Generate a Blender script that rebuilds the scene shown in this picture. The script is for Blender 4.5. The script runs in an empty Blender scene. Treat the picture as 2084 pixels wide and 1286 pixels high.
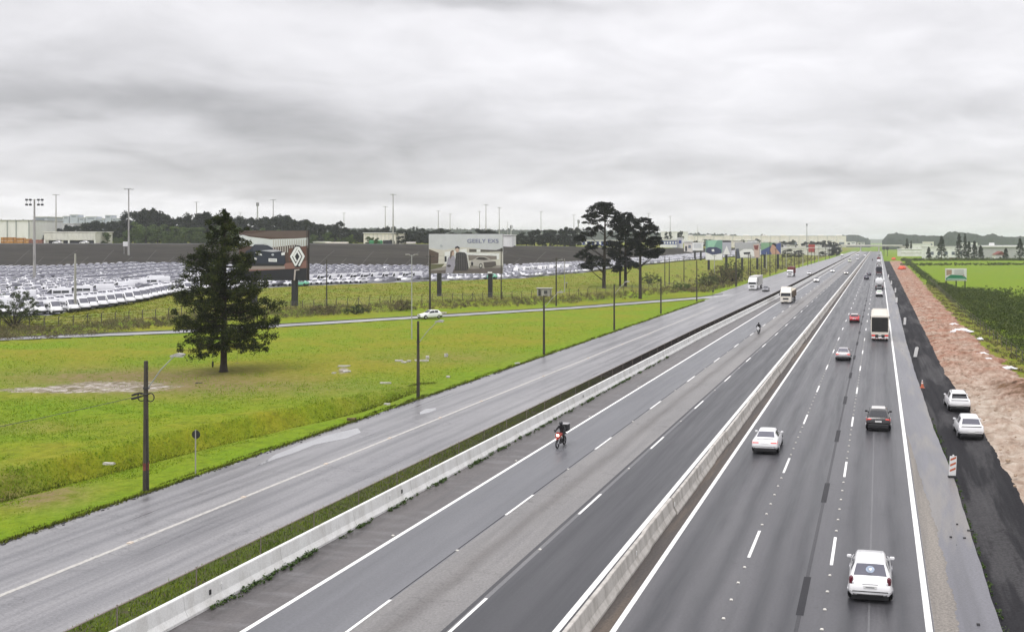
import bpy, bmesh, math, random
import numpy as np
from mathutils import Vector, Matrix, noise

# ------------------------------------------------------------------ camera, world, sun, exposure
SC = bpy.context.scene
COL = SC.collection
H = 14.4                                   # camera height above the road (m)
FPX, CX, CY = 1950.0, 1400.0, 490.0        # focal length and principal point in photo pixels
TH = math.atan((1789 - CX) / FPX)          # heading of the road to the right of the view axis
S_, C_ = math.sin(TH), math.cos(TH)
cam = bpy.data.cameras.new('camera')
co = bpy.data.objects.new('camera', cam)
COL.objects.link(co)
co.location = (0, 0, H)
co.rotation_euler = (math.radians(90), 0, TH)
cam.sensor_width = 36
cam.lens = 36 * FPX / 2084
cam.shift_x = (1042 - CX) / 2084
cam.shift_y = -(643 - CY) / 2084
cam.clip_start = 0.5
cam.clip_end = 30000
SC.camera = co
SC.view_settings.view_transform = 'Standard'
SC.view_settings.look = 'None'
SC.view_settings.exposure = 0.50
SC.view_settings.gamma = 1.0
SC.view_settings.use_curve_mapping = False
SC.cycles.max_bounces = 5
SC.cycles.diffuse_bounces = 3
SC.cycles.glossy_bounces = 2
SC.cycles.transparent_max_bounces = 8
SC.cycles.volume_bounces = 2

world = bpy.data.worlds.new('World')
SC.world = world
world.use_nodes = True
SUN_EL, SUN_AZ = math.radians(62), math.radians(205)


def build_world():
    nt = world.node_tree
    N, L = nt.nodes, nt.links
    N.clear()
    out = N.new('ShaderNodeOutputWorld')
    bg = N.new('ShaderNodeBackground')
    L.new(bg.outputs[0], out.inputs[0])
    sky = N.new('ShaderNodeTexSky')
    sky.sky_type = 'NISHITA'
    sky.sun_disc = False
    sky.sun_elevation = SUN_EL
    sky.sun_rotation = SUN_AZ
    tc = N.new('ShaderNodeTexCoord')
    D = tc.outputs['Generated']

    def M(op, a, b=None, c=None, clamp=False):
        n = N.new('ShaderNodeMath')
        n.operation = op
        n.use_clamp = clamp
        for i, v in enumerate((a, b, c)):
            if v is None:
                continue
            if isinstance(v, (int, float)):
                n.inputs[i].default_value = v
            else:
                L.new(v, n.inputs[i])
        return n.outputs[0]

    def dot(v):
        n = N.new('ShaderNodeVectorMath')
        n.operation = 'DOT_PRODUCT'
        L.new(D, n.inputs[0])
        n.inputs[1].default_value = v
        return n.outputs['Value']
    f = dot((-S_, C_, 0))
    r = dot((C_, S_, 0))
    z = dot((0, 0, 1))
    zc = M('MAXIMUM', z, 0.0)
    # cloud deck: project the direction on a plane overhead
    den = M('ADD', zc, 0.20)
    comb = N.new('ShaderNodeCombineXYZ')
    L.new(M('DIVIDE', r, den), comb.inputs[0])
    L.new(M('DIVIDE', f, den), comb.inputs[1])

    def nz(scale, detail, rough, off, dist=0.0, stretch=(1, 1, 1)):
        mp = N.new('ShaderNodeMapping')
        mp.inputs['Location'].default_value = off
        mp.inputs['Scale'].default_value = stretch
        L.new(comb.outputs[0], mp.inputs[0])
        n = N.new('ShaderNodeTexNoise')
        n.inputs['Scale'].default_value = scale
        n.inputs['Detail'].default_value = detail
        n.inputs['Roughness'].default_value = rough
        n.inputs['Distortion'].default_value = dist
        L.new(mp.outputs[0], n.inputs[0])
        return M('SUBTRACT', n.outputs[0], 0.5)
    n1 = nz(0.55, 3, 0.5, (3.1, 1.7, 0), 0.3, (1.0, 0.6, 1))
    n2 = nz(2.6, 5, 0.52, (7.7, 2.2, 0), 0.7, (1.0, 1.0, 1))
    warp = M('MULTIPLY', nz(1.1, 4, 0.6, (1.3, 9.4, 0), 0.2), 0.16)
    warp2 = M('MULTIPLY', nz(1.3, 4, 0.6, (5.3, 4.4, 0), 0.2), 0.09)
    rr, zz = M('ADD', r, warp), M('ADD', z, warp2)

    def blob(px, py, sx, sy, amp):
        # a soft bank of thicker or thinner cloud in a given direction
        a = (px - CX) / FPX
        e = (CY - py) / FPX
        k = 1 / math.sqrt(1 + a * a + e * e)
        dx = M('MULTIPLY', M('SUBTRACT', rr, a * k), FPX / sx)
        dz = M('MULTIPLY', M('SUBTRACT', zz, e * k), FPX / sy)
        s = M('ADD', M('MULTIPLY', dx, dx), M('MULTIPLY', dz, dz))
        return M('MULTIPLY', M('EXPONENT', M('MULTIPLY', s, -1.0)), amp)
    v = M('ADD', 0.600, M('MULTIPLY', n1, 0.24))
    v = M('ADD', v, M('MULTIPLY', n2, 0.30))
    v = M('ADD', v, M('MULTIPLY', nz(6.5, 5, 0.55, (2.7, 8.2, 0), 0.3, (1.0, 1.0, 1)), 0.10))
    for b in ((60, 205, 260, 70, -0.15), (430, 225, 260, 45, -0.10), (800, 285, 330, 60, -0.17), (560, 345, 280, 42, -0.13),
              (620, 395, 260, 22, -0.13), (960, 4, 240, 24, -0.20), (200, 275, 230, 24, 0.10), (1020, 130, 260, 70, 0.03),
              (1450, 110, 420, 90, 0.06), (1820, 362, 240, 30, -0.14), (1960, 222, 150, 34, -0.11), (1420, 345, 260, 30, -0.08),
              (200, 415, 420, 28, 0.16), (1500, 445, 700, 26, 0.08), (1050, 405, 120, 16, 0.06), (300, 60, 420, 60, 0.03), (1850, 80, 300, 60, -0.02),
              (1180, 250, 160, 40, -0.06)):
        v = M('ADD', v, blob(*b))
    # an overcast dome is brighter overhead than at the horizon
    v = M('MULTIPLY', M('MAXIMUM', v, 0.33), M('ADD', 1.0, M('MULTIPLY', M('MULTIPLY', zc, zc), 1.3)))
    col = N.new('ShaderNodeCombineColor')
    L.new(M('MULTIPLY', v, 0.985), col.inputs[0])
    L.new(M('MULTIPLY', v, 0.970), col.inputs[1])
    L.new(M('MULTIPLY', v, 1.0), col.inputs[2])
    sk = N.new('ShaderNodeMix')
    sk.data_type = 'RGBA'
    sk.blend_type = 'MULTIPLY'
    sk.inputs['Factor'].default_value = 1.0
    L.new(sky.outputs[0], sk.inputs[6])
    sk.inputs[7].default_value = (0.1, 0.1, 0.1, 1)
    mx = N.new('ShaderNodeMix')
    mx.data_type = 'RGBA'
    mx.inputs['Factor'].default_value = 0.95
    L.new(sk.outputs[2], mx.inputs[6])
    L.new(col.outputs[0], mx.inputs[7])
    L.new(mx.outputs[2], bg.inputs[0])
    bg.inputs[1].default_value = 1.0


build_world()
sl = bpy.data.lights.new('sun', 'SUN')
sl.energy = 1.1
sl.angle = math.radians(25)
sl.color = (1.0, 0.97, 0.93)
so = bpy.data.objects.new('sun', sl)
COL.objects.link(so)
so.location = (0, 0, 200)
_d = Vector((math.sin(SUN_AZ) * math.cos(SUN_EL), math.cos(SUN_AZ) * math.cos(SUN_EL), math.sin(SUN_EL)))
so.rotation_euler = (-_d).to_track_quat('-Z', 'Y').to_euler()

RNG = random.Random(11)
NPR = np.random.default_rng(5)


# ------------------------------------------------------------------ helpers
def G(px, py, z=0.0):
    """the point at height z that the photograph shows at (px, py)"""
    zc = FPX * (H - z) / (py - CY)
    r = (px - CX) / FPX * zc
    return (-S_ * zc + C_ * r, C_ * zc + S_ * r, z)


def AT(px, zc, z=0.0):
    """the point at depth zc in the direction of photo column px"""
    r = (px - CX) / FPX * zc
    return (-S_ * zc + C_ * r, C_ * zc + S_ * r, z)


def depth(x, y):
    return -S_ * x + C_ * y


def PX(x, y, z=0.0):
    zc = depth(x, y)
    return CX + FPX * (C_ * x + S_ * y) / zc, CY + FPX * (H - z) / zc


def tag(o, label=None, cat=None, group=None, kind=None):
    if label:
        o['label'] = label
    if cat:
        o['category'] = cat
    if group:
        o['group'] = group
    if kind:
        o['kind'] = kind
    return o


def empty(name, loc=(0, 0, 0), rz=0.0, label=None, cat=None, group=None):
    o = bpy.data.objects.new(name, None)
    o.empty_display_size = 0.3
    COL.objects.link(o)
    o.location = loc
    o.rotation_euler = (0, 0, rz)
    return tag(o, label, cat, group)


def kids(o):
    return CH.get(o.name, [])


CH = {}


def link_child(c, p):
    if p is not None:
        c.parent = p
        CH.setdefault(p.name, []).append(c)


def copy_tree(o, parent=None, mat=None):
    c = o.copy()
    COL.objects.link(c)
    if parent is not None:
        c.parent = parent
        CH.setdefault(parent.name, []).append(c)
    for ch in list(kids(o)):
        copy_tree(ch, c)
    return c


def place(o, loc, rz, label=None, group=None, cat=None):
    o.location = loc
    o.rotation_euler = (0, 0, rz)
    return tag(o, label, cat, group)


class MB:
    """collects shapes into one mesh"""

    def __init__(self):
        self.v, self.f, self.m = [], [], []

    def add(self, vs, fs, mi=0):
        b = len(self.v)
        self.v.extend(vs)
        self.f.extend([tuple(i + b for i in f) for f in fs])
        self.m.extend([mi] * len(fs))
        return self

    def box(self, x0, x1, y0, y1, z0, z1, mi=0):
        vs = [(x0, y0, z0), (x1, y0, z0), (x1, y1, z0), (x0, y1, z0), (x0, y0, z1), (x1, y0, z1), (x1, y1, z1), (x0, y1, z1)]
        return self.add(vs, [(0, 3, 2, 1), (4, 5, 6, 7), (0, 1, 5, 4), (1, 2, 6, 5), (2, 3, 7, 6), (3, 0, 4, 7)], mi)

    def bbox(self, c, s, b=0.02, mi=0):
        """box with bevelled edges"""
        bm = bmesh.new()
        bmesh.ops.create_cube(bm, size=1)
        bmesh.ops.scale(bm, vec=s, verts=bm.verts)
        bmesh.ops.bevel(bm, geom=bm.edges[:], offset=b, segments=1, affect='EDGES', profile=0.5)
        bmesh.ops.translate(bm, vec=c, verts=bm.verts)
        bm.verts.index_update()
        self.add([tuple(v.co) for v in bm.verts], [tuple(v.index for v in f.verts) for f in bm.faces], mi)
        bm.free()
        return self

    def prism(self, prof, y0, y1, mi=0, axis='y'):
        """profile in x,z pulled along y (or in y,z along x)"""
        n = len(prof)
        if axis == 'y':
            vs = [(a, y0, b) for a, b in prof] + [(a, y1, b) for a, b in prof]
        else:
            vs = [(y0, a, b) for a, b in prof] + [(y1, a, b) for a, b in prof]
        fs = [(i, (i + 1) % n, n + (i + 1) % n, n + i) for i in range(n)]
        fs += [tuple(range(n))[::-1], tuple(range(n, 2 * n))]
        return self.add(vs, fs, mi)

    def tube(self, pts, rad, n=8, mi=0, cap=True):
        pts = [Vector(p) for p in pts]
        if not isinstance(rad, (list, tuple)):
            rad = [rad] * len(pts)
        vs, fs = [], []
        for i, p in enumerate(pts):
            d = (pts[min(i + 1, len(pts) - 1)] - pts[max(i - 1, 0)])
            d = d.normalized() if d.length > 1e-9 else Vector((0, 0, 1))
            a = d.cross(Vector((0, 0, 1)) if abs(d.z) < 0.95 else Vector((0, 1, 0))).normalized()
            b = d.cross(a)
            for k in range(n):
                t = 2 * math.pi * k / n
                vs.append(tuple(p + (a * math.cos(t) + b * math.sin(t)) * rad[i]))
        for i in range(len(pts) - 1):
            for k in range(n):
                fs.append((i * n + k, i * n + (k + 1) % n, (i + 1) * n + (k + 1) % n, (i + 1) * n + k))
        if cap:
            fs.append(tuple(range(n))[::-1])
            fs.append(tuple(range((len(pts) - 1) * n, len(pts) * n)))
        return self.add(vs, fs, mi)

    def cyl(self, c, r, h, n=12, axis='z', mi=0):
        d = {'x': Vector((1, 0, 0)), 'y': Vector((0, 1, 0)), 'z': Vector((0, 0, 1))}[axis]
        c = Vector(c)
        return self.tube([c - d * h / 2, c + d * h / 2], r, n, mi)

    def ring(self, c, R, r, n=16, m=6, axis='x', mi=0):
        vs, fs = [], []
        for i in range(n):
            a = 2 * math.pi * i / n
            for j in range(m):
                b = 2 * math.pi * j / m
                q = (r * math.sin(b), (R + r * math.cos(b)) * math.cos(a), (R + r * math.cos(b)) * math.sin(a))
                if axis == 'y':
                    q = (q[1], q[0], q[2])
                vs.append((c[0] + q[0], c[1] + q[1], c[2] + q[2]))
        for i in range(n):
            for j in range(m):
                fs.append((i * m + j, ((i + 1) % n) * m + j, ((i + 1) % n) * m + (j + 1) % m, i * m + (j + 1) % m))
        return self.add(vs, fs, mi)

    def ball(self, c, r, n=8, m=6, mi=0, s=(1, 1, 1)):
        vs, fs = [], []
        for j in range(m + 1):
            t = math.pi * j / m
            for i in range(n):
                p = 2 * math.pi * i / n
                vs.append((c[0] + r * s[0] * math.sin(t) * math.cos(p), c[1] + r * s[1] * math.sin(t) * math.sin(p), c[2] + r * s[2] * math.cos(t)))
        for j in range(m):
            for i in range(n):
                fs.append((j * n + i, (j + 1) * n + i, (j + 1) * n + (i + 1) % n, j * n + (i + 1) % n))
        return self.add(vs, fs, mi)

    def mesh(self, name, mats, smooth=None):
        me = bpy.data.meshes.new(name)
        me.from_pydata(self.v, [], self.f)
        for m in (mats if isinstance(mats, (list, tuple)) else [mats]):
            me.materials.append(m)
        if any(self.m):
            me.polygons.foreach_set('material_index', self.m)
        if smooth is not None:
            me.polygons.foreach_set('use_smooth', [True] * len(me.polygons))
            me.set_sharp_from_angle(angle=math.radians(smooth))
        me.update()
        return me

    def build(self, name, mats, parent=None, smooth=None, loc=(0, 0, 0), rz=0):
        return obj(name, self.mesh(name, mats, smooth), parent, loc, rz)


def obj(name, me, parent=None, loc=(0, 0, 0), rz=0):
    o = bpy.data.objects.new(name, me)
    COL.objects.link(o)
    o.location = loc
    o.rotation_euler = (0, 0, rz)
    link_child(o, parent)
    return o


def npmesh(name, V, F, mats, mi=None):
    """numpy arrays to a mesh, all faces with the same number of corners"""
    me = bpy.data.meshes.new(name)
    k = F.shape[1]
    me.vertices.add(len(V))
    me.vertices.foreach_set('co', np.asarray(V, np.float32).ravel())
    me.loops.add(F.size)
    me.loops.foreach_set('vertex_index', np.asarray(F, np.int32).ravel())
    me.polygons.add(len(F))
    me.polygons.foreach_set('loop_start', np.arange(0, F.size, k, dtype=np.int32))
    me.polygons.foreach_set('loop_total', np.full(len(F), k, np.int32))
    for m in (mats if isinstance(mats, (list, tuple)) else [mats]):
        me.materials.append(m)
    if mi is not None:
        me.polygons.foreach_set('material_index', np.asarray(mi, np.int32))
    me.update(calc_edges=True)
    return me


# ------------------------------------------------------------------ materials
MATS = {}


def newmat(name):
    m = bpy.data.materials.new(name)
    m.use_nodes = True
    nt = m.node_tree
    return m, nt, nt.nodes, nt.links, nt.nodes['Principled BSDF']


def ramp(N, L, fac, stops):
    r = N.new('ShaderNodeValToRGB')
    e = r.color_ramp.elements
    while len(e) < len(stops):
        e.new(0.5)
    for i, (p, c) in enumerate(stops):
        e[i].position = p
        e[i].color = (*c, 1) if len(c) == 3 else c
    L.new(fac, r.inputs[0])
    return r.outputs[0]


def noise_node(N, L, vec, scale, detail=4, rough=0.55, dist=0.0, stretch=None, off=(0, 0, 0)):
    if stretch or off != (0, 0, 0):
        mp = N.new('ShaderNodeMapping')
        mp.inputs['Scale'].default_value = stretch or (1, 1, 1)
        mp.inputs['Location'].default_value = off
        L.new(vec, mp.inputs[0])
        vec = mp.outputs[0]
    n = N.new('ShaderNodeTexNoise')
    n.inputs['Scale'].default_value = scale
    n.inputs['Detail'].default_value = detail
    n.inputs['Roughness'].default_value = rough
    n.inputs['Distortion'].default_value = dist
    L.new(vec, n.inputs[0])
    return n.outputs[0]


def mixc(N, L, fac, a, b, mode='MIX'):
    n = N.new('ShaderNodeMix')
    n.data_type = 'RGBA'
    n.blend_type = mode
    for i, v in ((0, fac), (6, a), (7, b)):
        if isinstance(v, (int, float)):
            n.inputs[i].default_value = v
        elif isinstance(v, (tuple, list)):
            n.inputs[i].default_value = (*v, 1) if len(v) == 3 else v
        else:
            L.new(v, n.inputs[i])
    return n.outputs[2]


def mathn(N, L, op, a, b=None, clamp=False):
    n = N.new('ShaderNodeMath')
    n.operation = op
    n.use_clamp = clamp
    for i, v in enumerate((a, b)):
        if v is None:
            continue
        if isinstance(v, (int, float)):
            n.inputs[i].default_value = v
        else:
            L.new(v, n.inputs[i])
    return n.outputs[0]


def simple(name, col, rough=0.6, metal=0.0, var=0.12, scale=3.0, coat=0.0, spec=None, emit=None, estr=1.0):
    if name in MATS:
        return MATS[name]
    m, nt, N, L, P = newmat(name)
    tc = N.new('ShaderNodeTexCoord')
    n = noise_node(N, L, tc.outputs['Object'], scale, 4)
    c = ramp(N, L, n, [(0.25, tuple(x * (1 - var) for x in col)), (0.75, tuple(min(1, x * (1 + var)) for x in col))])
    L.new(c, P.inputs['Base Color'])
    P.inputs['Roughness'].default_value = rough
    P.inputs['Metallic'].default_value = metal
    P.inputs['Coat Weight'].default_value = coat
    P.inputs['Coat Roughness'].default_value = 0.08
    if spec is not None:
        P.inputs['Specular IOR Level'].default_value = spec
    if emit:
        P.inputs['Emission Color'].default_value = (*emit, 1)
        P.inputs['Emission Strength'].default_value = estr
    MATS[name] = m
    return m


def asphalt(name, base, dark, tracks=(), track_w=0.5, track_col=None, track_amt=0.6, rough=0.42, patch=None, grain=0.25, cross=None, crack=0.0, spec=0.5):
    """paving: grain, long smears in the direction of travel, wheel paths at given X"""
    m, nt, N, L, P = newmat(name)
    g = N.new('ShaderNodeNewGeometry')
    pos = g.outputs['Position']
    fine = noise_node(N, L, pos, 9.0, 5, 0.7)
    broad = noise_node(N, L, pos, 0.35, 4, 0.6, 0.0, (1.0, 0.12, 1))
    smear = noise_node(N, L, pos, 1.6, 5, 0.62, 0.2, (1.0, 0.035, 1), (3, 7, 0))
    c = ramp(N, L, smear, [(0.28, dark), (0.52, base), (0.8, tuple(min(1, x * 1.18) for x in base))])
    c2 = ramp(N, L, broad, [(0.3, (0.78, 0.78, 0.80)), (0.7, (1.12, 1.11, 1.10))])
    c = mixc(N, L, 1.0, c, c2, 'MULTIPLY')
    if tracks:
        sp = N.new('ShaderNodeSeparateXYZ')
        L.new(pos, sp.inputs[0])
        wob = mathn(N, L, 'MULTIPLY', mathn(N, L, 'SUBTRACT', noise_node(N, L, pos, 0.6, 3, 0.6, 0, (0.3, 0.25, 1)), 0.5), 0.7)
        x = mathn(N, L, 'ADD', sp.outputs[0], wob)
        tot = None
        for tx in tracks:
            d = mathn(N, L, 'DIVIDE', mathn(N, L, 'SUBTRACT', x, tx), track_w)
            e = mathn(N, L, 'EXPONENT', mathn(N, L, 'MULTIPLY', mathn(N, L, 'MULTIPLY', d, d), -1.0))
            tot = e if tot is None else mathn(N, L, 'ADD', tot, e)
        br = mathn(N, L, 'MULTIPLY', noise_node(N, L, pos, 0.8, 4, 0.65, 0, (1, 0.06, 1), (9, 2, 0)), 1.6)
        fac = mathn(N, L, 'MULTIPLY', mathn(N, L, 'MULTIPLY', tot, br, True), track_amt)
        c = mixc(N, L, fac, c, track_col or dark)
    if cross:
        # transverse tar streaks and repairs
        cr = noise_node(N, L, pos, 1.0, 4, 0.6, 0.3, (0.35, 1.3, 1), (4, 1, 0))
        k = ramp(N, L, cr, [(0.52, (0, 0, 0)), (0.68, (1, 1, 1))])
        c = mixc(N, L, mathn(N, L, 'MULTIPLY', k, 0.38), c, cross)
    if patch:
        pn = noise_node(N, L, pos, 0.5, 5, 0.6, 0.4, (1, 0.1, 1), (1, 4, 0))
        k = ramp(N, L, pn, [(0.5, (0, 0, 0)), (0.58, (1, 1, 1))])
        c = mixc(N, L, mathn(N, L, 'MULTIPLY', k, 0.75), c, patch)
    if crack:
        cn = noise_node(N, L, pos, 0.55, 7, 0.62, 0.5, (0.55, 1.0, 1), (2, 8, 0))
        ck = ramp(N, L, cn, [(0.488, (0, 0, 0)), (0.5, (1, 1, 1)), (0.512, (0, 0, 0))])
        gate = ramp(N, L, noise_node(N, L, pos, 0.12, 3, 0.6), [(0.45, (0, 0, 0)), (0.6, (1, 1, 1))])
        c = mixc(N, L, mathn(N, L, 'MULTIPLY', mathn(N, L, 'MULTIPLY', ck, gate), crack), c, tuple(x * 0.45 for x in dark))
    gc = ramp(N, L, fine, [(0.3, (1 - grain,) * 3), (0.7, (1 + grain,) * 3)])
    c = mixc(N, L, 1.0, c, gc, 'MULTIPLY')
    L.new(c, P.inputs['Base Color'])
    P.inputs['Specular IOR Level'].default_value = spec
    rr = ramp(N, L, smear, [(0.3, (rough * 0.75,) * 3), (0.7, (min(1, rough * 1.25),) * 3)])
    L.new(rr, P.inputs['Roughness'])
    b = N.new('ShaderNodeBump')
    b.inputs['Strength'].default_value = 0.25
    b.inputs['Distance'].default_value = 0.01
    L.new(noise_node(N, L, pos, 40, 3), b.inputs['Height'])
    L.new(b.outputs[0], P.inputs['Normal'])
    MATS[name] = m
    return m


def paint_mat(name, col, wear=0.25):
    """road paint with worn spots"""
    m, nt, N, L, P = newmat(name)
    g = N.new('ShaderNodeNewGeometry')
    n = noise_node(N, L, g.outputs['Position'], 5.0, 6, 0.7, 0, (1.5, 0.5, 1))
    c = ramp(N, L, n, [(0.3, tuple(x * (1 - wear) * 0.8 for x in col)), (0.5, col)])
    L.new(c, P.inputs['Base Color'])
    P.inputs['Roughness'].default_value = 0.55
    MATS[name] = m
    return m


def concrete(name, base, stain, scale=1.2):
    m, nt, N, L, P = newmat(name)
    g = N.new('ShaderNodeNewGeometry')
    pos = g.outputs['Position']
    st = noise_node(N, L, pos, scale, 5, 0.65, 0.2, (1, 1.2, 0.25))
    fi = noise_node(N, L, pos, 14, 4, 0.6)
    c = ramp(N, L, st, [(0.3, stain), (0.55, base), (0.8, tuple(min(1, x * 1.1) for x in base))])
    c = mixc(N, L, 1.0, c, ramp(N, L, fi, [(0.3, (0.88,) * 3), (0.7, (1.08,) * 3)]), 'MULTIPLY')
    L.new(c, P.inputs['Base Color'])
    P.inputs['Roughness'].default_value = 0.85
    MATS[name] = m
    return m


def leafmat(name, cols, rough=0.6, trans=0.0, scale=0.6):
    """foliage: each leaf or clump takes its own tone by where it grows"""
    m, nt, N, L, P = newmat(name)
    g = N.new('ShaderNodeNewGeometry')
    n = noise_node(N, L, g.outputs['Position'], scale, 5, 0.7)
    rnd = g.outputs['Random Per Island']
    f = mathn(N, L, 'ADD', mathn(N, L, 'MULTIPLY', n, 0.75), mathn(N, L, 'MULTIPLY', rnd, 0.3))
    k = len(cols)
    c = ramp(N, L, f, [(0.28 + 0.5 * i / max(1, k - 1), col) for i, col in enumerate(cols)])
    L.new(c, P.inputs['Base Color'])
    P.inputs['Roughness'].default_value = rough
    P.inputs['Specular IOR Level'].default_value = 0.25
    MATS[name] = m
    return m


GLASS = simple('dark_glass', (0.018, 0.02, 0.025), 0.06, 0, 0.1, 1.0, 0.0, 0.7)
GLASS2 = simple('tinted_glass', (0.09, 0.09, 0.12), 0.08, 0, 0.2, 1.0, 0.0, 0.8)
WHITEP = simple('white_car_paint', (0.80, 0.80, 0.81), 0.28, 0, 0.02, 1.0, 0.6)
IVORY = simple('ivory_truck_paint', (0.72, 0.68, 0.60), 0.4, 0, 0.06, 1.0, 0.2)
BLACKP = simple('black_car_paint', (0.012, 0.010, 0.011), 0.22, 0, 0.1, 1.0, 0.8)
SILVERP = simple('silver_car_paint', (0.42, 0.40, 0.41), 0.3, 0.35, 0.05, 1.0, 0.6)
REDP = simple('red_car_paint', (0.42, 0.008, 0.02), 0.28, 0, 0.08, 1.0, 0.6)
BLUEP = simple('navy_car_paint', (0.02, 0.025, 0.06), 0.25, 0, 0.1, 1.0, 0.7)
GREYP = simple('grey_car_paint', (0.16, 0.16, 0.18), 0.3, 0.2, 0.08, 1.0, 0.5)
RUBBER = simple('rubber', (0.012, 0.012, 0.013), 0.8, 0, 0.2, 8)
PLASTIC = simple('black_plastic', (0.018, 0.018, 0.02), 0.6, 0, 0.2, 6)
RIM = simple('alloy', (0.35, 0.35, 0.37), 0.35, 0.7, 0.1, 6)
PLATE = simple('plate_white', (0.75, 0.75, 0.74), 0.4, 0, 0.05, 20)
REDL = simple('red_lens', (0.32, 0.006, 0.012), 0.2, 0, 0.25, 12, 0.4)
REDD = simple('dark_red_lens', (0.10, 0.004, 0.016), 0.2, 0, 0.25, 12, 0.4)
REDON = simple('red_lens_lit', (0.5, 0.02, 0.02), 0.25, 0, 0.2, 12, 0.2, None, (1.0, 0.12, 0.08), 0.35)
CLEARL = simple('clear_lens', (0.75, 0.75, 0.78), 0.12, 0, 0.15, 12, 0.5)
LAMPON = simple('lit_headlamp', (0.9, 0.9, 0.85), 0.2, 0, 0.02, 4, 0, None, (1.0, 0.93, 0.78), 3.0)
CHROME = simple('chrome', (0.6, 0.6, 0.62), 0.15, 1.0, 0.03, 6)
STEEL = simple('galvanised_steel', (0.45, 0.46, 0.46), 0.5, 0.5, 0.12, 2)
DARKST = simple('dark_steel', (0.05, 0.05, 0.052), 0.6, 0.4, 0.2, 2)
POLEC = concrete('pole_concrete', (0.060, 0.052, 0.038), (0.018, 0.015, 0.012), 1.5)
POLEL = concrete('pale_concrete', (0.40, 0.39, 0.37), (0.26, 0.25, 0.23), 1.0)
BARC = concrete('barrier_concrete', (0.50, 0.475, 0.44), (0.30, 0.28, 0.25), 1.5)
BARW = concrete('whitewashed_concrete', (0.74, 0.74, 0.72), (0.58, 0.57, 0.54), 1.0)
LINE = paint_mat('white_road_paint', (0.82, 0.82, 0.80), 0.15)
LINEW = paint_mat('worn_white_paint', (0.50, 0.50, 0.50), 0.5)
LINEY = paint_mat('worn_yellow_paint', (0.46, 0.445, 0.415), 0.5)
BARK = simple('bark', (0.035, 0.026, 0.02), 0.9, 0, 0.4, 4)

# ------------------------------------------------------------------ terrain
# depth/height profiles of the land on the left: ramp verge, bank, car lot, paved slope, plateau
PROF = [
    (-900, [(140, 0), (166, .2), (360, 5), (480, 12.7), (720, 13.6), (3000, 13.6)]),
    (100, [(160, 0), (179, .3), (360, 5), (480, 12.7), (720, 13.6), (3000, 13.6)]),
    (250, [(172, 0), (204, .7), (360, 5), (480, 12.7), (720, 13.6), (3000, 13.6)]),
    (330, [(180, 0), (228, 1.2), (360, 5), (480, 12.7), (720, 13.6), (3000, 13.6)]),
    (400, [(186, 0), (240, 1.6), (360, 5), (480, 12.7), (720, 13.6), (3000, 13.4)]),
    (640, [(206, 0), (258, 2.2), (352, 4.6), (480, 12.7), (720, 13.2), (3000, 13)]),
    (870, [(228, 0), (280, 2.4), (352, 4.2), (495, 12.2), (720, 13), (3000, 13)]),
    (1060, [(240, 0), (300, 2.5), (372, 4.3), (530, 11.2), (740, 12.6), (3000, 13)]),
    (1200, [(256, 0), (350, 2.8), (415, 4.2), (590, 10.2), (800, 12), (3000, 12)]),
    (1340, [(285, 0), (470, 3.0), (530, 4.4), (700, 8.8), (1000, 11), (3000, 11)]),
    (1480, [(335, 0), (640, 3.2), (760, 5), (900, 7.5), (1200, 9), (3000, 9)]),
    (1560, [(390, 0), (800, 2.5), (1000, 5), (1200, 6.5), (1500, 8), (3000, 8)]),
    (1640, [(520, 0), (1100, 1.5), (1400, 3), (1600, 4), (2000, 5), (3000, 5)]),
    (1700, [(700, 0), (1400, 0), (1800, 0), (2000, 0), (2400, 0), (3000, 0)]),
]


def prof_at(px):
    px = max(PROF[0][0], min(PROF[-1][0], px))
    for (a, pa), (b, pb) in zip(PROF, PROF[1:]):
        if a <= px <= b:
            t = (px - a) / (b - a)
            return [((1 - t) * p[0] + t * q[0], (1 - t) * p[1] + t * q[1]) for p, q in zip(pa, pb)]


def hz(px, zc):
    """smooth height of the land on the left at column px, depth zc"""
    if px >= 1700:
        return 0.0
    pr = prof_at(px)
    if zc <= pr[0][0]:
        return 0.0
    for (z0, h0), (z1, h1) in zip(pr, pr[1:]):
        if zc <= z1:
            return h0 + (h1 - h0) * (zc - z0) / (z1 - z0)
    return pr[-1][1]


def land(x, y):
    zc = depth(x, y)
    if zc < 20:
        return 0.0
    return hz(PX(x, y)[0], zc)


DITCH = [(-51.5, 25), (-50.5, 47), (-48.6, 62), (-45.6, 76), (-43.6, 86)]
RAMP = [(-163.3, 62.5), (-128.5, 116), (-108.8, 132.6), (-84.6, 167.5), (-64, 197), (-42.5, 240), (-38.6, 254)]  # middle of the ramp road


def seg_d(px, py, poly):
    """distance to a polyline and the parameter of the near point (numpy)"""
    best = np.full(px.shape, 1e9)
    side = np.zeros(px.shape)
    for (ax, ay), (bx, by) in zip(poly, poly[1:]):
        dx, dy = bx - ax, by - ay
        l2 = dx * dx + dy * dy
        t = np.clip(((px - ax) * dx + (py - ay) * dy) / l2, 0, 1)
        qx, qy = px - (ax + t * dx), py - (ay + t * dy)
        d = np.hypot(qx, qy)
        s = (dx * qy - dy * qx)
        side = np.where(d < best, np.sign(s), side)
        best = np.minimum(best, d)
    return best, side


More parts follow.
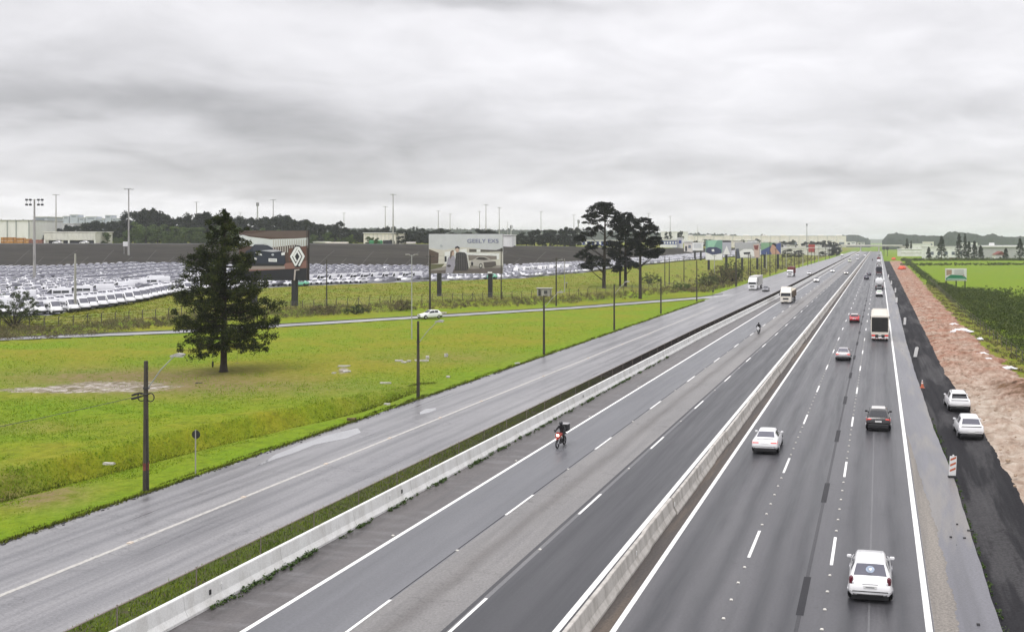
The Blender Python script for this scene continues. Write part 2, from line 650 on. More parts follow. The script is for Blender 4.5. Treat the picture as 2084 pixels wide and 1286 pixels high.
def fbm(X, Y, scale, seed, oct=4):
    """value noise by sums of rotated sines, cheap and smooth"""
    r = np.random.default_rng(seed)
    out = np.zeros_like(X)
    amp, tot = 1.0, 0
    f = 2 * math.pi / scale
    for o in range(oct):
        for k in range(5):
            a = r.uniform(0, 2 * math.pi)
            q = f * r.uniform(0.6, 1.5)
            ph = r.uniform(0, 6.28)
            wx = X + 0.25 * scale / (o + 1) * np.sin(Y * f * 0.7 + ph)
            out += amp * np.sin((wx * math.cos(a) + Y * math.sin(a)) * q + ph) / 5
        tot += amp
        amp *= 0.55
        f *= 2.1
    return out / tot * 1.8


DIRT_R = [(2084, 755), (2040, 715), (1990, 668), (1960, 640), (1930, 612), (1895, 577), (1860, 548), (1840, 534)]


def edge_at(y):
    return np.interp(y, [0, 60, 84, 98, 113, 145, 200, 280, 420, 640], [20, 19, 17.6, 16.2, 14.5, 13.9, 13.7, 14.1, 15.3, 15.0])


def make_terrain():
    cols = np.concatenate([np.linspace(-1600, -120, 38), np.arange(-104, 2190, 4.5), np.linspace(2200, 4200, 50)])
    ys = np.concatenate([np.linspace(1800, 1300, 40), np.arange(1296, 560, -2.6), np.arange(560, 500, -0.9)])
    zrow = np.concatenate([FPX * H / (ys - CY), np.geomspace(2850, 9000, 30)])
    # extra rows where the bank and the lot rise
    zrow = np.unique(np.concatenate([zrow, np.arange(150, 700, 3.0)]))
    A, Z = np.meshgrid(cols, zrow)
    r = (A - CX) / FPX * Z
    X = -S_ * Z + C_ * r
    Y = C_ * Z + S_ * r
    Hh = np.zeros_like(X)
    for j, px in enumerate(cols):
        if px < 1700:
            pr = prof_at(px)
            Hh[:, j] = np.interp(zrow, [p[0] for p in pr], [p[1] for p in pr])
    PYv = CY + FPX * H / Z          # row in the photo if flat
    n_big = fbm(X, Y, 26, 1)
    n_mid = fbm(X, Y, 6, 2)
    n_sml = fbm(X, Y, 1.7, 3, 3)
    near = np.clip(1 - (Z - 150) / 200, 0, 1)
    roadL = -41.15 + 0.25 * fbm(X * 0, Y, 9, 9)
    inroad = (X > roadL) & (X < 7.2)
    dramp, _ = seg_d(X, Y, RAMP)
    onramp = dramp < 2.9
    Hh += np.where(inroad | onramp, 0, (0.10 * n_big + 0.05 * n_mid + 0.035 * n_sml) * (0.3 + 0.7 * near) * np.clip((roadL - X) / 4, 0.15, 1) * np.where(X > 0, 0.4, 1))
    # ditch beside the service road
    dd, sd = seg_d(X, Y, DITCH)
    fade = np.clip((90 - Y) / 14, 0, 1)
    far_side = np.where(sd > 0, 1.0, 0.0)
    bank = np.clip((dd - .15) / 2.0, 0, 1)
    bank = bank * bank * (3 - 2 * bank)
    Hh += np.where(X < roadL, fade * np.where(sd > 0, -1.1 + 1.5 * bank, -1.1 + 1.1 * np.clip(dd / 4.2, 0, 1) ** 0.7), 0) * (Y < 104)
    # verge stands a little above the road edge
    Hh += np.where((X <= roadL) & (X > roadL - 3), 0.05, 0)
    Hh = np.where(inroad, -0.5, Hh)
    Hh = np.where(onramp, np.minimum(Hh, -0.12), Hh)
    beyond = (np.abs(X + 36) < 8.5) & (Y > 235) & (X < 0)
    Hh = np.where(beyond & (X > -43.3 + 0.02 * n_mid), -0.5, Hh)
    # right hand side: torn up dirt between the new lane and the grass
    edge = edge_at(Y)
    dirt = (X > 6.6) & (X < edge - 1.6) & (Y < 680)
    Hh = np.where(dirt, -0.5, Hh)
    for j, px in enumerate(cols):
        if px < 1622:
            pr = prof_at(px)
            sel = (zrow > pr[1][0] + 6) & (zrow < pr[3][0] - 4)
            Hh[sel, j] -= 0.6
    # attributes
    ppx, ppy = A, PYv
    mud = 1.15 * np.exp(-(((ppx - 245) / 185) ** 2 + ((ppy - 791) / 20) ** 2)) + 0.9 * np.exp(-(((ppx - 60) / 150) ** 2 + ((ppy - 803) / 8) ** 2)) \
        + 0.9 * np.exp(-(((ppx - 700) / 16) ** 2 + ((ppy - 752) / 9) ** 2)) + 0.45 * np.exp(-(((ppx - 690) / 40) ** 2 + ((ppy - 762) / 12) ** 2))
    bare = 0.75 * np.exp(-(((ppx - 265) / 230) ** 2 + ((ppy - 782) / 30) ** 2)) + np.exp(-(((ppx - 60) / 100) ** 2 + ((ppy - 1003) / 30) ** 2)) * 1.3 + 0.55 * np.exp(-(((ppx - 480) / 330) ** 2 + ((ppy - 790) / 26) ** 2)) \
        + 0.4 * np.exp(-(((ppx - 250) / 260) ** 2 + ((ppy - 765) / 14) ** 2)) + 0.35 * np.exp(-(((ppx - 40) / 140) ** 2 + ((ppy - 880) / 14) ** 2)) \
        + 0.4 * np.exp(-(((ppx - 900) / 150) ** 2 + ((ppy - 727) / 14) ** 2))
    dry = np.clip(0.46 + 0.50 * n_big + 0.22 * n_mid, 0, 1)
    dry += 0.42 * np.exp(-(((ppx - 640) / 280) ** 2 + ((ppy - 752) / 36) ** 2)) + 0.35 * np.exp(-(((ppx - 110) / 190) ** 2 + ((ppy - 728) / 16) ** 2)) + 0.3 * np.exp(-(((ppx - 950) / 200) ** 2 + ((ppy - 690) / 18) ** 2)) - 0.35 * np.exp(-(((ppx - 230) / 260) ** 2 + ((ppy - 845) / 20) ** 2)) - 0.4 * np.exp(-(((ppx - 800) / 160) ** 2 + ((ppy - 800) / 18) ** 2))
    dry *= np.clip(0.15 + (roadL - X) / 9, 0.08, 1)
    dry += 0.15 * np.exp(-((dd - 1.2) / 1.3) ** 2) * fade * (sd > 0)
    dry = np.where(X > 7, 0.15 + 0.25 * n_big, dry)
    vr = (X > 7) & (X < 18.5) & (Y < 330)
    dry = np.where(vr, 0.55 + 0.5 * n_mid, dry)
    bare = np.where(vr, 0.25 + 0.5 * n_mid + 0.5 * np.clip((120 - Y) / 60, 0, 1), bare)
    upper = (Z > np.interp(A, [p[0] for p in PROF], [p[1][0][0] - 2 for p in PROF])) & (X < -45)
    dry = np.where(upper, 0.55 + 0.5 * n_big + 0.45 * n_mid, dry)
    bare = np.where(upper, 0.28 + 0.25 * n_mid, bare)
    red = X * 0
    nR, nC = X.shape
    V = np.stack([X, Y, Hh], -1).reshape(-1, 3)
    idx = np.arange(nR * nC).reshape(nR, nC)
    F = np.stack([idx[:-1, :-1], idx[:-1, 1:], idx[1:, 1:], idx[1:, :-1]], -1)
    fX, fZ, fA = X[:-1, :-1], Z[:-1, :-1], A[:-1, :-1]
    attr = np.stack([np.clip(mud, 0, 1), np.clip(bare, 0, 1), np.clip(dry, 0, 1), np.clip(red, 0, 1)], -1).reshape(-1, 4).astype(np.float32)
    me = npmesh('ground', V, F.reshape(-1, 4), M_GRASS)
    ca = me.color_attributes.new('zones', 'FLOAT_COLOR', 'POINT')
    ca.data.foreach_set('color', attr.ravel())
    me.polygons.foreach_set('use_smooth', [True] * len(me.polygons))
    tag(obj('ground', me), kind='structure')
    # car lot and the paved slope behind it, sheets with their own edges
    lc = np.concatenate([np.linspace(-900, -30, 40), np.arange(-20, 1625, 9.0)])
    for nm, mt, i0, i1, rows in (('car_lot', M_LOT, 1, 2, 14), ('paved_slope', M_SLOPE, 2, 3, 12)):
        vs = []
        for px in lc:
            pr = prof_at(px)
            (za, ha), (zb, hb) = pr[i0], pr[i1]
            if i0 == 1:
                za += 1.5 + 0.5 * math.sin(px * 0.11)
            for k in range(rows + 1):
                t = k / rows
                zc = za + (zb - za) * t
                x, y, _ = AT(px, zc)
                vs.append((x, y, hz(px, zc) + 0.03))
        n = rows + 1
        Fq = np.array([(i * n + k, (i + 1) * n + k, (i + 1) * n + k + 1, i * n + k + 1) for i in range(len(lc) - 1) for k in range(rows)])
        tag(obj(nm, npmesh(nm, np.array(vs), Fq, mt)), kind='structure')
    # torn up dirt between the new lane and the grass
    yy = [22.0]
    while yy[-1] < 690:
        yy.append(yy[-1] + max(0.22, yy[-1] * 0.0045))
    yy = np.array(yy)
    nu = 56
    U, YY = np.meshgrid(np.linspace(0, 1, nu), yy)
    z0 = np.zeros_like(yy)
    xl = np.interp(yy, [0, 44, 52, 73, 110, 165, 410, 1400], [7.9, 7.9, 7.9, 7.9, 7.1, 7.2, 7.3, 7.3]) + 0.16 * fbm(z0, yy, 9, 41, 4) + 0.05 * fbm(z0, yy, 0.9, 43, 2)
    xr = edge_at(yy) + 0.9 * fbm(z0, yy, 12, 21) + 0.5 * fbm(z0, yy, 3, 22)
    XX = xl[:, None] + (xr - xl)[:, None] * U
    w = np.clip(U * 7, 0, 1) * np.clip((1 - U) * 6, 0, 1)
    def g(cx, cy, sx, sy, a):
        return a * np.exp(-(((XX - cx) / sx) ** 2 + ((YY - cy) / sy) ** 2))
    mound = g(13.4, 94, 1.9, 6, 1.0) + g(15.2, 84, 1.6, 6, 1.0) + g(11.5, 88, 1.2, 3, .35) + g(14.6, 118, 1.0, 3, .5) + g(14.2, 132, .9, 2.5, .45) + g(12.6, 108, 1.4, 2, .35)
    ang = 0.9
    R1, R2 = XX * math.cos(ang) + YY * math.sin(ang), -XX * math.sin(ang) + YY * math.cos(ang)
    rid = np.abs(fbm(R1, R2 * 0.22, 2.6, 31)) * .42 + np.abs(fbm(R1, R2 * .35, .9, 32, 3)) * .12
    rut = -0.10 * np.exp(-((XX - 9.2 - 0.4 * np.sin(YY * .06)) / .3) ** 2) - 0.10 * np.exp(-((XX - 11.0 - 0.4 * np.sin(YY * .06)) / .3) ** 2)
    big = fbm(XX, YY, 9, 33)
    ZZ = np.clip(-0.165 + 0.20 * U, -1, 0.03) + w * (rid + mound + 0.10 * big + rut + 0.05)
    red2 = np.clip((YY - 84) / 40, 0.12, 1) * (0.72 + 0.5 * big) + 0.12 * np.clip((XX - 11) / 3, 0, 1) + 0.55 * np.clip(mound, 0, 1)
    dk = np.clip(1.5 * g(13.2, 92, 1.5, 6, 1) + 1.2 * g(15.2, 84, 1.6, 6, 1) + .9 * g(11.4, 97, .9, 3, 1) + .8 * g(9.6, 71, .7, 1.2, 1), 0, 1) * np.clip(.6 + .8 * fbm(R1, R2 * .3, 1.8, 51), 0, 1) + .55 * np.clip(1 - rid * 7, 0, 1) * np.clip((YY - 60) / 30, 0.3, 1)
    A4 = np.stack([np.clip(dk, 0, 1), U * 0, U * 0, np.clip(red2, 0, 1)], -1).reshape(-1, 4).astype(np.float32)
    idx = np.arange(U.size).reshape(U.shape)
    Fd = np.stack([idx[:-1, :-1], idx[:-1, 1:], idx[1:, 1:], idx[1:, :-1]], -1).reshape(-1, 4)
    me = npmesh('dirt_verge', np.stack([XX, YY, ZZ], -1).reshape(-1, 3), Fd, M_DIRT)
    ca = me.color_attributes.new('zones', 'FLOAT_COLOR', 'POINT')
    ca.data.foreach_set('color', A4.ravel())
    me.polygons.foreach_set('use_smooth', [True] * len(me.polygons))
    tag(obj('dirt_verge', me), kind='structure')
    return X, Y, Hh


def terrain_mats():
    global M_GRASS, M_LOT, M_SLOPE, M_DIRT
    m, nt, N, L, P = newmat('grass_ground')
    g = N.new('ShaderNodeNewGeometry')
    pos = g.outputs['Position']
    at = N.new('ShaderNodeAttribute')
    at.attribute_name = 'zones'
    sp = N.new('ShaderNodeSeparateColor')
    L.new(at.outputs['Color'], sp.inputs[0])
    n1 = noise_node(N, L, pos, 0.22, 5, 0.65, 0.3)
    n2 = noise_node(N, L, pos, 1.4, 5, 0.7, 0.3)
    n3 = noise_node(N, L, pos, 7.0, 4, 0.7)
    green = ramp(N, L, n2, [(0.25, (0.075, 0.135, 0.003)), (0.5, (0.142, 0.232, 0.005)), (0.75, (0.19, 0.285, 0.008))])
    olive = ramp(N, L, n2, [(0.25, (0.112, 0.112, 0.008)), (0.5, (0.21, 0.208, 0.011)), (0.75, (0.28, 0.262, 0.022))])
    f = mathn(N, L, 'ADD', sp.outputs[2], mathn(N, L, 'MULTIPLY', mathn(N, L, 'SUBTRACT', n1, 0.5), 1.1))
    c = mixc(N, L, mathn(N, L, 'MULTIPLY', f, 1.0, True), green, olive)
    brown = ramp(N, L, n2, [(0.3, (0.13, 0.095, 0.035)), (0.7, (0.26, 0.20, 0.10))])
    bf = mathn(N, L, 'MULTIPLY', sp.outputs[1], ramp(N, L, n2, [(0.35, (0.3, 0.3, 0.3)), (0.6, (1.2, 1.2, 1.2))]), True)
    c = mixc(N, L, bf, c, brown)
    wn = noise_node(N, L, pos, 0.9, 6, 0.7, 0.6, (1, 1.0, 1), (3, 5, 0))
    white = ramp(N, L, wn, [(0.40, (0.13, 0.11, 0.06)), (0.50, (0.26, 0.22, 0.17)), (0.60, (0.48, 0.44, 0.41))])
    mf = ramp(N, L, mathn(N, L, 'MULTIPLY', sp.outputs[0], mathn(N, L, 'ADD', noise_node(N, L, pos, 0.8, 6, 0.75, 0.9, (1, .7, 1), (8, 3, 0)), 0.16)), [(0.46, (0, 0, 0)), (0.64, (1, 1, 1))])
    c = mixc(N, L, mf, c, white)
    c = mixc(N, L, 1.0, c, ramp(N, L, n3, [(0.25, (0.72,) * 3), (0.75, (1.25,) * 3)]), 'MULTIPLY')
    L.new(c, P.inputs['Base Color'])
    P.inputs['Roughness'].default_value = 0.9
    P.inputs['Specular IOR Level'].default_value = 0.15
    b = N.new('ShaderNodeBump')
    b.inputs['Strength'].default_value = 0.45
    b.inputs['Distance'].default_value = 0.18
    L.new(noise_node(N, L, pos, 3.5, 5, 0.75), b.inputs['Height'])
    L.new(b.outputs[0], P.inputs['Normal'])
    M_GRASS = m
    M_LOT = asphalt('lot_asphalt', (0.28, 0.28, 0.30), (0.21, 0.21, 0.22))
    # the paved slope behind the cars: dark, in faint terraces that run along it
    m, nt, N, L, P = newmat('slope_asphalt')
    g = N.new('ShaderNodeNewGeometry')
    pos = g.outputs['Position']
    n1 = noise_node(N, L, pos, 0.05, 5, 0.7, 0.2, (0.35, 1, 1))
    n2 = noise_node(N, L, pos, 0.5, 4, 0.7, 0.0, (0.25, 1, 1))
    c = ramp(N, L, n1, [(0.3, (0.019, 0.016, 0.012)), (0.5, (0.034, 0.030, 0.025)), (0.72, (0.056, 0.050, 0.039))])
    c = mixc(N, L, 1.0, c, ramp(N, L, n2, [(0.3, (0.68,) * 3), (0.7, (1.3,) * 3)]), 'MULTIPLY')
    L.new(c, P.inputs['Base Color'])
    P.inputs['Roughness'].default_value = 0.95
    P.inputs['Specular IOR Level'].default_value = 0.1
    M_SLOPE = m
    m, nt, N, L, P = newmat('torn_dirt')
    g = N.new('ShaderNodeNewGeometry')
    pos = g.outputs['Position']
    at = N.new('ShaderNodeAttribute')
    at.attribute_name = 'zones'
    n1 = noise_node(N, L, pos, 0.35, 6, 0.7, 0.5)
    n2 = noise_node(N, L, pos, 1.1, 5, 0.62, 0.9, (1, .45, 1))
    n3 = noise_node(N, L, pos, 7, 4, 0.6)
    sand = ramp(N, L, n2, [(0.28, (0.27, 0.20, 0.15)), (0.5, (0.42, 0.35, 0.285)), (0.72, (0.53, 0.465, 0.40))])
    redc = ramp(N, L, n2, [(0.3, (0.18, 0.08, 0.05)), (0.5, (0.32, 0.17, 0.115)), (0.72, (0.47, 0.32, 0.255))])
    f = mathn(N, L, 'ADD', at.outputs['Alpha'], mathn(N, L, 'MULTIPLY', mathn(N, L, 'SUBTRACT', n1, 0.5), 1.3), True)
    c = mixc(N, L, f, sand, redc)
    sp = N.new('ShaderNodeSeparateColor')
    L.new(at.outputs['Color'], sp.inputs[0])
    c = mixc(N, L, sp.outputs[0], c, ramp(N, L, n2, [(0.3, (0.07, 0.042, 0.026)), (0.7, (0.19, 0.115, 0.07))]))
    c = mixc(N, L, 1.0, c, ramp(N, L, n3, [(0.25, (0.85,) * 3), (0.75, (1.12,) * 3)]), 'MULTIPLY')
    L.new(c, P.inputs['Base Color'])
    P.inputs['Roughness'].default_value = 0.95
    P.inputs['Specular IOR Level'].default_value = 0.1
    b = N.new('ShaderNodeBump')
    b.inputs['Strength'].default_value = 0.9
    b.inputs['Distance'].default_value = 0.25
    L.new(n2, b.inputs['Height'])
    L.new(b.outputs[0], P.inputs['Normal'])
    M_DIRT = m


terrain_mats()
make_terrain()


# ------------------------------------------------------------------ roads
def wavy(x, y, seed, amp):
    return x + amp * (math.sin(y * 0.9 + seed) * 0.5 + math.sin(y * 2.3 + seed * 2.1) * 0.3 + math.sin(y * 0.21 + seed * 3.3) * 0.6)


def strip(name, xl, xr, y0, y1, mat, z=0.0, skirt=0.4, wl=0.0, wr=0.0, step=None, seed=1.0, kind='structure', parent=None):
    """a sheet of paving between two edges (numbers or functions of y), with a skirt down each side"""
    fl = xl if callable(xl) else (lambda y: xl)
    fr = xr if callable(xr) else (lambda y: xr)
    ys = []
    y = y0
    while y < y1:
        ys.append(y)
        y += step if step else max(0.4 if (wl or wr) else 4.0, (y - 20) * (0.012 if (wl or wr) else 0.05))
    ys.append(y1)
    mb = MB()
    vs, fs = [], []
    for y in ys:
        a = wavy(fl(y), y, seed, wl)
        b = wavy(fr(y), y, seed + 5, wr)
        vs += [(a, y, z - skirt), (a, y, z), (b, y, z), (b, y, z - skirt)]
    for i in range(len(ys) - 1):
        for k in range(3):
            fs.append((4 * i + k, 4 * i + k + 1, 4 * i + 5 + k, 4 * i + 4 + k))
    if not skirt:
        fs = [f for j, f in enumerate(fs) if j % 3 == 1]
    mb.add(vs, fs)
    # faces must look up
    mb.f = [tuple(reversed(f)) for f in mb.f]
    o = mb.build(name, mat, parent)
    if kind:
        o['kind'] = kind
    return o


FAR = 1330
M_STRIP, _nt, _N, _L, _P = newmat('strip_soil')
_g = _N.new('ShaderNodeNewGeometry')
_sp = _N.new('ShaderNodeSeparateXYZ')
_L.new(_g.outputs['Position'], _sp.inputs[0])
_n = noise_node(_N, _L, _g.outputs['Position'], 1.2, 5, 0.7)
_gr = ramp(_N, _L, _n, [(0.36, (0.085, 0.078, 0.030)), (0.52, (0.080, 0.115, 0.006)), (0.7, (0.11, 0.16, 0.006))])
_so = ramp(_N, _L, _n, [(0.3, (0.075, 0.062, 0.038)), (0.6, (0.13, 0.11, 0.07))])
_f = ramp(_N, _L, mathn(_N, _L, 'DIVIDE', _sp.outputs[1], 160.0), [(0.22, (0, 0, 0)), (0.5, (1, 1, 1))])
_L.new(mixc(_N, _L, _f, _gr, _so), _P.inputs['Base Color'])
_P.inputs['Roughness'].default_value = 0.9
A_SERV = asphalt('service_asphalt', (0.235, 0.231, 0.238), (0.115, 0.113, 0.12), (-38.9, -36.6, -33.9, -30.9), 0.35, (0.11, 0.11, 0.118), 0.7, 0.36, None, 0.3, None, 0.7)
A_L1 = asphalt('slow_lane_asphalt', (0.135, 0.137, 0.148), (0.095, 0.097, 0.106), (-22.2, -20.2), 0.4, (0.105, 0.107, 0.115), 0.6, 0.40, None, 0.18)
A_L2 = asphalt('middle_lane_paving', (0.205, 0.198, 0.193), (0.145, 0.139, 0.135), (-17.75,), 0.42, (0.105, 0.097, 0.092), 0.9, 0.5, None, 0.3, None, 0.8)
A_L3 = asphalt('fast_lane_asphalt', (0.056, 0.057, 0.063), (0.042, 0.043, 0.048), (-14.8, -13.0), 0.4, (0.036, 0.037, 0.042), 0.6, 0.42, None, 0.15, None, 0.0, 0.35)
A_SH = asphalt('shoulder_asphalt', (0.098, 0.090, 0.089), (0.060, 0.055, 0.054), (), 0.5, None, 0.6, 0.45, None, 0.3, (0.20, 0.195, 0.20), 0.6)
A_R = asphalt('right_lane_asphalt', (0.094, 0.093, 0.100), (0.058, 0.058, 0.063), (-8.7, -8.1, -6.7, -4.7, -3.5, -1.15, 0.75), 0.42, (0.034, 0.035, 0.040), 0.9, 0.38, None, 0.2, None, 0.35, 0.38)
A_RS = asphalt('right_shoulder_asphalt', (0.150, 0.149, 0.165), (0.105, 0.104, 0.115), (), 0.5, None, 0.6, 0.36, (0.20, 0.185, 0.17), 0.25)
A_NEW = asphalt('fresh_asphalt', (0.020, 0.0195, 0.022), (0.013, 0.0125, 0.0145), (), 0.5, None, 0.6, 0.8, (0.060, 0.058, 0.060), 0.5, None, 0.5, 0.12)
A_MED = asphalt('median_grit', (0.080, 0.068, 0.060), (0.045, 0.039, 0.036), (), 0.5, None, 0.6, 0.8, (0.12, 0.092, 0.07), 0.4)
A_RAMP = asphalt('ramp_asphalt', (0.33, 0.33, 0.335), (0.25, 0.25, 0.255), (), 0.5, None, 0.6, 0.4, (0.24, 0.24, 0.25), 0.2)


def barx(y):      # the roadside barrier closes in on the edge line with distance
    return float(np.interp(y, [0, 140, 235, 1400], [-26.05, -26.05, -25.1, -24.6]))


def servl(y):
    return float(np.interp(y, [0, 225, 243, 300, 490, 800, 1400], [-41.0, -41.0, -43.4, -43.7, -42.8, -38.5, -36]))


strip('service_road', servl, lambda y: barx(y) - 3.3, 15, FAR, A_SERV, 0.0, 0.4, 0.10, 0.0, None, 1.0)
strip('grass_strip', lambda y: barx(y) - 3.3, lambda y: barx(y) - 0.25, 15, FAR, M_STRIP, 0.03, 0.2, 0.06, 0.0)
strip('left_shoulder', lambda y: barx(y) - 0.3, -23.1, 15, FAR, A_SH, 0.0, 0.02)
strip('slow_lane', -23.1, -19.2, 15, FAR, A_L1, 0.0, 0.02)
strip('middle_lane', -19.2, -15.58, 15, FAR, A_L2, 0.0, 0.02)
strip('fast_lane', -15.58, -11.2, 15, FAR, A_L3, 0.0, 0.02)
strip('median_strip', -11.2, -9.75, 15, FAR, A_MED, 0.0, 0.02)
strip('right_carriageway', -9.75, 2.0, 15, FAR, A_R, 0.0, 0.02)


def dropx(y):
    return float(np.interp(y, [0, 60, 76, 110, 144, 213, 280, 400, 1400], [4.45, 4.45, 4.13, 3.86, 3.81, 4.05, 4.2, 3.4, 3.2]))


def newx(y):
    return float(np.interp(y, [0, 44, 52, 73, 110, 165, 410, 1400], [8.2, 8.2, 8.2, 8.2, 7.6, 7.6, 7.6, 7.6]))


strip('right_shoulder', 2.0, dropx, 15, FAR, A_RS, 0.0, 0.35, 0.0, 0.03)
strip('new_lane', lambda y: dropx(y) - 0.1, newx, 15, 700, A_NEW, -0.17, 0.3, 0.0, 0.16)

# sand and gravel that spills over the edge of the new lane
_rmb = MB()
_pts = []
for i in range(len(RAMP)):
    a = Vector(RAMP[max(0, i - 1)])
    b = Vector(RAMP[min(len(RAMP) - 1, i + 1)])
    d = (b - a).normalized()
    nrm = Vector((-d.y, d.x))
    p = Vector(RAMP[i])
    _pts.append((p + nrm * 2.25, p - nrm * 2.15))
_vs, _fs = [], []
SUB = 14
for i in range(len(_pts) - 1):
    for k in range(SUB):
        t = k / SUB
        a = _pts[i][0].lerp(_pts[i + 1][0], t)
        b = _pts[i][1].lerp(_pts[i + 1][1], t)
        _vs += [(a.x, a.y, 0.02), (b.x + 0.18 * math.sin(i * 3 + k * 1.7), b.y + 0.18 * math.sin(k * 2.3), 0.02)]
_n = len(_vs) // 2
_fs = [(2 * i, 2 * i + 1, 2 * i + 3, 2 * i + 2) for i in range(_n - 1)]
tag(MB().add(_vs, _fs).build('ramp_road', A_RAMP), kind='structure')
# kerb along the far side of the ramp
_k = MB()
KERB = concrete('kerb_concrete', (0.10, 0.095, 0.085), (0.05, 0.048, 0.042))  # dark concrete tone paints in the shadow line of the kerb
for i in range(_n - 1):
    a, b = Vector(_vs[2 * i]), Vector(_vs[2 * i + 2])
    d = (b - a).normalized()
    q = Vector((-d.y, d.x, 0)) * 0.35
    z1 = Vector((0, 0, 0.12))
    _k.add([a, b, b + z1, a + z1, a + q + z1, b + q + z1], [(0, 1, 2, 3), (3, 2, 5, 4)])
_k.v = [tuple(v) for v in _k.v]
tag(_k.build('ramp_kerb', KERB), kind='structure')

# markings, each a thin sheet on its road
ROADS = {o.name: o for o in COL.objects}


def mark(name, x0, x1, y0, y1, mat, parent, z=0.006):
    mb = MB()
    n = max(1, int((y1 - y0) / 60))
    vs, fs = [], []
    for i in range(n + 1):
        y = y0 + (y1 - y0) * i / n
        vs += [(x0, y, z), (x1, y, z)]
    fs = [(2 * i, 2 * i + 1, 2 * i + 3, 2 * i + 2) for i in range(n)]
    return mb.add(vs, fs).build(name, mat, ROADS[parent])


mark('edge_line', -23.12, -22.90, 15, FAR, LINE, 'slow_lane')
mark('edge_line', -11.82, -11.56, 15, FAR, LINE, 'fast_lane')
mark('edge_line', -9.74, -9.52, 15, FAR, LINE, 'right_carriageway')
mark('edge_line', 1.70, 1.95, 15, FAR, LINE, 'right_carriageway')
mark('edge_line', -35.15, -34.87, 15, 205, LINEY, 'service_road')
mark('edge_line', -33.6, -33.42, 225, 800, LINEW, 'service_road')
_dm = MB().add([(-0.07, 0, 0), (0.07, 0, 0), (0.07, 4.1, 0), (-0.07, 4.1, 0)], [(0, 1, 2, 3)]).mesh('lane_dash', LINE)
for x, y0, par in ((-19.24, 31.3, 'slow_lane'), (-15.52, 32.2, 'middle_lane'), (-5.82, 27.1, 'right_carriageway'), (-2.08, 26.8, 'right_carriageway')):
    y = y0
    while y < 700:
        obj('lane_dash', _dm, ROADS[par], (x, y, 0.006))
        y += 16.2
# raised studs
STUD = simple('stud_white', (0.7, 0.68, 0.62), 0.4)
STUDY = simple('stud_amber', (0.60, 0.51, 0.42), 0.4)
_sm = MB()
_sm.prism([(-0.07, 0), (0.07, 0), (0.045, 0.035), (-0.045, 0.035)], -0.055, 0.055)
_sm = _sm.mesh('road_stud', STUD)
for x, y0 in ((-5.82, 27.1), (-2.08, 26.8)):
    y = y0
    while y < 130:
        for k in range(6):
            obj('road_stud', _sm, ROADS['right_carriageway'], (x, y + 5.1 + k * 1.95, 0.004))
        y += 16.2
for x, y0, par in ((-19.24, 31.3, 'slow_lane'), (-15.52, 32.2, 'middle_lane')):
    y = y0 - 16.2
    while y < 150:
        obj('road_stud', _sm, ROADS[par], (x, y + 10.3, 0.004))
        y += 16.2
for y in (30.5, 42.5, 58.7, 75.0):
    obj('road_stud', _sm, ROADS['right_carriageway'], (-9.62 + 0.02, y, 0.006))
for y in (26.8, 43.1, 59.3, 75.5, 91.7):
    obj('road_stud', _sm, ROADS['left_shoulder'], (-23.3, y, 0.004))
_sb = MB()
_sb.prism([(-0.13, 0), (0.13, 0), (0.09, 0.05), (-0.09, 0.05)], -0.11, 0.11)
_sb = _sb.mesh('amber_stud', STUDY)
for y in (39.6, 47.9, 56.1, 64.3, 72.5, 80.7, 97, 113, 129, 145):
    obj('amber_stud', _sb, ROADS['service_road'], (-35.02, y, 0.006))
# erased dashes (dark rectangles) and the sealed seam that joins them; pale construction seams
TAR = asphalt('sealing_tar', (0.042, 0.042, 0.046), (0.035, 0.035, 0.038), (), 0.5, None, 0.6, 0.7, None, 0.25, None, 0.0, 0.15)
TAR2 = asphalt('old_seal', (0.075, 0.075, 0.08), (0.06, 0.06, 0.065), (), 0.5, None, 0.6, 0.6, None, 0.25, None, 0.0, 0.25)
SEAM = asphalt('pale_seam', (0.150, 0.150, 0.156), (0.10, 0.10, 0.105), (), 0.5, None, 0.6, 0.5)
mark('sealed_seam', -3.09, -2.93, 15, 330, TAR2, 'right_carriageway', 0.004)
_y = 37.0
while _y < 240:
    mark('erased_dash', -3.15, -2.85, _y, _y + 4.3, TAR, 'right_carriageway', 0.007)
    _y += 16.2
mark('paving_seam', -0.42, -0.34, 15, 160, SEAM, 'right_carriageway', 0.004)
mark('paving_seam', -15.64, -15.44, 15, 300, SEAM, 'middle_lane', 0.003)
mark('sealed_seam', -15.86, -15.66, 15, 300, TAR2, 'middle_lane', 0.003)
mark('sealed_seam', -19.33, -19.27, 15, 300, TAR, 'middle_lane', 0.0035)
# milled rough band along the inside of the right shoulder
_mb = MB()
_vs, _fs = [], []
MILL = asphalt('milled_edge', (0.235, 0.215, 0.19), (0.15, 0.138, 0.125), (), 0.5, None, 0.6, 0.8, None, 0.45)
ys = [20 + i * 0.15 for i in range(353)]
for y in ys:
    w = float(np.interp(y, [20, 34, 44, 52, 60, 68, 73], [0.95, 0.95, 0.85, 0.72, 0.42, 0.2, 0.02]))
    _vs += [(2.03, y, 0.004), (2.03 + w * (1 + 0.07 * math.sin(y * 1.3) + 0.045 * math.sin(y * 3.7 + 1) + 0.03 * math.sin(y * 9.1) + RNG.uniform(-.03, .03)) + 0.01, y, 0.004)]
_fs = [(2 * i, 2 * i + 1, 2 * i + 3, 2 * i + 2) for i in range(len(ys) - 1)]
_mb.add(_vs, _fs).build('milled_edge', MILL, ROADS['right_shoulder'])
# puddles on the service road: a long film along the verge and one oval pool
WATER = simple('standing_water', (0.28, 0.28, 0.29), 0.04, 0, 0.15, 0.7, 0.0, 1.0)  # pale base: milky water, with some sky reflection put into the colour


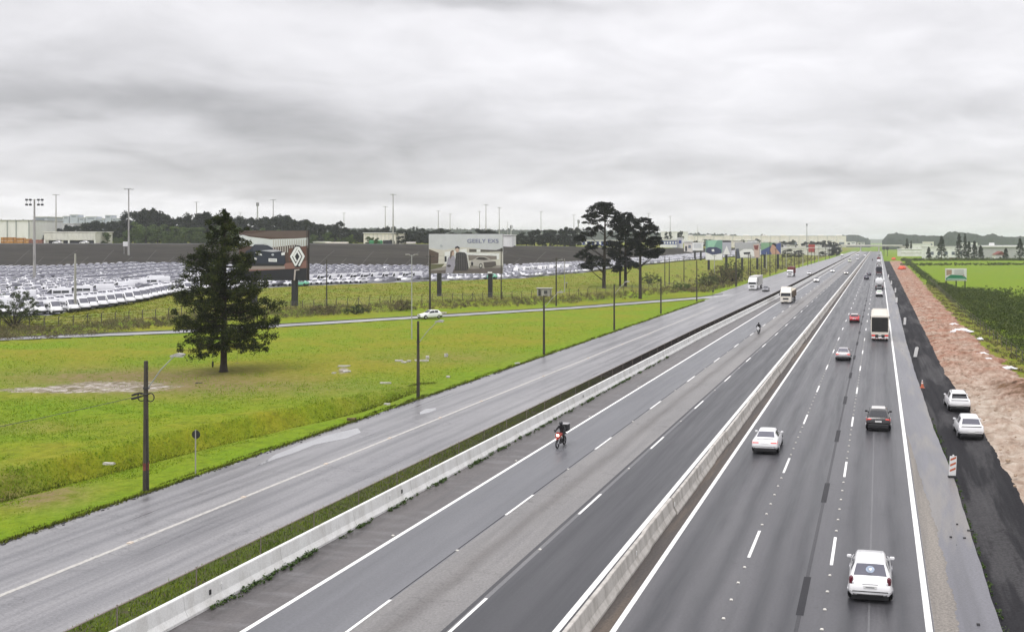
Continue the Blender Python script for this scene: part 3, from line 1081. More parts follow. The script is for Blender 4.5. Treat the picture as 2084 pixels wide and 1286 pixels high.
def pool(pts, z=0.008, name='puddle'):
    mb = MB()
    mb.add([(p[0], p[1], z) for p in pts], [tuple(range(len(pts)))])
    o = mb.build(name, WATER)
    tag(o, kind='structure')
    return o


_p = [G(x, y) for x, y in ((520, 950), (560, 925), (610, 905), (670, 884), (728, 871), (735, 880), (705, 892), (640, 905), (600, 921), (560, 934))]
pool(_p)
_p = [G(849 + 0, 841), G(866, 832), G(886, 830), G(888, 834), G(872, 840), G(856, 843)]
pool(_p)
# torn asphalt rubble along the broken edge
RUB = simple('asphalt_rubble', (0.035, 0.035, 0.037), 0.9, 0, 0.5, 6)
mb = MB()
for i in range(420):
    y = RNG.uniform(30, 150)
    x = -40.85 + RNG.gauss(0, 0.14)
    s = RNG.uniform(0.03, 0.11)
    mb.ball((x, y, 0.01), s, 5, 3, 0, (1, 1.3, 0.5))
tag(mb.build('edge_rubble', RUB), 'dark broken asphalt crumbs along the grass edge of the service road', 'rubble', kind='stuff')
# construction debris in the new lane's joint
mb = MB()
for px, py, s in ((1975, 1080, .16), (1935, 1093, .06), (1963, 1095, .07), (1948, 1067, .05), (1991, 1271, .06)):
    x, y, _ = G(px, py)
    mb.box(x - s, x + s, y - 0.06, y + 0.06, 0, 0.05)
tag(mb.build('debris', RUB), 'dark scraps of debris lying on the right shoulder', 'debris', kind='stuff')


# ------------------------------------------------------------------ concrete barriers
def jersey(y0, y1, top=0.86, gap=0.0):
    mb = MB()
    prof = [(-.31, 0), (-.31, .10), (-.17, .34), (-.095, top - .03), (-.075, top), (.075, top), (.095, top - .03), (.17, .34), (.31, .10), (.31, 0)]
    mb.prism(prof, y0, y1)
    return mb


med = empty('concrete_barrier', (-10.75, 15, 0), 0, 'grey concrete safety barrier in the median between the two carriageways', 'barrier')
_jm = jersey(0, 5.96).mesh('barrier_segment', BARC)
_jm2 = jersey(0, 5.90).mesh('barrier_segment', BARC)
k = 0
y = 13.4 - 15
while y < 470:
    o = obj('barrier_segment', _jm2 if k % 3 == 2 else _jm, med, (0.03 * math.sin(k * 2.1) + (0.04 if k % 3 == 0 else 0), y, 0))
    y += 6.0
    k += 1
jersey(y, FAR - 15).build('barrier_segment', BARC, med)
_rp = MB().bbox((0, 0, 0), (0.03, 0.10, 0.22), 0.006).mesh('reflector_plate', PLATE)
_rp2 = MB().bbox((0, 0, 0), (0.03, 0.10, 0.20), 0.006).mesh('reflector_plate', PLASTIC)
y = 41.3
while y < 260:
    obj('reflector_plate', _rp, med, (0.185, y - 15, 0.52))
    y += 8.1
lbar = empty('concrete_barrier', (0, 0, 0), 0, 'whitewashed concrete safety barrier between the service road and the highway', 'barrier')
_lm = jersey(0, 5.985, 0.90).mesh('barrier_segment', BARW)
y = 14
while y < 500:
    a = barx(y)
    b = barx(y + 6)
    o = obj('barrier_segment', _lm, lbar, (a, y, 0), math.atan2(a - b, 6))
    y += 6
y1 = y
mbx = MB()
for (a, b) in ((y1, 900), (900, FAR)):
    o = jersey(0, b - a, 0.90).build('barrier_segment', BARW, lbar, None, (barx(a), a, 0), math.atan2(barx(a) - barx(b), b - a))
for i, y in enumerate([33.4, 34.1, 47.6, 48.9, 52.2, 66, 82.0, 98.2, 114, 130, 146]):
    obj('reflector_plate', _rp2 if i % 3 == 0 else _rp, lbar, (barx(y) + 0.165, y, 0.55))

# wire fence with a top rail behind the roadside barrier
fen = empty('rail_fence', (0, 0, 0), 0, 'low wire mesh fence with a top rail behind the whitewashed barrier', 'fence')
FENC = simple('fence_wire', (0.022, 0.018, 0.015), 0.7, 0.2, 0.2, 3)
RAILM = simple('fence_rail_paint', (0.24, 0.20, 0.18), 0.6, 0.2, 0.2, 3)
_pm = MB().cyl((0, 0, 0.57), 0.022, 1.14, 8).cyl((0, 0, 1.15), 0.03, 0.04, 8).mesh('fence_post', RAILM)
_rm = MB().tube([(0, 0, 1.10), (0, 4.13, 1.10)], 0.03, 6).mesh('top_rail', RAILM)
mb = MB()
for i in range(1, 82):
    yy = i * 4.13 / 82
    mb.box(-.006, .006, yy - .002, yy + .002, 0.08, 1.08)
for i in range(5):
    mb.box(-.0025, .0025, 0.03, 4.10, 0.12 + i * .22, 0.125 + i * .22)
_wm = mb.mesh('mesh_panel', FENC)
y = 17.75
while y < 520:
    a, b = barx(y) - 1.15, barx(y + 4.13) - 1.15
    rz = math.atan2(a - b, 4.13)
    obj('fence_post', _pm, fen, (a, y, 0), rz)
    obj('top_rail', _rm, fen, (a, y, 0), rz)
    obj('mesh_panel', _wm, fen, (a, y, 0), rz)
    y += 4.13
mb = MB()
mb.tube([(barx(y) - 1.15, y, 1.1), (barx(900) - 1.15, 900, 1.1)], 0.03, 5)
yy = y
while yy < 900:
    mb.box(barx(yy) - 1.16, barx(yy) - 1.14, yy - .15, yy + .15, 0.05, 1.08)
    yy += 0.9
mb.build('mesh_panel', FENC, fen)


# ------------------------------------------------------------------ vehicles
# stations from the rear bumper: y, bottom, belt height, top, half widths at bottom, middle, belt, top
CARS = {
    'hatch': dict(L=4.2, W=.87, wheel=(.70, 3.33, .31), st=[
        (0.00, .42, .58, .62, .60, .70, .68, .60), (0.04, .36, .68, .74, .70, .80, .78, .70), (0.12, .34, .80, .84, .74, .845, .80, .72),
        (0.24, .32, .94, .98, .76, .865, .80, .74), (0.34, .28, .96, 1.03, .77, .87, .80, .73), (0.80, .20, .96, 1.38, .78, .87, .79, .60),
        (1.05, .20, .95, 1.44, .78, .87, .79, .60), (1.60, .20, .94, 1.50, .78, .87, .79, .61), (2.25, .20, .93, 1.46, .78, .87, .79, .58),
        (3.05, .20, .90, .99, .78, .87, .78, .62), (3.60, .22, .80, .88, .77, .86, .76, .60), (3.98, .24, .66, .74, .74, .82, .72, .58),
        (4.14, .28, .52, .58, .68, .74, .66, .54), (4.20, .34, .46, .50, .58, .62, .56, .48)], rw=(.36, .79), ws=(2.28, 3.02), side=((.98, 1.62), (1.70, 2.80))),
    'sedan': dict(L=4.55, W=.90, wheel=(.85, 3.55, .33), st=[
        (0.00, .46, .62, .66, .62, .74, .72, .64), (0.05, .42, .74, .80, .72, .84, .82, .74), (0.12, .40, .86, .93, .76, .88, .83, .74),
        (0.22, .38, .95, 1.04, .78, .89, .83, .73), (0.62, .26, .96, 1.07, .79, .90, .82, .68), (1.25, .20, .95, 1.36, .80, .90, .81, .56),
        (1.60, .20, .94, 1.41, .80, .90, .81, .56), (2.10, .20, .93, 1.43, .80, .90, .81, .57), (2.55, .20, .92, 1.39, .80, .90, .80, .56),
        (3.30, .20, .90, .99, .80, .90, .79, .64), (3.90, .22, .80, .87, .78, .88, .77, .62), (4.32, .24, .66, .73, .75, .84, .73, .60),
        (4.49, .28, .52, .58, .68, .76, .66, .54), (4.55, .34, .46, .50, .58, .64, .56, .48)], rw=(.66, 1.23), ws=(2.58, 3.27), side=((1.30, 1.95), (2.02, 3.05))),
    'suv': dict(L=4.35, W=.92, wheel=(.78, 3.45, .35), st=[
        (0.00, .54, .70, .74, .64, .76, .74, .66), (0.04, .50, .82, .90, .74, .86, .84, .76), (0.12, .48, .98, 1.04, .78, .90, .85, .76),
        (0.22, .46, 1.06, 1.12, .80, .915, .85, .74), (0.60, .34, 1.06, 1.50, .82, .92, .84, .62), (0.80, .28, 1.05, 1.58, .82, .92, .84, .62),
        (1.50, .28, 1.03, 1.64, .82, .92, .84, .62), (2.25, .28, 1.02, 1.60, .82, .92, .83, .60), (3.00, .28, 1.00, 1.10, .82, .92, .82, .68),
        (3.60, .28, .92, 1.00, .81, .91, .80, .68), (4.08, .30, .78, .86, .77, .87, .77, .64), (4.28, .36, .62, .68, .70, .78, .70, .58),
        (4.35, .42, .54, .58, .60, .66, .60, .50)], rw=(.24, .59), ws=(2.28, 2.97), side=((.85, 1.52), (1.58, 2.78))),
    'van': dict(L=5.7, W=1.0, wheel=(1.05, 4.55, .34), st=[
        (0.00, .40, 1.15, 2.30, .86, .96, .96, .84), (0.05, .34, 1.15, 2.42, .90, .98, .98, .88), (0.50, .30, 1.15, 2.46, .92, 1.0, 1.0, .88),
        (3.60, .30, 1.15, 2.46, .92, 1.0, 1.0, .86), (4.10, .30, 1.15, 2.40, .92, 1.0, .99, .82), (4.85, .30, 1.12, 1.42, .92, 1.0, .95, .78),
        (5.25, .30, 1.02, 1.14, .90, .97, .90, .74), (5.55, .32, .86, .94, .86, .92, .84, .68), (5.67, .36, .66, .72, .78, .82, .74, .60),
        (5.70, .44, .58, .62, .66, .70, .64, .54)], rw=None, ws=(4.14, 4.82), side=((3.72, 4.66),)),
}


class Shell:
    def __init__(self, kind, mirror=False):
        self.k = CARS[kind]
        self.st = self.k['st']

    def at(self, y):
        st = self.st
        if y <= st[0][0]:
            return st[0]
        for a, b in zip(st, st[1:]):
            if y <= b[0]:
                t = (y - a[0]) / (b[0] - a[0])
                return tuple(p + (q - p) * t for p, q in zip(a, b))
        return st[-1]

    def half(self, y):
        _, zb, zs, zt, wb, wm, ws, wt = self.at(y)
        h = zt - zs
        return [(0, zb), (wb, zb), (wm * .985, zb + .12), (wm, zb + .5 * (zs - zb)), (ws + (wm - ws) * .35, zs - .06), (ws, zs),
                (wt, zt - .12 * h - .01), (wt * .90, zt - .012), (wt * .5, zt), (0, zt)]

    def body(self):
        mb = MB()
        ys = []
        for a, b in zip(self.st, self.st[1:]):
            n = max(1, int((b[0] - a[0]) / 0.35))
            ys += [a[0] + (b[0] - a[0]) * i / n for i in range(n)]
        ys.append(self.st[-1][0])
        rings = []
        for y in ys:
            h = self.half(y)
            rings.append([(x, y, z) for x, z in h] + [(-x, y, z) for x, z in h[-2:0:-1]])
        n = len(rings[0])
        vs = [p for r in rings for p in r]
        fs = []
        for i in range(len(rings) - 1):
            for k in range(n):
                fs.append((i * n + k, (i + 1) * n + k, (i + 1) * n + (k + 1) % n, i * n + (k + 1) % n))
        fs.append(tuple(range(n)))
        fs.append(tuple(range((len(rings) - 1) * n, len(rings) * n))[::-1])
        mb.add(vs, fs)
        mb.f = [tuple(reversed(f)) for f in mb.f]
        return mb

    def side_pt(self, y, v, sgn):
        h = self.half(y)
        (x0, z0), (x1, z1) = h[5], h[6]
        return Vector((sgn * (x0 + (x1 - x0) * v), y, z0 + (z1 - z0) * v))

    def side_window(self, y0, y1, sgn, v0=.10, v1=.88, n=4, off=.010):
        mb = MB()
        vs = []
        for i in range(n + 1):
            y = y0 + (y1 - y0) * i / n
            for v in (v0, v1):
                p = self.side_pt(y, v, sgn)
                vs.append((p.x + sgn * off, p.y, p.z + off * .5))
        fs = [(2 * i, 2 * i + 1, 2 * i + 3, 2 * i + 2) for i in range(n)]
        if sgn < 0:
            fs = [tuple(reversed(f)) for f in fs]
        mb.add(vs, fs)
        return mb

    def top_window(self, y0, y1, frac=.90, off=.012, n=4, m=4):
        mb = MB()
        vs = []
        for i in range(n + 1):
            y = y0 + (y1 - y0) * i / n
            _, zb, zs, zt, wb, wm, ws, wt = self.at(y)
            a, b = self.at(y - .05), self.at(y + .05)
            dy, dz = .1, b[3] - a[3]
            l = math.hypot(dy, dz)
            ny, nzz = -dz / l, dy / l
            for k in range(m + 1):
                u = -1 + 2 * k / m
                x = u * wt * frac
                z = zt - .012 * (abs(u) * frac / .9) ** 2
                vs.append((x, y + ny * off, z + nzz * off))
        fs = [(i * (m + 1) + k, i * (m + 1) + k + 1, (i + 1) * (m + 1) + k + 1, (i + 1) * (m + 1) + k) for i in range(n) for k in range(m)]
        mb.add(vs, fs)
        return mb

    def patch(self, y0, y1, u0, u1, sgn, off=.012, n=3, m=3):
        """a panel lying on the flank between section points u0..u1"""
        mb = MB()
        vs = []
        for i in range(n + 1):
            y = y0 + (y1 - y0) * i / n
            h = self.half(y)
            for k in range(m + 1):
                u = u0 + (u1 - u0) * k / m
                i0 = int(min(u, len(h) - 1.001))
                t = u - i0
                x = h[i0][0] + (h[i0 + 1][0] - h[i0][0]) * t
                z = h[i0][1] + (h[i0 + 1][1] - h[i0][1]) * t
                vs.append((sgn * (x + off), y, z + off * .3))
        fs = [(i * (m + 1) + k, i * (m + 1) + k + 1, (i + 1) * (m + 1) + k + 1, (i + 1) * (m + 1) + k) for i in range(n) for k in range(m)]
        if sgn < 0:
            fs = [tuple(reversed(f)) for f in fs]
        mb.add(vs, fs)
        return mb


_WH = {}


def add_wheels(root, xs, ys, r, w=.20, rimmat=None, twin=False):
    key = (round(r, 3), w, rimmat.name if rimmat else '')
    if key not in _WH:
        t = MB().ring((0, 0, 0), r - .075, .075, 20, 6)
        t.cyl((0, 0, 0), r - .05, w * .9, 20, 'x')
        rm = MB().cyl((0, 0, 0), r * .62, .03, 16, 'x')
        for k in range(5):
            a = 2 * math.pi * k / 5
            rm.box(-.02, .02, -.025, .025, 0, 0)
        _WH[key] = (t.mesh('wheel', RUBBER, 40), rm.mesh('rim', rimmat or RIM, 40))
    for x in xs:
        for y in ys:
            wh = obj('wheel', _WH[key][0], root, (x, y, r))
            obj('rim', _WH[key][1], wh, (math.copysign(w * .5 + .004, x), 0, 0))


def make_car(name, kind, paint, label, cat='car', group=None, lights='off', plate=True, rails=False, tint=None, face='rear', detail=True, lower=None, arch=True):
    """a car with its rear bumper at the origin, driving along +y"""
    s = Shell(kind)
    K = CARS[kind]
    root = empty(name, label=label, cat=cat, group=group)
    s.body().build('body', paint, root, 32)
    gl = tint or GLASS
    if K['rw']:
        s.top_window(*K['rw']).build('rear_window', gl, root, 60)
    s.top_window(*K['ws'], frac=.94).build('windshield', GLASS, root, 60)
    for sg in (1, -1):
        for (a, b) in K['side']:
            s.side_window(a, b, sg).build('side_window', GLASS, root, 60)
    w = K['W']
    y0, y1, r = K['wheel']
    for sg in (1, -1):
        for y in (y0, y1):
            mb = MB()
            n = 14
            vs = [(sg * (w + .004), y, r)] + [(sg * (w + .004 - (.02 if kind != 'van' else 0)), y + (r + .07) * math.cos(math.pi * 2 * i / n), max(.16, r + (r + .07) * math.sin(math.pi * 2 * i / n))) for i in range(n)]
            mb.add(vs, [(0, 1 + i, 1 + (i + 1) % n) if sg > 0 else (0, 1 + (i + 1) % n, 1 + i) for i in range(n)])
            mb.build('wheel_arch', PLASTIC, root)
    add_wheels(root, (w - .085, -w + .085), (y0, y1), r)
    # underbody hides the road between the wheels
    MB().box(-w * .84, w * .84, .16, K['L'] - .2, .15, .44).build('underbody', PLASTIC, root)
    # mirrors
    ym = K['ws'][1] - .22
    for sg in (1, -1):
        p = s.side_pt(ym, .12, sg)
        m = MB().bbox((p.x + sg * .13, p.y, p.z + .06), (.20, .10, .13), .03)
        m.box(min(p.x, p.x + sg * .08), max(p.x, p.x + sg * .08), p.y - .02, p.y + .02, p.z - .01, p.z + .03)
        m.build('mirror', paint if paint not in (BLACKP,) else PLASTIC, root, 40)
    return root, s


def rear_kit(root, s, kind, paint, style='hatch', lit=False, plate_z=None):
    """tail lights, plate, bumper slots"""
    red = REDON if lit else REDL
    if style == 'hatch':          # tall lamps on the corners
        for sg in (1, -1):
            s.patch(.10, .42, 4.1, 5.0, sg, .012, 4, 2).build('tail_light', REDD if not lit else red, root, 40)
            MB().bbox((sg * .735, .155, .90), (.15, .16, .34), .05).build('tail_light', REDD if not lit else red, root, 40)
            MB().bbox((sg * .665, .10, .82), (.07, .08, .12), .02).build('tail_lamp_lens', CLEARL, root)
        MB().bbox((0, .015, .70), (.52, .06, .125), .01).build('number_plate', PLATE, root)
        MB().box(-.17, .17, -.02, -.012, .675, .715).build('plate_number', simple('plate_ink', (.2, .2, .21), .5), root)
        MB().bbox((0, .085, .785), (.62, .06, .03), .01).build('tailgate_handle', simple('grey_trim', (.3, .3, .31), .4), root)  # handle strip in one mid grey
        MB().bbox((0, .0, .395), (1.06, .05, .055), .012).build('bumper_slot', PLASTIC, root)
        for sg in (1, -1):
            MB().bbox((sg * .61, .03, .40), (.13, .05, .05), .012).build('bumper_slot', PLASTIC, root)
        MB().bbox((0, .17, .90), (.09, .03, .06), .012).build('badge', CHROME, root)
    elif style == 'sedan':
        for sg in (1, -1):
            m = MB().bbox((sg * .60, .075, .80), (.40, .07, .085), .02)
            m.build('tail_light', red, root, 40)
            s.patch(.06, .30, 3.9, 4.6, sg, .012).build('tail_light', red, root, 40)
        MB().bbox((0, .05, .74), (.50, .05, .11), .01).build('number_plate', PLATE, root)
        MB().bbox((0, .05, .36), (1.50, .16, .26), .04).build('rear_diffuser', PLASTIC, root)
        MB().bbox((0, .10, .88), (.07, .03, .07), .012).build('badge', CHROME, root)
        MB().bbox((0, .22, 1.055), (1.2, .10, .03), .012).build('boot_lip', paint, root)
    elif style == 'suv':
        for sg in (1, -1):
            s.patch(.03, .26, 3.9, 4.95, sg, .012).build('tail_light', red, root, 40)
            MB().bbox((sg * .66, .09, .93), (.28, .08, .10), .02).build('tail_light', red, root, 40)
        MB().bbox((0, .02, .78), (.50, .05, .11), .01).build('number_plate', PLATE, root)
        MB().bbox((0, .05, .44), (1.50, .18, .30), .04).build('bumper', PLASTIC, root)
        MB().bbox((0, .085, .98), (.09, .03, .09), .012).build('badge', CHROME, root)
    elif style == 'bar':         # thin dark bar across the tailgate
        MB().bbox((0, .10, .99), (1.44, .08, .055), .015).build('light_bar', PLASTIC, root)
        for sg in (1, -1):
            s.patch(.06, .30, 4.4, 4.95, sg, .012).build('tail_light', simple('smoked_lens', (.08, .02, .025), .2), root, 40)
        MB().bbox((0, .01, .62), (.46, .05, .10), .01).build('number_plate', PLATE, root)
        MB().bbox((0, .0, .48), (.62, .09, .14), .03).build('plate_recess', simple('dark_trim', (.10, .10, .10), .5), root)  # box in one dark grey
        MB().bbox((0, .07, .40), (1.50, .20, .26), .04).build('bumper', PLASTIC, root)


def front_kit(root, s, L, z=.66, on=True, grille=True):
    for sg in (1, -1):
        MB().bbox((sg * .58, L - .14, z), (.34, .14, .12), .03).build('headlight', LAMPON if on else CLEARL, root)
    if grille:
        MB().bbox((0, L - .04, z - .06), (.74, .10, .16), .02).build('grille', PLASTIC, root)
    MB().bbox((0, L - .02, z - .28), (1.2, .10, .12), .03).build('bumper_intake', PLASTIC, root)
    MB().bbox((0, L + .035, z - .17), (.44, .03, .10), .008).build('number_plate', PLATE, root)


PI = math.pi

# --- 1 white hatchback nearest the camera, in the right lane
r, s = make_car('hatchback_car', 'hatch', WHITEP, 'white hatchback with a round sticker on its rear window, nearest car on the right', 'car', tint=GLASS2)
rear_kit(r, s, 'hatch', WHITEP, 'hatch')
place(r, (-0.35, 38.6, 0), 0)
# round pale sticker on the rear window
_k = s.top_window(.50, .66, .14, .020, 3, 4)
STK = simple('sticker_print', (0.30, 0.36, 0.46), 0.5, 0, 0.5, 9)
mb = MB()
_c = Vector((0, .57, 0))
_a, _b = s.at(.50), s.at(.66)
dz = (_b[3] - _a[3]) / .16
for (rx, pr) in ((.17, 1),):
    vs = []
    for i in range(20):
        t = 2 * PI * i / 20
        dx, dy = rx * math.cos(t), rx * math.sin(t) * .75
        vs.append((dx, .57 + dy - .012, s.at(.57 + dy)[3] + .018))
    mb.add(vs, [tuple(range(20))])
mb.build('window_sticker', STK, r)
mb = MB()
mb.add([(x, .57 + y - .014, s.at(.57 + y)[3] + .021) for x, y in ((-.06, .03), (.05, .055), (.075, .0), (.02, -.045), (-.03, -.02))], [(0, 1, 2, 3, 4)])
mb.build('sticker_patch', PLATE, r)
MB().tube([(-.30, .40, 1.075), (.0, .39, 1.075), (.06, .37, 1.06)], .012, 5).build('wiper', PLASTIC, r)
for sg in (1, -1):
    mb = MB()
    vs = []
    for i in range(6):
        y = .92 + i * .25
        z = s.at(y)[3] - .004
        vs += [(sg * .43 - .012, y, z + .012), (sg * .43 + .012, y, z + .012)]
    mb.add(vs, [(2 * i, 2 * i + 1, 2 * i + 3, 2 * i + 2) for i in range(5)])
    mb.build('roof_groove', simple('groove', (.45, .45, .46), .5), r)

# --- 2 white sedan in the left lane
r, s = make_car('sedan_car', 'sedan', WHITEP, 'white sedan with slim red tail lights beside the median barrier', 'car', tint=GLASS2)
rear_kit(r, s, 'sedan', WHITEP, 'sedan', True)
place(r, (-7.55, 64.2, 0), 0.01)
# --- 3 black suv
r, s = make_car('crossover_car', 'suv', BLACKP, 'black crossover with pale roof panel and red tail lights in the right lane', 'car', tint=GLASS)
rear_kit(r, s, 'suv', BLACKP, 'suv', True)
ROOFPALE = simple('pale_roof_tone', (0.62, 0.60, 0.58), 0.25, 0, 0.05, 1, 0.3)  # one pale tone laid over two car roofs
s.top_window(.95, 2.1, .80, .015).build('roof_panel', ROOFPALE, r, 60)
place(r, (-0.05, 73.6, 0), 0)
# --- 4 silver sedan
r, s = make_car('sedan_car', 'sedan', SILVERP, 'silver sedan with lit red tail lights between the dashed lines', 'car', tint=GLASS2)
rear_kit(r, s, 'sedan', SILVERP, 'sedan', True)
for sg in (1, -1):
    MB().bbox((sg * .66, .07, .76), (.28, .08, .22), .03).build('tail_light', REDON, r)
place(r, (-4.25, 116.2, 0), 0)
# --- 5 red hatchback
r, s = make_car('hatchback_car', 'hatch', REDP, 'red hatchback with a pale roof following the lorry', 'car', tint=GLASS)
rear_kit(r, s, 'hatch', REDP, 'hatch', True)
s.top_window(.85, 2.2, .95, .014).build('roof_panel', ROOFPALE, r, 60)
place(r, (-4.25, 170.8, 0), 0)
# --- 6, 7 parked white suvs
r, s = make_car('parked_suv', 'suv', WHITEP, 'white parked suv with roof rails, farther of the two on the new lane', 'car', tint=GLASS)
rear_kit(r, s, 'suv', WHITEP, 'bar')
for sg in (1, -1):
    MB().tube([(sg * .56, .75, 1.60), (sg * .57, 1.2, 1.68), (sg * .56, 2.1, 1.66)], .02, 6).build('roof_rail', PLASTIC, r)
MB().bbox((0, .50, 1.51), (1.2, .22, .05), .02).build('spoiler', WHITEP, r)
place(r, (6.75, 84.4, -.17), 0.05)
r, s = make_car('parked_suv', 'suv', WHITEP, 'white parked suv with smooth roof, nearer of the two on the new lane', 'car', tint=GLASS2)
rear_kit(r, s, 'suv', WHITEP, 'bar')
place(r, (6.62, 72.6, -.17), 0.03)
# --- navy cars far ahead
r, s = make_car('crossover_car', 'suv', BLUEP, 'dark blue suv far ahead in the middle lane', 'car')
rear_kit(r, s, 'suv', BLUEP, 'suv')
place(r, (-4.6, 361.5, 0), 0)
r, s = make_car('sedan_car', 'sedan', BLUEP, 'small dark blue car just ahead of the dark blue suv', 'car')
rear_kit(r, s, 'sedan', BLUEP, 'sedan')
place(r, (-4.1, 404, 0), 0)
# --- oncoming cars on the left carriageway (front towards the camera)


def oncoming(kind, paint, loc, label, name, cat='car', on=True, z=.66):
    r, s = make_car(name, kind, paint, label, cat)
    front_kit(r, s, CARS[kind]['L'], z, on)
    if CARS[kind]['rw'] and kind != 'van':
        rear_kit(r, s, kind, paint, 'suv' if kind == 'suv' else 'hatch')
    x, y, zz = loc
    L = CARS[kind]['L']
    place(r, (x, y + L, zz), PI)
    return r


oncoming('suv', WHITEP, (-21.4, 334.5, 0), 'white oncoming suv behind the ivory tipper lorry', 'suv_car', z=.8)
oncoming('sedan', SILVERP, (-13.8, 416, 0), 'pale oncoming sedan with lit headlights next to the median', 'sedan_car')
oncoming('hatch', WHITEP, (-20.8, 441, 0), 'white oncoming hatchback with lit headlights in the slow lane', 'hatchback_car')
oncoming('hatch', GREYP, (-31.6, 269.8, 0), 'dark grey hatchback beside the white box lorry on the service road', 'hatchback_car', on=False)
oncoming('hatch', WHITEP, (-29.0, 407, 0), 'white hatchback half hidden behind the fence on the service road', 'hatchback_car', on=False)
oncoming('van', simple('pale_green_paint', (.55, .58, .46), .4), (-19.2, 645, 0), 'pale green oncoming van far down the highway', 'minibus', 'van', on=False, z=.8)
oncoming('hatch', WHITEP, (-15.9, 729, 0), 'tiny white oncoming hatchback far down the middle lane', 'hatchback_car', on=False)
oncoming('van', WHITEP, (-12.8, 892, 0), 'white oncoming van far away close to the median barrier', 'cargo_van', 'van', on=False, z=.8)
oncoming('van', WHITEP, (-19.6, 905, 0), 'white oncoming van far away in the slow lane', 'cargo_van', 'van', on=False, z=.8)
# --- white suv on the ramp, heading left past the camera
r, s = make_car('suv_car', 'suv', WHITEP, 'white suv driving down the grey ramp road behind the lamp pole', 'car')
front_kit(r, s, 4.35, .80, False)
rear_kit(r, s, 'suv', WHITEP, 'suv')
_h = math.atan2(RAMP[2][1] - RAMP[3][1], RAMP[2][0] - RAMP[3][0])
_fx, _fy, _ = G(842, 652)
_hd = _h - PI / 2
_q = Vector((-math.sin(_hd), math.cos(_hd)))
place(r, (-80.2, 166.1, .02), _hd)


# ------------------------------------------------------------------ lorries
def cab(root, paint, y0, w=1.22, h0=.55, h=3.1, roof=True, day=False):
    """cab-over tractor cab, front at y0 + 2.2 (driving +y)"""
    y1 = y0 + 2.15
    prof = [(y0, h0), (y0, h), (y0 + 1.55, h), (y1 - .12, h - .5), (y1, h0 + 1.05), (y1 + .03, h0 + .3), (y1 - .06, h0 - .1), (y0 + .3, h0 - .1)]
    mb = MB()
    mb.prism(prof, -w, w, axis='x')
    mb.f = [tuple(reversed(f)) for f in mb.f]
    mb.build('cab', paint, root)
    # windshield
    n = Vector((0, .55, .62 - .5))
    mb = MB()
    a, b = (y1 - .005, h0 + 1.16), (y1 - .115, h - .46)
    mb.add([(-w + .1, a[0] + .012, a[1]), (w - .1, a[0] + .012, a[1]), (w - .16, b[0] + .012, b[1] - .08), (-w + .16, b[0] + .012, b[1] - .08)], [(0, 3, 2, 1)])
    mb.build('windshield', GLASS, root)
    MB().prism([(b[0] + .0, b[1] + .02), (b[0] + .26, b[1] - .08), (b[0] + .24, b[1] - .03), (b[0], b[1] + .08)], -w + .12, w - .12, axis='x').build('sun_visor', paint, root)
    MB().bbox((0, y1 + .02, h0 + .58), (1.3, .08, .34), .02).build('grille', PLASTIC, root)
    MB().bbox((0, y1 + .0, h0 - .06), (2.34, .16, .26), .04).build('bumper', paint, root)
    MB().bbox((0, y1 + .07, h0 - .05), (.9, .06, .12), .02).build('bumper_intake', PLASTIC, root)
    for sg in (1, -1):
        MB().bbox((sg * .92, y1 + .02, h0 + .14), (.40, .10, .20), .03).build('headlight', CLEARL, root)
        MB().add([(sg * (w + .006), y0 + .95, h0 + 1.15), (sg * (w + .006), y1 - .16, h0 + 1.12), (sg * (w + .006), y1 - .3, h - .52), (sg * (w + .006), y0 + .95, h - .52)],
                 [(0, 1, 2, 3) if sg > 0 else (0, 3, 2, 1)]).build('side_window', GLASS, root)
        MB().bbox((sg * (w + .22), y1 - .1, h0 + 1.55), (.16, .12, .55), .03).build('mirror', PLASTIC, root)
    if roof:
        MB().prism([(y0 + .05, h), (y0 + .05, h + .75), (y0 + .35, h + .78), (y0 + 1.35, h + .35), (y0 + 1.55, h)], -w + .08, w - .08, axis='x').build('wind_deflector', paint, root)
    return y1


def chassis(root, y0, y1, z=.95):
    mb = MB()
    mb.box(-.45, .45, y0, y1, z - .15, z + .08)
    mb.build('chassis', DARKST, root)


def lorry_wheels(root, ys, r=.5, w=1.12):
    add_wheels(root, (w - .12, -(w - .12)), ys, r, .30, simple('steel_rim', (.30, .29, .28), .5, .3))


TARP = simple('dark_tarp', (0.020, 0.019, 0.018), 0.8, 0, 0.3, 1.5)
GREYTARP = simple('grey_tarp', (0.50, 0.49, 0.47), 0.7, 0, 0.1, 1.2)


def box_trailer(root, y0, L, w, z0, z1, side, rear, roof, ribs=True):
    MB().box(-w, w, y0, y0 + L, z0, z1 - .06).build('trailer_box', side, root)
    mb = MB()
    mb.prism([(-w - .02, z1 - .06), (w + .02, z1 - .06), (w * .8, z1 + .03), (0, z1 + .06), (-w * .8, z1 + .03)], y0 - .02, y0 + L + .02)
    mb.build('trailer_roof', roof, root)
    if ribs:
        n = int(L / 1.4)
        m = MB().box(-.03, .03, -.04, .04, z0 + .05, z1 - .1).mesh('side_post', side)
        for i in range(n + 1):
            for sg in (1, -1):
                obj('side_post', m, root, (sg * (w + .02), y0 + .05 + i * (L - .1) / n, 0))


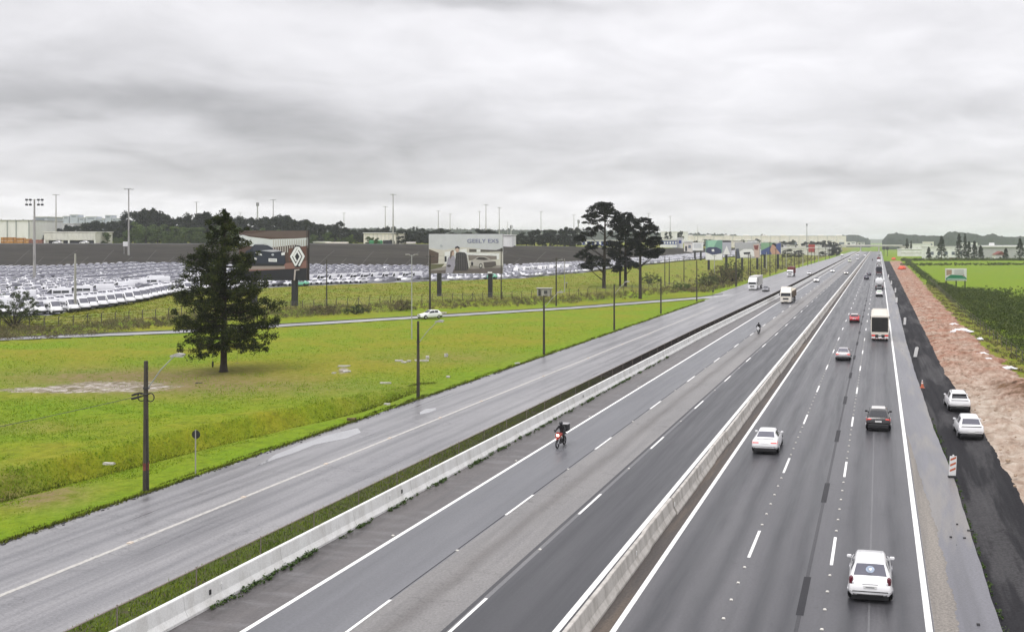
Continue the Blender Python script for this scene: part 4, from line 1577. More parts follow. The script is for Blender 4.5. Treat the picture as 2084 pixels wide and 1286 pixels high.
# big semi-trailer in the right lane, seen from behind
t = empty('box_lorry', label='ivory semi-trailer lorry with a black rear curtain in the right lane', cat='lorry')
Z0, Z1, W = 1.25, 3.62, 1.24
box_trailer(t, 0.12, 13.2, W, Z0, Z1, IVORY, IVORY, IVORY)
mr = MB()
for i in range(1, 6):
    mr.box(-W, W, .12 + i * 2.2 - .04, .12 + i * 2.2 + .04, Z1 + .02, Z1 + .075)
mr.build('roof_bow', IVORY, t)
MB().bbox((0, .10, 2.36), (2.40, .06, 2.06), .01).build('rear_curtain', TARP, t)
for sg in (1, -1):
    MB().box(sg * 1.20 - .05, sg * 1.20 + .05, .02, .14, Z0, Z1).build('rear_post', IVORY, t)
MB().bbox((0, .08, 3.50), (2.46, .10, .18), .02).build('rear_header', IVORY, t)
MB().bbox((0, .05, 1.12), (2.46, .14, .34), .02).build('rear_sill', IVORY, t)
for sg in (1, -1):
    MB().bbox((sg * .92, .02, .84), (.50, .10, .16), .02).build('tail_light', REDON, t)
    MB().bbox((sg * .92, .04, .60), (.52, .06, .18), .02).build('mudflap', PLATE, t)
MB().bbox((0, .02, .86), (1.24, .08, .18), .01).build('light_panel', PLASTIC, t)
MB().bbox((0, -.03, .88), (.42, .03, .12), .01).build('number_plate', PLATE, t)
MB().bbox((0, .04, .58), (.5, .06, .18), .02).build('mudflap', PLATE, t)
MB().bbox((0, .0, .44), (2.44, .14, .10), .02).build('underrun_bar', PLATE, t)
_st = simple('hazard_red', (.5, .03, .03), .5)
for k in range(6):
    MB().box(-1.12 + k * .40, -1.0 + k * .40, -.075, -.065, .40, .48).build('hazard_stripe', _st, t)
chassis(t, .3, 13, 1.1)
lorry_wheels(t, (1.6, 2.9, 4.2, 11.0, 12.2, 15.3))
cab(t, IVORY, 13.8, h=2.95, roof=True)
place(t, (0.12, 139.9, 0), 0)


def tipper(label, loc, paint, bodymat, L=9.5, topz=2.9, cover=None, name='tipper_lorry', h=3.0, roof=True):
    t = empty(name, label=label, cat='lorry')
    # drives along +y, the front of the cab at y = 0
    MB().prism([(-1.22, 1.15), (1.22, 1.15), (1.25, topz), (-1.25, topz)], -2.9 - L, -2.9).build('load_body', bodymat, t)
    m = MB().box(-.03, .03, -.05, .05, 1.2, topz).mesh('side_post', bodymat)
    n = int(L / 1.2)
    for i in range(n + 1):
        for sg in (1, -1):
            obj('side_post', m, t, (sg * 1.26, -2.95 - i * (L - .1) / n, 0))
    MB().prism([(-1.24, topz), (1.24, topz), (.7, topz + .22), (-.7, topz + .22)], -2.9 - L, -2.9).build('tarpaulin', cover or GREYTARP, t)
    chassis(t, -2.7 - L, -.6)
    lorry_wheels(t, (-1.3, -3.6, -4.9, -2.9 - L + 3.5, -2.9 - L + 2.2, -2.9 - L + .9))
    cab(t, paint, -2.2, h=h, roof=roof)
    place(t, loc, PI)
    return t


tipper('ivory oncoming lorry with brown load body in the slow lane', (-20.95, 219.3, 0), IVORY, simple('brown_body', (.16, .12, .085), .7, 0, .3, 1), 11, 2.75, simple('sand_tarp', (.50, .45, .36), .8))
t = empty('box_lorry', label='white oncoming lorry with grey curtain trailer on the service road', cat='lorry')
MB().box(-1.25, 1.25, -15.6, -2.6, 1.15, 3.85).build('trailer_box', GREYTARP, t)
MB().bbox((0, -9.1, 3.88), (2.54, 13.04, .12), .03).build('trailer_roof', WHITEP, t)
_m = MB().box(-.012, .012, -.06, .06, 1.2, 3.8).mesh('curtain_strap', simple('strap_grey', (.3, .3, .3), .7))
for i in range(10):
    for sg in (1, -1):
        obj('curtain_strap', _m, t, (sg * 1.262, -3.3 - i * 1.3, 0))
for sg in (1, -1):
    MB().box(sg * 1.265 - .01, sg * 1.265 + .01, -4.9, -3.8, 2.2, 3.4).build('side_panel', simple('panel_navy', (.05, .06, .10), .6), t)
chassis(t, -15.3, -.6)
lorry_wheels(t, (-1.3, -4.3, -12.2, -13.4, -14.6))
cab(t, WHITEP, -2.2, h=2.9, roof=True)
place(t, (-36.2, 277, 0), PI)
tipper('white oncoming lorry with a dark red load body on the service road', (-34.9, 383, 0), WHITEP, simple('oxide_body', (.17, .035, .03), .7, 0, .2, 1), 9, 3.7, simple('oxide_top', (.15, .05, .05), .7), roof=False, h=2.7)
tipper('small white lorry far along the service road near the bridge', (-30, 800, 0), WHITEP, GREYTARP, 7, 3.2, WHITEP, roof=False)


def tanker(label, loc, tankmat, L=9.0, R=1.2, name='tanker_lorry'):
    t = empty(name, label=label, cat='lorry')
    mb = MB()
    n = 18
    mb.tube([(0, 0, 0), (0, .12, 0), (0, .3, 0), (0, L - .3, 0), (0, L - .1, 0), (0, L, 0)], [R * .55, R * .86, R, R, R * .86, R * .5], n)
    mb.v = [(x, y, z * 0.88 + 2.35) for x, y, z in mb.v]
    mb.build('tank', tankmat, t, 50)
    m = MB()
    m.ring((0, 0, 0), R, .03, 18, 4, 'y')
    m.v = [(x, y, z * .88) for x, y, z in m.v]
    mm = m.mesh('tank_band', STEEL)
    for y in (1.4, 3.4, 5.4, 7.4):
        obj('tank_band', mm, t, (0, y, 2.35))
    for y in (2.2, 4.4, 6.6):
        MB().cyl((0, y, 3.42), .28, .16, 12).build('hatch_cover', DARKST, t)
    MB().bbox((0, .05, .95), (2.4, .18, .30), .03).build('bumper', DARKST, t)
    for sg in (1, -1):
        MB().bbox((sg * .95, -.05, .95), (.34, .05, .14), .01).build('tail_light', REDL, t)
    chassis(t, .1, L + .5)
    lorry_wheels(t, (1.2, 2.4, 3.6, L + 1.5))
    cab(t, WHITEP, L + .3, h=2.8, roof=False)
    place(t, loc, 0)
    return t


tanker('white tanker lorry ahead of the white pickup in the right lane', (0.1, 288, 0), WHITEP)
# white pickup/van that follows the tanker
r, s = make_car('hatchback_car', 'suv', WHITEP, 'white car with a green patch on its rear window behind the tanker', 'car', tint=simple('greenish_glass', (.30, .38, .28), .15))
rear_kit(r, s, 'suv', WHITEP, 'suv')
place(r, (0.05, 251.5, 0), 0)
t = empty('dump_lorry', label='dark dump lorry ahead of the white tanker in the right lane', cat='lorry')
_bd = simple('dark_body', (.022, .022, .032), .6, 0, .2, 1)
MB().prism([(-1.1, 1.2), (1.1, 1.2), (1.28, 2.9), (.9, 3.4), (-.9, 3.4), (-1.28, 2.9)], 0, 7).build('load_body', _bd, t)
MB().bbox((0, -.02, 1.0), (2.3, .12, .3), .03).build('bumper', simple('maroon', (.12, .03, .035), .6), t)
for sg in (1, -1):
    MB().bbox((sg * .9, -.1, 1.0), (.3, .04, .12), .01).build('tail_light', REDL, t)
chassis(t, .2, 8)
lorry_wheels(t, (1.2, 2.5, 8.4))
cab(t, simple('maroon2', (.10, .02, .025), .5), 7.2, h=2.7, roof=False)
place(t, (0, 412, 0), 0)
r, s = make_car('cargo_van', 'van', WHITEP, 'white van ahead of the dark dump lorry', 'van')
MB().bbox((0, .0, 1.9), (1.3, .06, .6), .02).build('rear_window', GLASS, r)
for sg in (1, -1):
    MB().bbox((sg * .9, 0, 1.2), (.12, .06, .4), .02).build('tail_light', REDL, r)
place(r, (0, 497, 0), 0)
tanker('white tanker lorry far ahead, second in the queue of the right lane', (-.1, 575, 0), WHITEP, 8)
t = tanker('maroon tanker lorry farthest ahead in the right lane', (-.3, 668, 0), simple('maroon3', (.16, .03, .035), .5), 7)
t = empty('box_lorry', label='pale box lorry farthest away in the right lane before the bridge', cat='lorry')
box_trailer(t, 0, 9, 1.25, 1.2, 3.9, GREYTARP, GREYTARP, WHITEP, False)
MB().bbox((0, -.02, 2.5), (1.6, .04, 1.6), .02).build('rear_door', simple('door_grey', (.25, .25, .25), .6), t)
chassis(t, .2, 10)
lorry_wheels(t, (1.5, 2.8, 10.2))
cab(t, WHITEP, 9.2, h=2.8, roof=False)
place(t, (0.2, 800, 0), 0)


# ------------------------------------------------------------------ motorcycles and riders
def skin_body(name, pts, edges, radii, mat, loc, rz, label):
    """one continuous figure grown from a skeleton"""
    me = bpy.data.meshes.new(name)
    me.from_pydata(pts, edges, [])
    tmp = bpy.data.objects.new(name + '_rig', me)
    COL.objects.link(tmp)
    md = tmp.modifiers.new('skin', 'SKIN')
    for i, r in enumerate(radii):
        me.skin_vertices[0].data[i].radius = r if isinstance(r, tuple) else (r, r)
    me.skin_vertices[0].data[0].use_root = True
    sb = tmp.modifiers.new('sub', 'SUBSURF')
    sb.levels = sb.render_levels = 2
    dg = bpy.context.evaluated_depsgraph_get()
    new = bpy.data.meshes.new_from_object(tmp.evaluated_get(dg))
    bpy.data.objects.remove(tmp)
    new.materials.clear()
    new.materials.append(mat)
    new.name = name
    new.polygons.foreach_set('use_smooth', [True] * len(new.polygons))
    return new


CLOTH = simple('dark_jacket', (0.012, 0.012, 0.014), 0.8, 0, 0.3, 5)
DENIM = simple('dark_jeans', (0.018, 0.018, 0.026), 0.85, 0, 0.3, 5)
HELM = simple('helmet_black', (0.02, 0.02, 0.022), 0.2, 0, 0.1, 3, 0.5)
SKIN = simple('skin_tone', (0.35, 0.20, 0.14), 0.6)


def motorcycle(label, plabel, loc, rz, paint, lit=True, boxm=None, helmet=HELM):
    """front of the bike towards +y"""
    b = empty('motorcycle', label=label, cat='motorcycle')
    for y, nm in ((.68, 'wheel'), (-.62, 'wheel')):
        w = MB().ring((0, 0, 0), .27, .05, 20, 8).build('wheel', RUBBER, b, 60, (0, y, .32))
        m = MB().cyl((0, 0, 0), .05, .12, 8, 'x')
        for k in range(6):
            a = PI * 2 * k / 6
            m.tube([(0, 0, 0), (0, .23 * math.cos(a), .23 * math.sin(a))], .012, 4)
        m.build('rim', RIM, w)
    for sg in (1, -1):
        MB().tube([(sg * .08, .68, .32), (sg * .08, .48, .80), (sg * .09, .40, .98)], [.022, .026, .028], 7).build('fork', CHROME, b)
    MB().prism([(.55, .62), (.86, .66), (.80, .70), (.56, .69)], -.07, .07, axis='x').build('mudguard', paint, b)
    MB().tube([(0, .40, .90), (0, .1, .72), (0, -.3, .66), (0, -.7, .78)], [.05, .06, .06, .04], 8).build('frame', DARKST, b)
    MB().bbox((0, .05, .42), (.28, .46, .34), .06).build('engine', DARKST, b)
    MB().ball((0, .12, .86), .2, 12, 8, 0, (.75, 1.35, .72)).build('fuel_tank', paint, b, 60)
    MB().bbox((0, -.38, .80), (.26, .68, .11), .04).build('seat', PLASTIC, b)
    MB().tube([(-.36, .30, 1.06), (-.16, .40, 1.04), (.16, .40, 1.04), (.36, .30, 1.06)], .016, 7).build('handlebar', DARKST, b)
    mb = MB()
    mb.prism([(-.16, .70), (.16, .70), (.19, .90), (.10, 1.10), (-.10, 1.10), (-.19, .90)], .50, .62)
    mb.build('front_fairing', paint, b)
    MB().bbox((0, .64, .90), (.20, .06, .16), .03).build('headlight', LAMPON if lit else CLEARL, b)
    MB().tube([(.13, .1, .28), (.16, -.3, .30), (.17, -.8, .42)], [.03, .045, .055], 8).build('exhaust', CHROME, b)
    for sg in (1, -1):
        MB().bbox((sg * .34, .36, 1.18), (.12, .03, .08), .012).build('mirror', PLASTIC, b)
        MB().bbox((sg * .24, .50, .82), (.08, .06, .06), .015).build('indicator', STUDY, b)
    MB().bbox((0, -.86, .76), (.16, .06, .08), .02).build('tail_light', REDL, b)
    place(b, loc, rz)
    # the rider sits on the seat, feet on the pegs, hands on the grips
    P = [(0, -.30, .93), (0, -.22, 1.16), (0, -.10, 1.38), (0, -.06, 1.46), (0, -.01, 1.56),
         (.20, -.10, 1.36), (.33, .06, 1.17), (.33, .27, 1.09), (-.20, -.10, 1.36), (-.33, .06, 1.17), (-.33, .27, 1.09),
         (.12, -.27, .90), (.24, .14, .82), (.20, -.06, .42), (.20, .10, .36),
         (-.12, -.27, .90), (-.24, .14, .82), (-.20, -.06, .42), (-.20, .10, .36)]
    E = [(0, 1), (1, 2), (2, 3), (3, 4), (2, 5), (5, 6), (6, 7), (2, 8), (8, 9), (9, 10), (0, 11), (11, 12), (12, 13), (13, 14), (0, 15), (15, 16), (16, 17), (17, 18)]
    Rr = [(.17, .14), (.17, .13), (.19, .13), .07, .075, .085, .06, .045, .085, .06, .045, .11, .085, .06, .05, .11, .085, .06, .05]
    me = skin_body('person', P, E, Rr, CLOTH, loc, rz, plabel)
    # the head under the helmet, and hands closed on the grips
    pr = obj('person', me, None, loc, rz)
    tag(pr, plabel, 'person')
    MB().ball((0, .02, 1.64), .145, 14, 10, 0, (.92, 1.1, 1.05)).build('helmet', helmet, pr, 60)
    mb = MB()
    vs = []
    for i in range(7):
        a = math.radians(-55 + i * 18.3)
        for zz, rr in ((1.60, .158), (1.69, .156)):
            vs.append((rr * .93 * math.sin(a), .02 + rr * 1.08 * math.cos(a), zz))
    mb.add(vs, [(2 * i, 2 * i + 2, 2 * i + 3, 2 * i + 1) for i in range(6)])
    mb.build('visor', GLASS, pr)
    for sg in (1, -1):
        mb = MB()
        mb.bbox((sg * .33, .285, 1.085), (.085, .07, .04), .012)
        for k in range(4):
            x = sg * (.30 + k * .022)
            ln = (.055, .06, .058, .05)[k]
            mb.tube([(x, .30, 1.095), (x, .30 + ln * .7, 1.08), (x, .30 + ln * .7, 1.045), (x, .295, 1.035)], .0095, 5)
        mb.tube([(sg * .285, .28, 1.075), (sg * .275, .305, 1.05), (sg * .285, .32, 1.04)], .011, 5)
        mb.build('glove', CLOTH, pr)
    mb = MB()
    for sg in (1, -1):
        mb.bbox((sg * .20, .10, .33), (.10, .26, .09), .03)
    mb.build('shoes', PLASTIC, pr)
    if boxm:
        x, y, z = loc
        q = Matrix.Rotation(rz, 3, 'Z') @ Vector((0, -.82, .92))
        bx = empty('delivery_box', (x + q.x, y + q.y, z + q.z), rz, boxm[1], 'box')
        MB().bbox((0, 0, .26), (.52, .50, .48), .04).build('box_body', PLASTIC, bx)
        MB().bbox((0, 0, .53), (.55, .53, .08), .03).build('lid', boxm[0], bx)
    return b


ORANGE = simple('red_bike_paint', (0.40, 0.035, 0.02), 0.3, 0, 0.15, 4, 0.4)
motorcycle('red motorcycle with lit headlight riding on the white edge line', 'person in dark jacket and helmet riding the red motorcycle', (-21.85, 64.1, 0), PI - .05, ORANGE, True,
           (simple('lid_grey', (.35, .34, .35), .5), 'black delivery box with grey lid on the back of the red motorcycle'))
motorcycle('white fronted motorcycle coming down between the left carriageway lanes', 'person in black on the white fronted motorcycle', (-18.3, 147.8, 0), PI, simple('white_bike_paint', (.75, .75, .76), .3), False, None)
motorcycle('black motorcycle far ahead in the middle lane going away', 'person in black on the far motorcycle going away', (-4.6, 690, 0), 0, BLACKP, False, None)


# ------------------------------------------------------------------ vegetation
def leafcloud(C, R, per, size, aspect=.6, rng=NPR, up=0.0):
    """quads scattered in soft balls round the centres C with radii R (N,3)"""
    C = np.repeat(np.asarray(C, float), per, 0)
    R = np.repeat(np.asarray(R, float), per, 0)
    n = len(C)
    d = rng.normal(size=(n, 3))
    d /= np.linalg.norm(d, axis=1)[:, None]
    p = C + d * R * (rng.random((n, 1)) ** 0.45)
    a = rng.normal(size=(n, 3))
    a[:, 2] *= 0.6
    a /= np.linalg.norm(a, axis=1)[:, None]
    b = np.cross(a, rng.normal(size=(n, 3)) + np.array([0, 0, up]))
    b /= np.linalg.norm(b, axis=1)[:, None] + 1e-9
    s = size * rng.uniform(.6, 1.35, (n, 1))
    a, b = a * s, b * s * aspect
    V = np.stack([p - a, p - b, p + a, p + b], 1).reshape(-1, 3)
    F = np.arange(4 * n).reshape(-1, 4)
    return V, F


def blades(C, R, per, ln, w, rng=NPR, lift=.35):
    """needle sprays: thin quads that radiate from each centre"""
    C = np.repeat(np.asarray(C, float), per, 0)
    R = np.repeat(np.asarray(R, float), per, 0)
    n = len(C)
    d = rng.normal(size=(n, 3))
    d[:, 2] += lift
    d /= np.linalg.norm(d, axis=1)[:, None]
    base = C + d * R * rng.uniform(0, .9, (n, 1))
    side = np.cross(d, rng.normal(size=(n, 3)))
    side /= np.linalg.norm(side, axis=1)[:, None] + 1e-9
    L = ln * rng.uniform(.6, 1.2, (n, 1))
    W = w * rng.uniform(.7, 1.3, (n, 1))
    V = np.stack([base - side * W, base + side * W, base + d * L + side * W * .3, base + d * L - side * W * .3], 1).reshape(-1, 3)
    return V, np.arange(4 * n).reshape(-1, 4)


PINEL = leafmat('pine_needles', [(0.007, 0.012, 0.003), (0.016, 0.025, 0.004), (0.036, 0.048, 0.007), (0.090, 0.098, 0.014)], .85, 0, .5)
DARKL = leafmat('dark_needles', [(0.005, 0.007, 0.005), (0.009, 0.012, 0.008), (0.020, 0.022, 0.011)], .85, 0, .25)
FOR1 = leafmat('forest_leaves', [(0.007, 0.011, 0.006), (0.014, 0.022, 0.009), (0.032, 0.042, 0.015)], .7, 0, .14)
FOR2 = leafmat('bright_leaves', [(0.030, 0.052, 0.012), (0.068, 0.110, 0.022), (0.13, 0.175, 0.040)], .7, 0, .14)
BANKL2 = leafmat('bank_tuft_blades', [(0.095, 0.120, 0.006), (0.15, 0.175, 0.009), (0.22, 0.215, 0.018), (0.26, 0.225, 0.05)], .8, 0, .12)
SCRUB = leafmat('scrub_leaves', [(0.036, 0.044, 0.013), (0.085, 0.082, 0.032), (0.16, 0.125, 0.068), (0.20, 0.155, 0.095)], .8, 0, .35)
BUSHL = leafmat('bush_leaves', [(0.022, 0.034, 0.012), (0.048, 0.066, 0.022), (0.085, 0.100, 0.035)], .7, 0, .5)
THICK = leafmat('thicket_leaves', [(0.016, 0.026, 0.007), (0.042, 0.066, 0.013), (0.088, 0.118, 0.024), (0.14, 0.150, 0.045)], .7, 0, .4)
GRASSL = leafmat('grass_blades', [(0.140, 0.225, 0.006), (0.170, 0.265, 0.007), (0.22, 0.29, 0.010), (0.28, 0.30, 0.020)], .7, 0, .3)
BANKL = leafmat('bank_blades', [(0.045, 0.060, 0.004), (0.085, 0.105, 0.007), (0.14, 0.155, 0.012)], .8, 0, .4)
WEED = leafmat('weed_leaves', [(0.022, 0.048, 0.010), (0.045, 0.085, 0.014), (0.085, 0.125, 0.026)], .6, 0, 2.0)


def big_pine():
    t = empty('pine_tree', (*G(455, 757)[:2], 0), 0, 'tall dark conifer standing alone on the grass field', 'tree')
    rng = random.Random(4)
    mb = MB()
    mb.tube([(0, 0, -.2), (0, 0, .25), (.02, 0, 1.0), (.0, .05, 4), (.08, 0, 9), (.14, .03, 14), (.16, 0, 17.3)], [.62, .42, .34, .29, .21, .11, .03], 12)
    C, R = [], []
    env = [(2.6, 4.9), (3.4, 4.8), (4.6, 5.5), (6.0, 5.6), (7.5, 5.1), (9, 5.0), (10.5, 4.4), (11.5, 4.2), (13, 3.1), (14.5, 2.4), (16, 1.5), (17, .75), (17.8, .25)]
    h = 2.9
    while h < 17.2:
        r = float(np.interp(h, [e[0] for e in env], [e[1] for e in env]))
        n = 6 if h < 14 else 5
        a0 = rng.uniform(0, 6.28)
        for k in range(n):
            a = a0 + 6.28 * k / n + rng.uniform(-.45, .45)
            L = r * rng.choice([.55, .75, .9, 1.0, 1.08])
            # the photograph shows long limbs low on the right and at mid height on the left
            side = math.cos(a) * C_ + math.sin(a) * S_
            if h < 3.4:
                L *= 1.05 if side > 0 else .9
            if 9 < h < 12.5:
                L *= 1.12 if side < 0 else .82
            hh = h + rng.uniform(-.35, .35)
            tip = rng.uniform(-.7, .7) if h < 5 else rng.uniform(-.3, 1.3)
            pts = []
            for i in range(6):
                u = i / 5
                sag = -0.4 * math.sin(u * PI) * min(1, L / 5) * (.9 if h < 4 else .6)
                pts.append((L * u * math.cos(a), L * u * math.sin(a), hh + sag + tip * u * u * L * .25 + .1 * u * L * (h / 18)))
            rr = .035 + .012 * L
            mb.tube(pts, [rr, rr * .85, rr * .65, rr * .5, rr * .35, rr * .18], 5)
            m = max(3, int(L * 2.1))
            for i in range(m):
                u = .30 + .72 * (i + rng.random() * .6) / m
                if u > 1.02:
                    continue
                q = u * 5
                i0 = min(4, int(q))
                f = q - i0
                p = [pts[i0][j] + (pts[i0 + 1][j] - pts[i0][j]) * f for j in range(3)]
                wd = .22 + .16 * L * u * (1.12 - u)
                C.append((p[0] + rng.gauss(0, wd), p[1] + rng.gauss(0, wd), p[2] + .08 + rng.gauss(.10, .30)))
                s = rng.uniform(.36, .62) * (1 if h < 14 else .75)
                R.append((s, s, s * .80))
        h += rng.uniform(.62, .95)
    for i in range(10):
        C.append((.16 + rng.gauss(0, .06), rng.gauss(0, .06), 16.9 + i * .09))
        R.append((.12, .12, .14))
    mb.build('trunk', BARK, t, 60)
    V, F = blades(C, R, 34, .24, .036, NPR, .25)
    V2, F2 = leafcloud(C, np.array(R) * 1.05, 52, .12, .45)
    V, F = np.concatenate([V, V2]), np.concatenate([F, F2 + len(V)])
    obj('crown', npmesh('crown', V, F, PINEL), t)
    return t


big_pine()
# a tyre swing under the pine
x, y, z = G(433, 751)
t = empty('tyre_swing', (x, y, 0), .6, 'old tyre hung on a rope beside the conifer trunk', 'swing')
MB().ring((0, 0, .55), .27, .08, 20, 8).build('tyre', RUBBER, t, 60)
MB().tube([(0, 0, .88), (0, 0, 2.9)], .012, 5).build('rope', simple('rope', (.3, .25, .17), .9), t)
x, y, z = G(483, 748)
t = empty('rope_swing', (x, y, 0), .2, 'thin rope with a wooden seat hanging right of the conifer trunk', 'swing')
MB().bbox((0, 0, .5), (.45, .16, .04), .01).build('seat', simple('old_wood', (.3, .24, .16), .8), t)
MB().tube([(0, 0, .5), (0, 0, 2.9)], .012, 5).build('rope', MATS['rope'], t)


def blob_pine(px, py, htop, blobs, name='pine_tree', label='', lean=0.0, seed=1, Zc=None, thick=.42, limbs=None):
    x, y, _ = G(px, py)
    zc = depth(x, y)
    m = zc / FPX
    zb = land(x, y)
    t = empty(name, (x, y, zb - .1), TH, label, 'tree', 'pines standing on the bank')
    rng = random.Random(seed)
    top = (py - htop) * m
    mb = MB()
    mb.tube([(0, 0, -.3), (0, 0, .4), (lean * .3, 0, top * .3), (lean * .7, .1, top * .6), (lean, 0, top * .92)], [thick * 1.35, thick, thick * .85, thick * .6, thick * .18], 9)
    C, R = [], []
    for bx, by, br in blobs:
        cx, cz, rr = (bx - px) * m, (py - by) * m, br * m * 1.18
        cy = rng.uniform(-.8, .8) * rr
        # limb from the trunk up into the clump
        a = max(1.0, cz - abs(cx) * .7 - rr * .4)
        mb.tube([(lean * a / top, 0, a), (cx * .5, cy * .5, (a + cz) * .5 - .2), (cx, cy, cz)], [.17, .11, .04], 5)
        n = int(18 + rr * rr * 3.6)
        for i in range(n):
            u, v = rng.uniform(0, 6.28), rng.uniform(-.45, 1)
            q = math.sqrt(max(0, 1 - v * v)) * rng.uniform(.55, 1.05)
            C.append((cx + rr * q * math.cos(u), cy + rr * q * math.sin(u), cz + rr * .72 * v))
            s = rng.uniform(.45, .85)
            R.append((s * 1.2, s * 1.2, s * .6))
    mb.build('trunk', BARK, t, 60)
    V, F = leafcloud(C, R, 40, .25, .45)
    obj('crown', npmesh('crown', V, F, DARKL), t)
    return t


blob_pine(1229, 590, 418, [(1222, 436, 24), (1205, 452, 17), (1243, 446, 20), (1232, 428, 16), (1194, 478, 13), (1258, 462, 16), (1180, 490, 9), (1190, 523, 14), (1212, 540, 18), (1195, 545, 13), (1240, 505, 14), (1218, 470, 9), (1230, 540, 12), (1205, 505, 10)],
          label='tallest of the bank pines, leftmost, with an open domed crown', seed=3, lean=.4, thick=.55)
blob_pine(1262, 586, 440, [(1262, 455, 18), (1255, 480, 14), (1268, 500, 17), (1250, 520, 13), (1270, 540, 15), (1258, 552, 10)],
          label='slim bank pine hidden in the middle of the pine group', seed=5, thick=.32)
blob_pine(1273, 586, 436, [(1275, 450, 17), (1290, 462, 16), (1282, 485, 19), (1290, 515, 17), (1262, 530, 16), (1288, 545, 12), (1270, 470, 15), (1300, 490, 12)],
          label='dense dark bank pine right of the tallest pine', seed=6, thick=.5)
blob_pine(1303, 608, 445, [(1312, 458, 17), (1326, 470, 14), (1300, 476, 13), (1333, 492, 12), (1318, 500, 14), (1340, 512, 9), (1306, 515, 13), (1325, 520, 11), (1292, 500, 12)],
          label='rightmost of the bank pines, with a rounded crown', seed=7, thick=.42)


def unit_tree(seed, leaf, squat=False):
    """crown and trunk of a broad tree one unit high"""
    rng = random.Random(seed)
    mb = MB()
    mb.tube([(0, 0, -.05), (0, 0, .3), (.02, .01, .7)], [.03, .022, .008], 6)
    C, R = [], []
    for i in range(24):
        a = rng.uniform(0, 6.28)
        z = rng.uniform(.10, .90) if not squat else rng.uniform(.06, .85)
        wmax = .36 * math.sqrt(max(.02, 1 - ((z - .45) / .55) ** 2))
        q = wmax * rng.random() ** .5
        C.append((q * math.cos(a), q * math.sin(a), z))
        s = rng.uniform(.10, .17)
        R.append((s, s, s * .7))
    V, F = leafcloud(C, R, 110, .030, .7)
    return npmesh('crown', V, F, leaf), mb.mesh('trunk', BARK)


TREES = [unit_tree(s, FOR1) for s in (1, 2, 3, 4)]
TREES2 = [unit_tree(s, FOR2, True) for s in (5, 6, 7)]


def put_tree(px, zc, h, wide, label, group, kinds, z=None, rng=RNG, name='tree', cat='tree'):
    x, y, _ = AT(px, zc)
    zb = hz(px, zc) if z is None else z
    t = empty(name, (x, y, zb - .2), rng.uniform(0, 6.28), label, cat, group)
    cm, tm = rng.choice(kinds)
    c = obj('crown', cm, t)
    k = obj('trunk', tm, t)
    c.scale = (h * wide, h * wide, h)
    k.scale = (h * wide, h * wide, h)
    return t


ENV = [(60, 482), (80, 476), (110, 470), (140, 458), (180, 452), (215, 448), (250, 450), (268, 434), (300, 429), (330, 434), (365, 442), (400, 438), (440, 438), (480, 441),
       (510, 447), (545, 446), (575, 440), (600, 448), (640, 456), (680, 453), (720, 463), (760, 468), (800, 462), (840, 465), (900, 470), (980, 470), (1050, 474), (1110, 468), (1170, 465), (1340, 468), (1370, 478)]
_ex, _ey = [e[0] for e in ENV], [e[1] for e in ENV]
_r = random.Random(21)
px = 85.0
while px < 1180:
    zc = _r.uniform(560, 640)
    ytop = float(np.interp(px, _ex, _ey)) + _r.uniform(-3, 7)
    zt = H + (CY - ytop) * zc / FPX
    h = max(4, (zt - hz(px, zc)) * 1.10)
    put_tree(px, zc, h, _r.uniform(.85, 1.25) * min(1.6, max(.8, 11 / h)), 'dark broad tree in the wood behind the paved slope', 'dark trees of the wood', TREES, rng=_r)
    px += _r.uniform(7, 13) if px < 780 else _r.uniform(10, 17)
px = 120.0
while px < 770:
    zc = _r.uniform(497, 555)
    ytop = float(np.interp(px, _ex, _ey)) + _r.uniform(9, 34)
    if ytop < 488:
        zt = H + (CY - ytop) * zc / FPX
        if not (85 < px < 205):
            put_tree(px, zc, max(4, zt - hz(px, zc)), _r.uniform(.9, 1.3), 'bright green bushy tree at the front edge of the wood', 'front trees of the wood', TREES2, rng=_r)
    px += _r.uniform(9, 16)
for px, yt, zc, w in ((585, 441, 600, .8), (845, 459, 640, .5), (1000, 466, 640, 1.2), (1120, 465, 700, .9), (1360, 470, 900, .7), (1385, 468, 900, .5)):
    zt = H + (CY - yt) * zc / FPX
    put_tree(px, zc, zt - hz(px, zc), w, 'dark tree sticking up out of the tree line', 'tall trees over the tree line', TREES, rng=_r)


# ------------------------------------------------------------------ scrub, bushes, thicket, grass
def scrub_band():
    rng = np.random.default_rng(8)
    C, R = [], []
    for i in range(2600):
        px = rng.uniform(-60, 1500)
        p0 = prof_at(px)[0][0]
        zc = p0 - rng.uniform(1, 25) * (p0 / 200)
        x, y, _ = AT(px, zc)
        s = rng.uniform(.28, .62) * (1 + .5 * math.sin(px * .045) * math.sin(px * .013 + 1))
        C.append((x, y, s * .5))
        R.append((s * 1.3, s * 1.3, s * 1.25))
    V, F = leafcloud(C, R, 30, .105, .40, rng)
    V2, F2 = blades(np.array(C)[::2], np.array(R)[::2] * .9, 14, .55, .018, rng, 1.6)
    V, F = np.concatenate([V, V2]), np.concatenate([F, F2 + len(V)])
    tag(obj('scrub', npmesh('scrub', V, F, SCRUB)), 'brown green scrub growing along the fence below the bank', 'scrub', kind='stuff')


scrub_band()


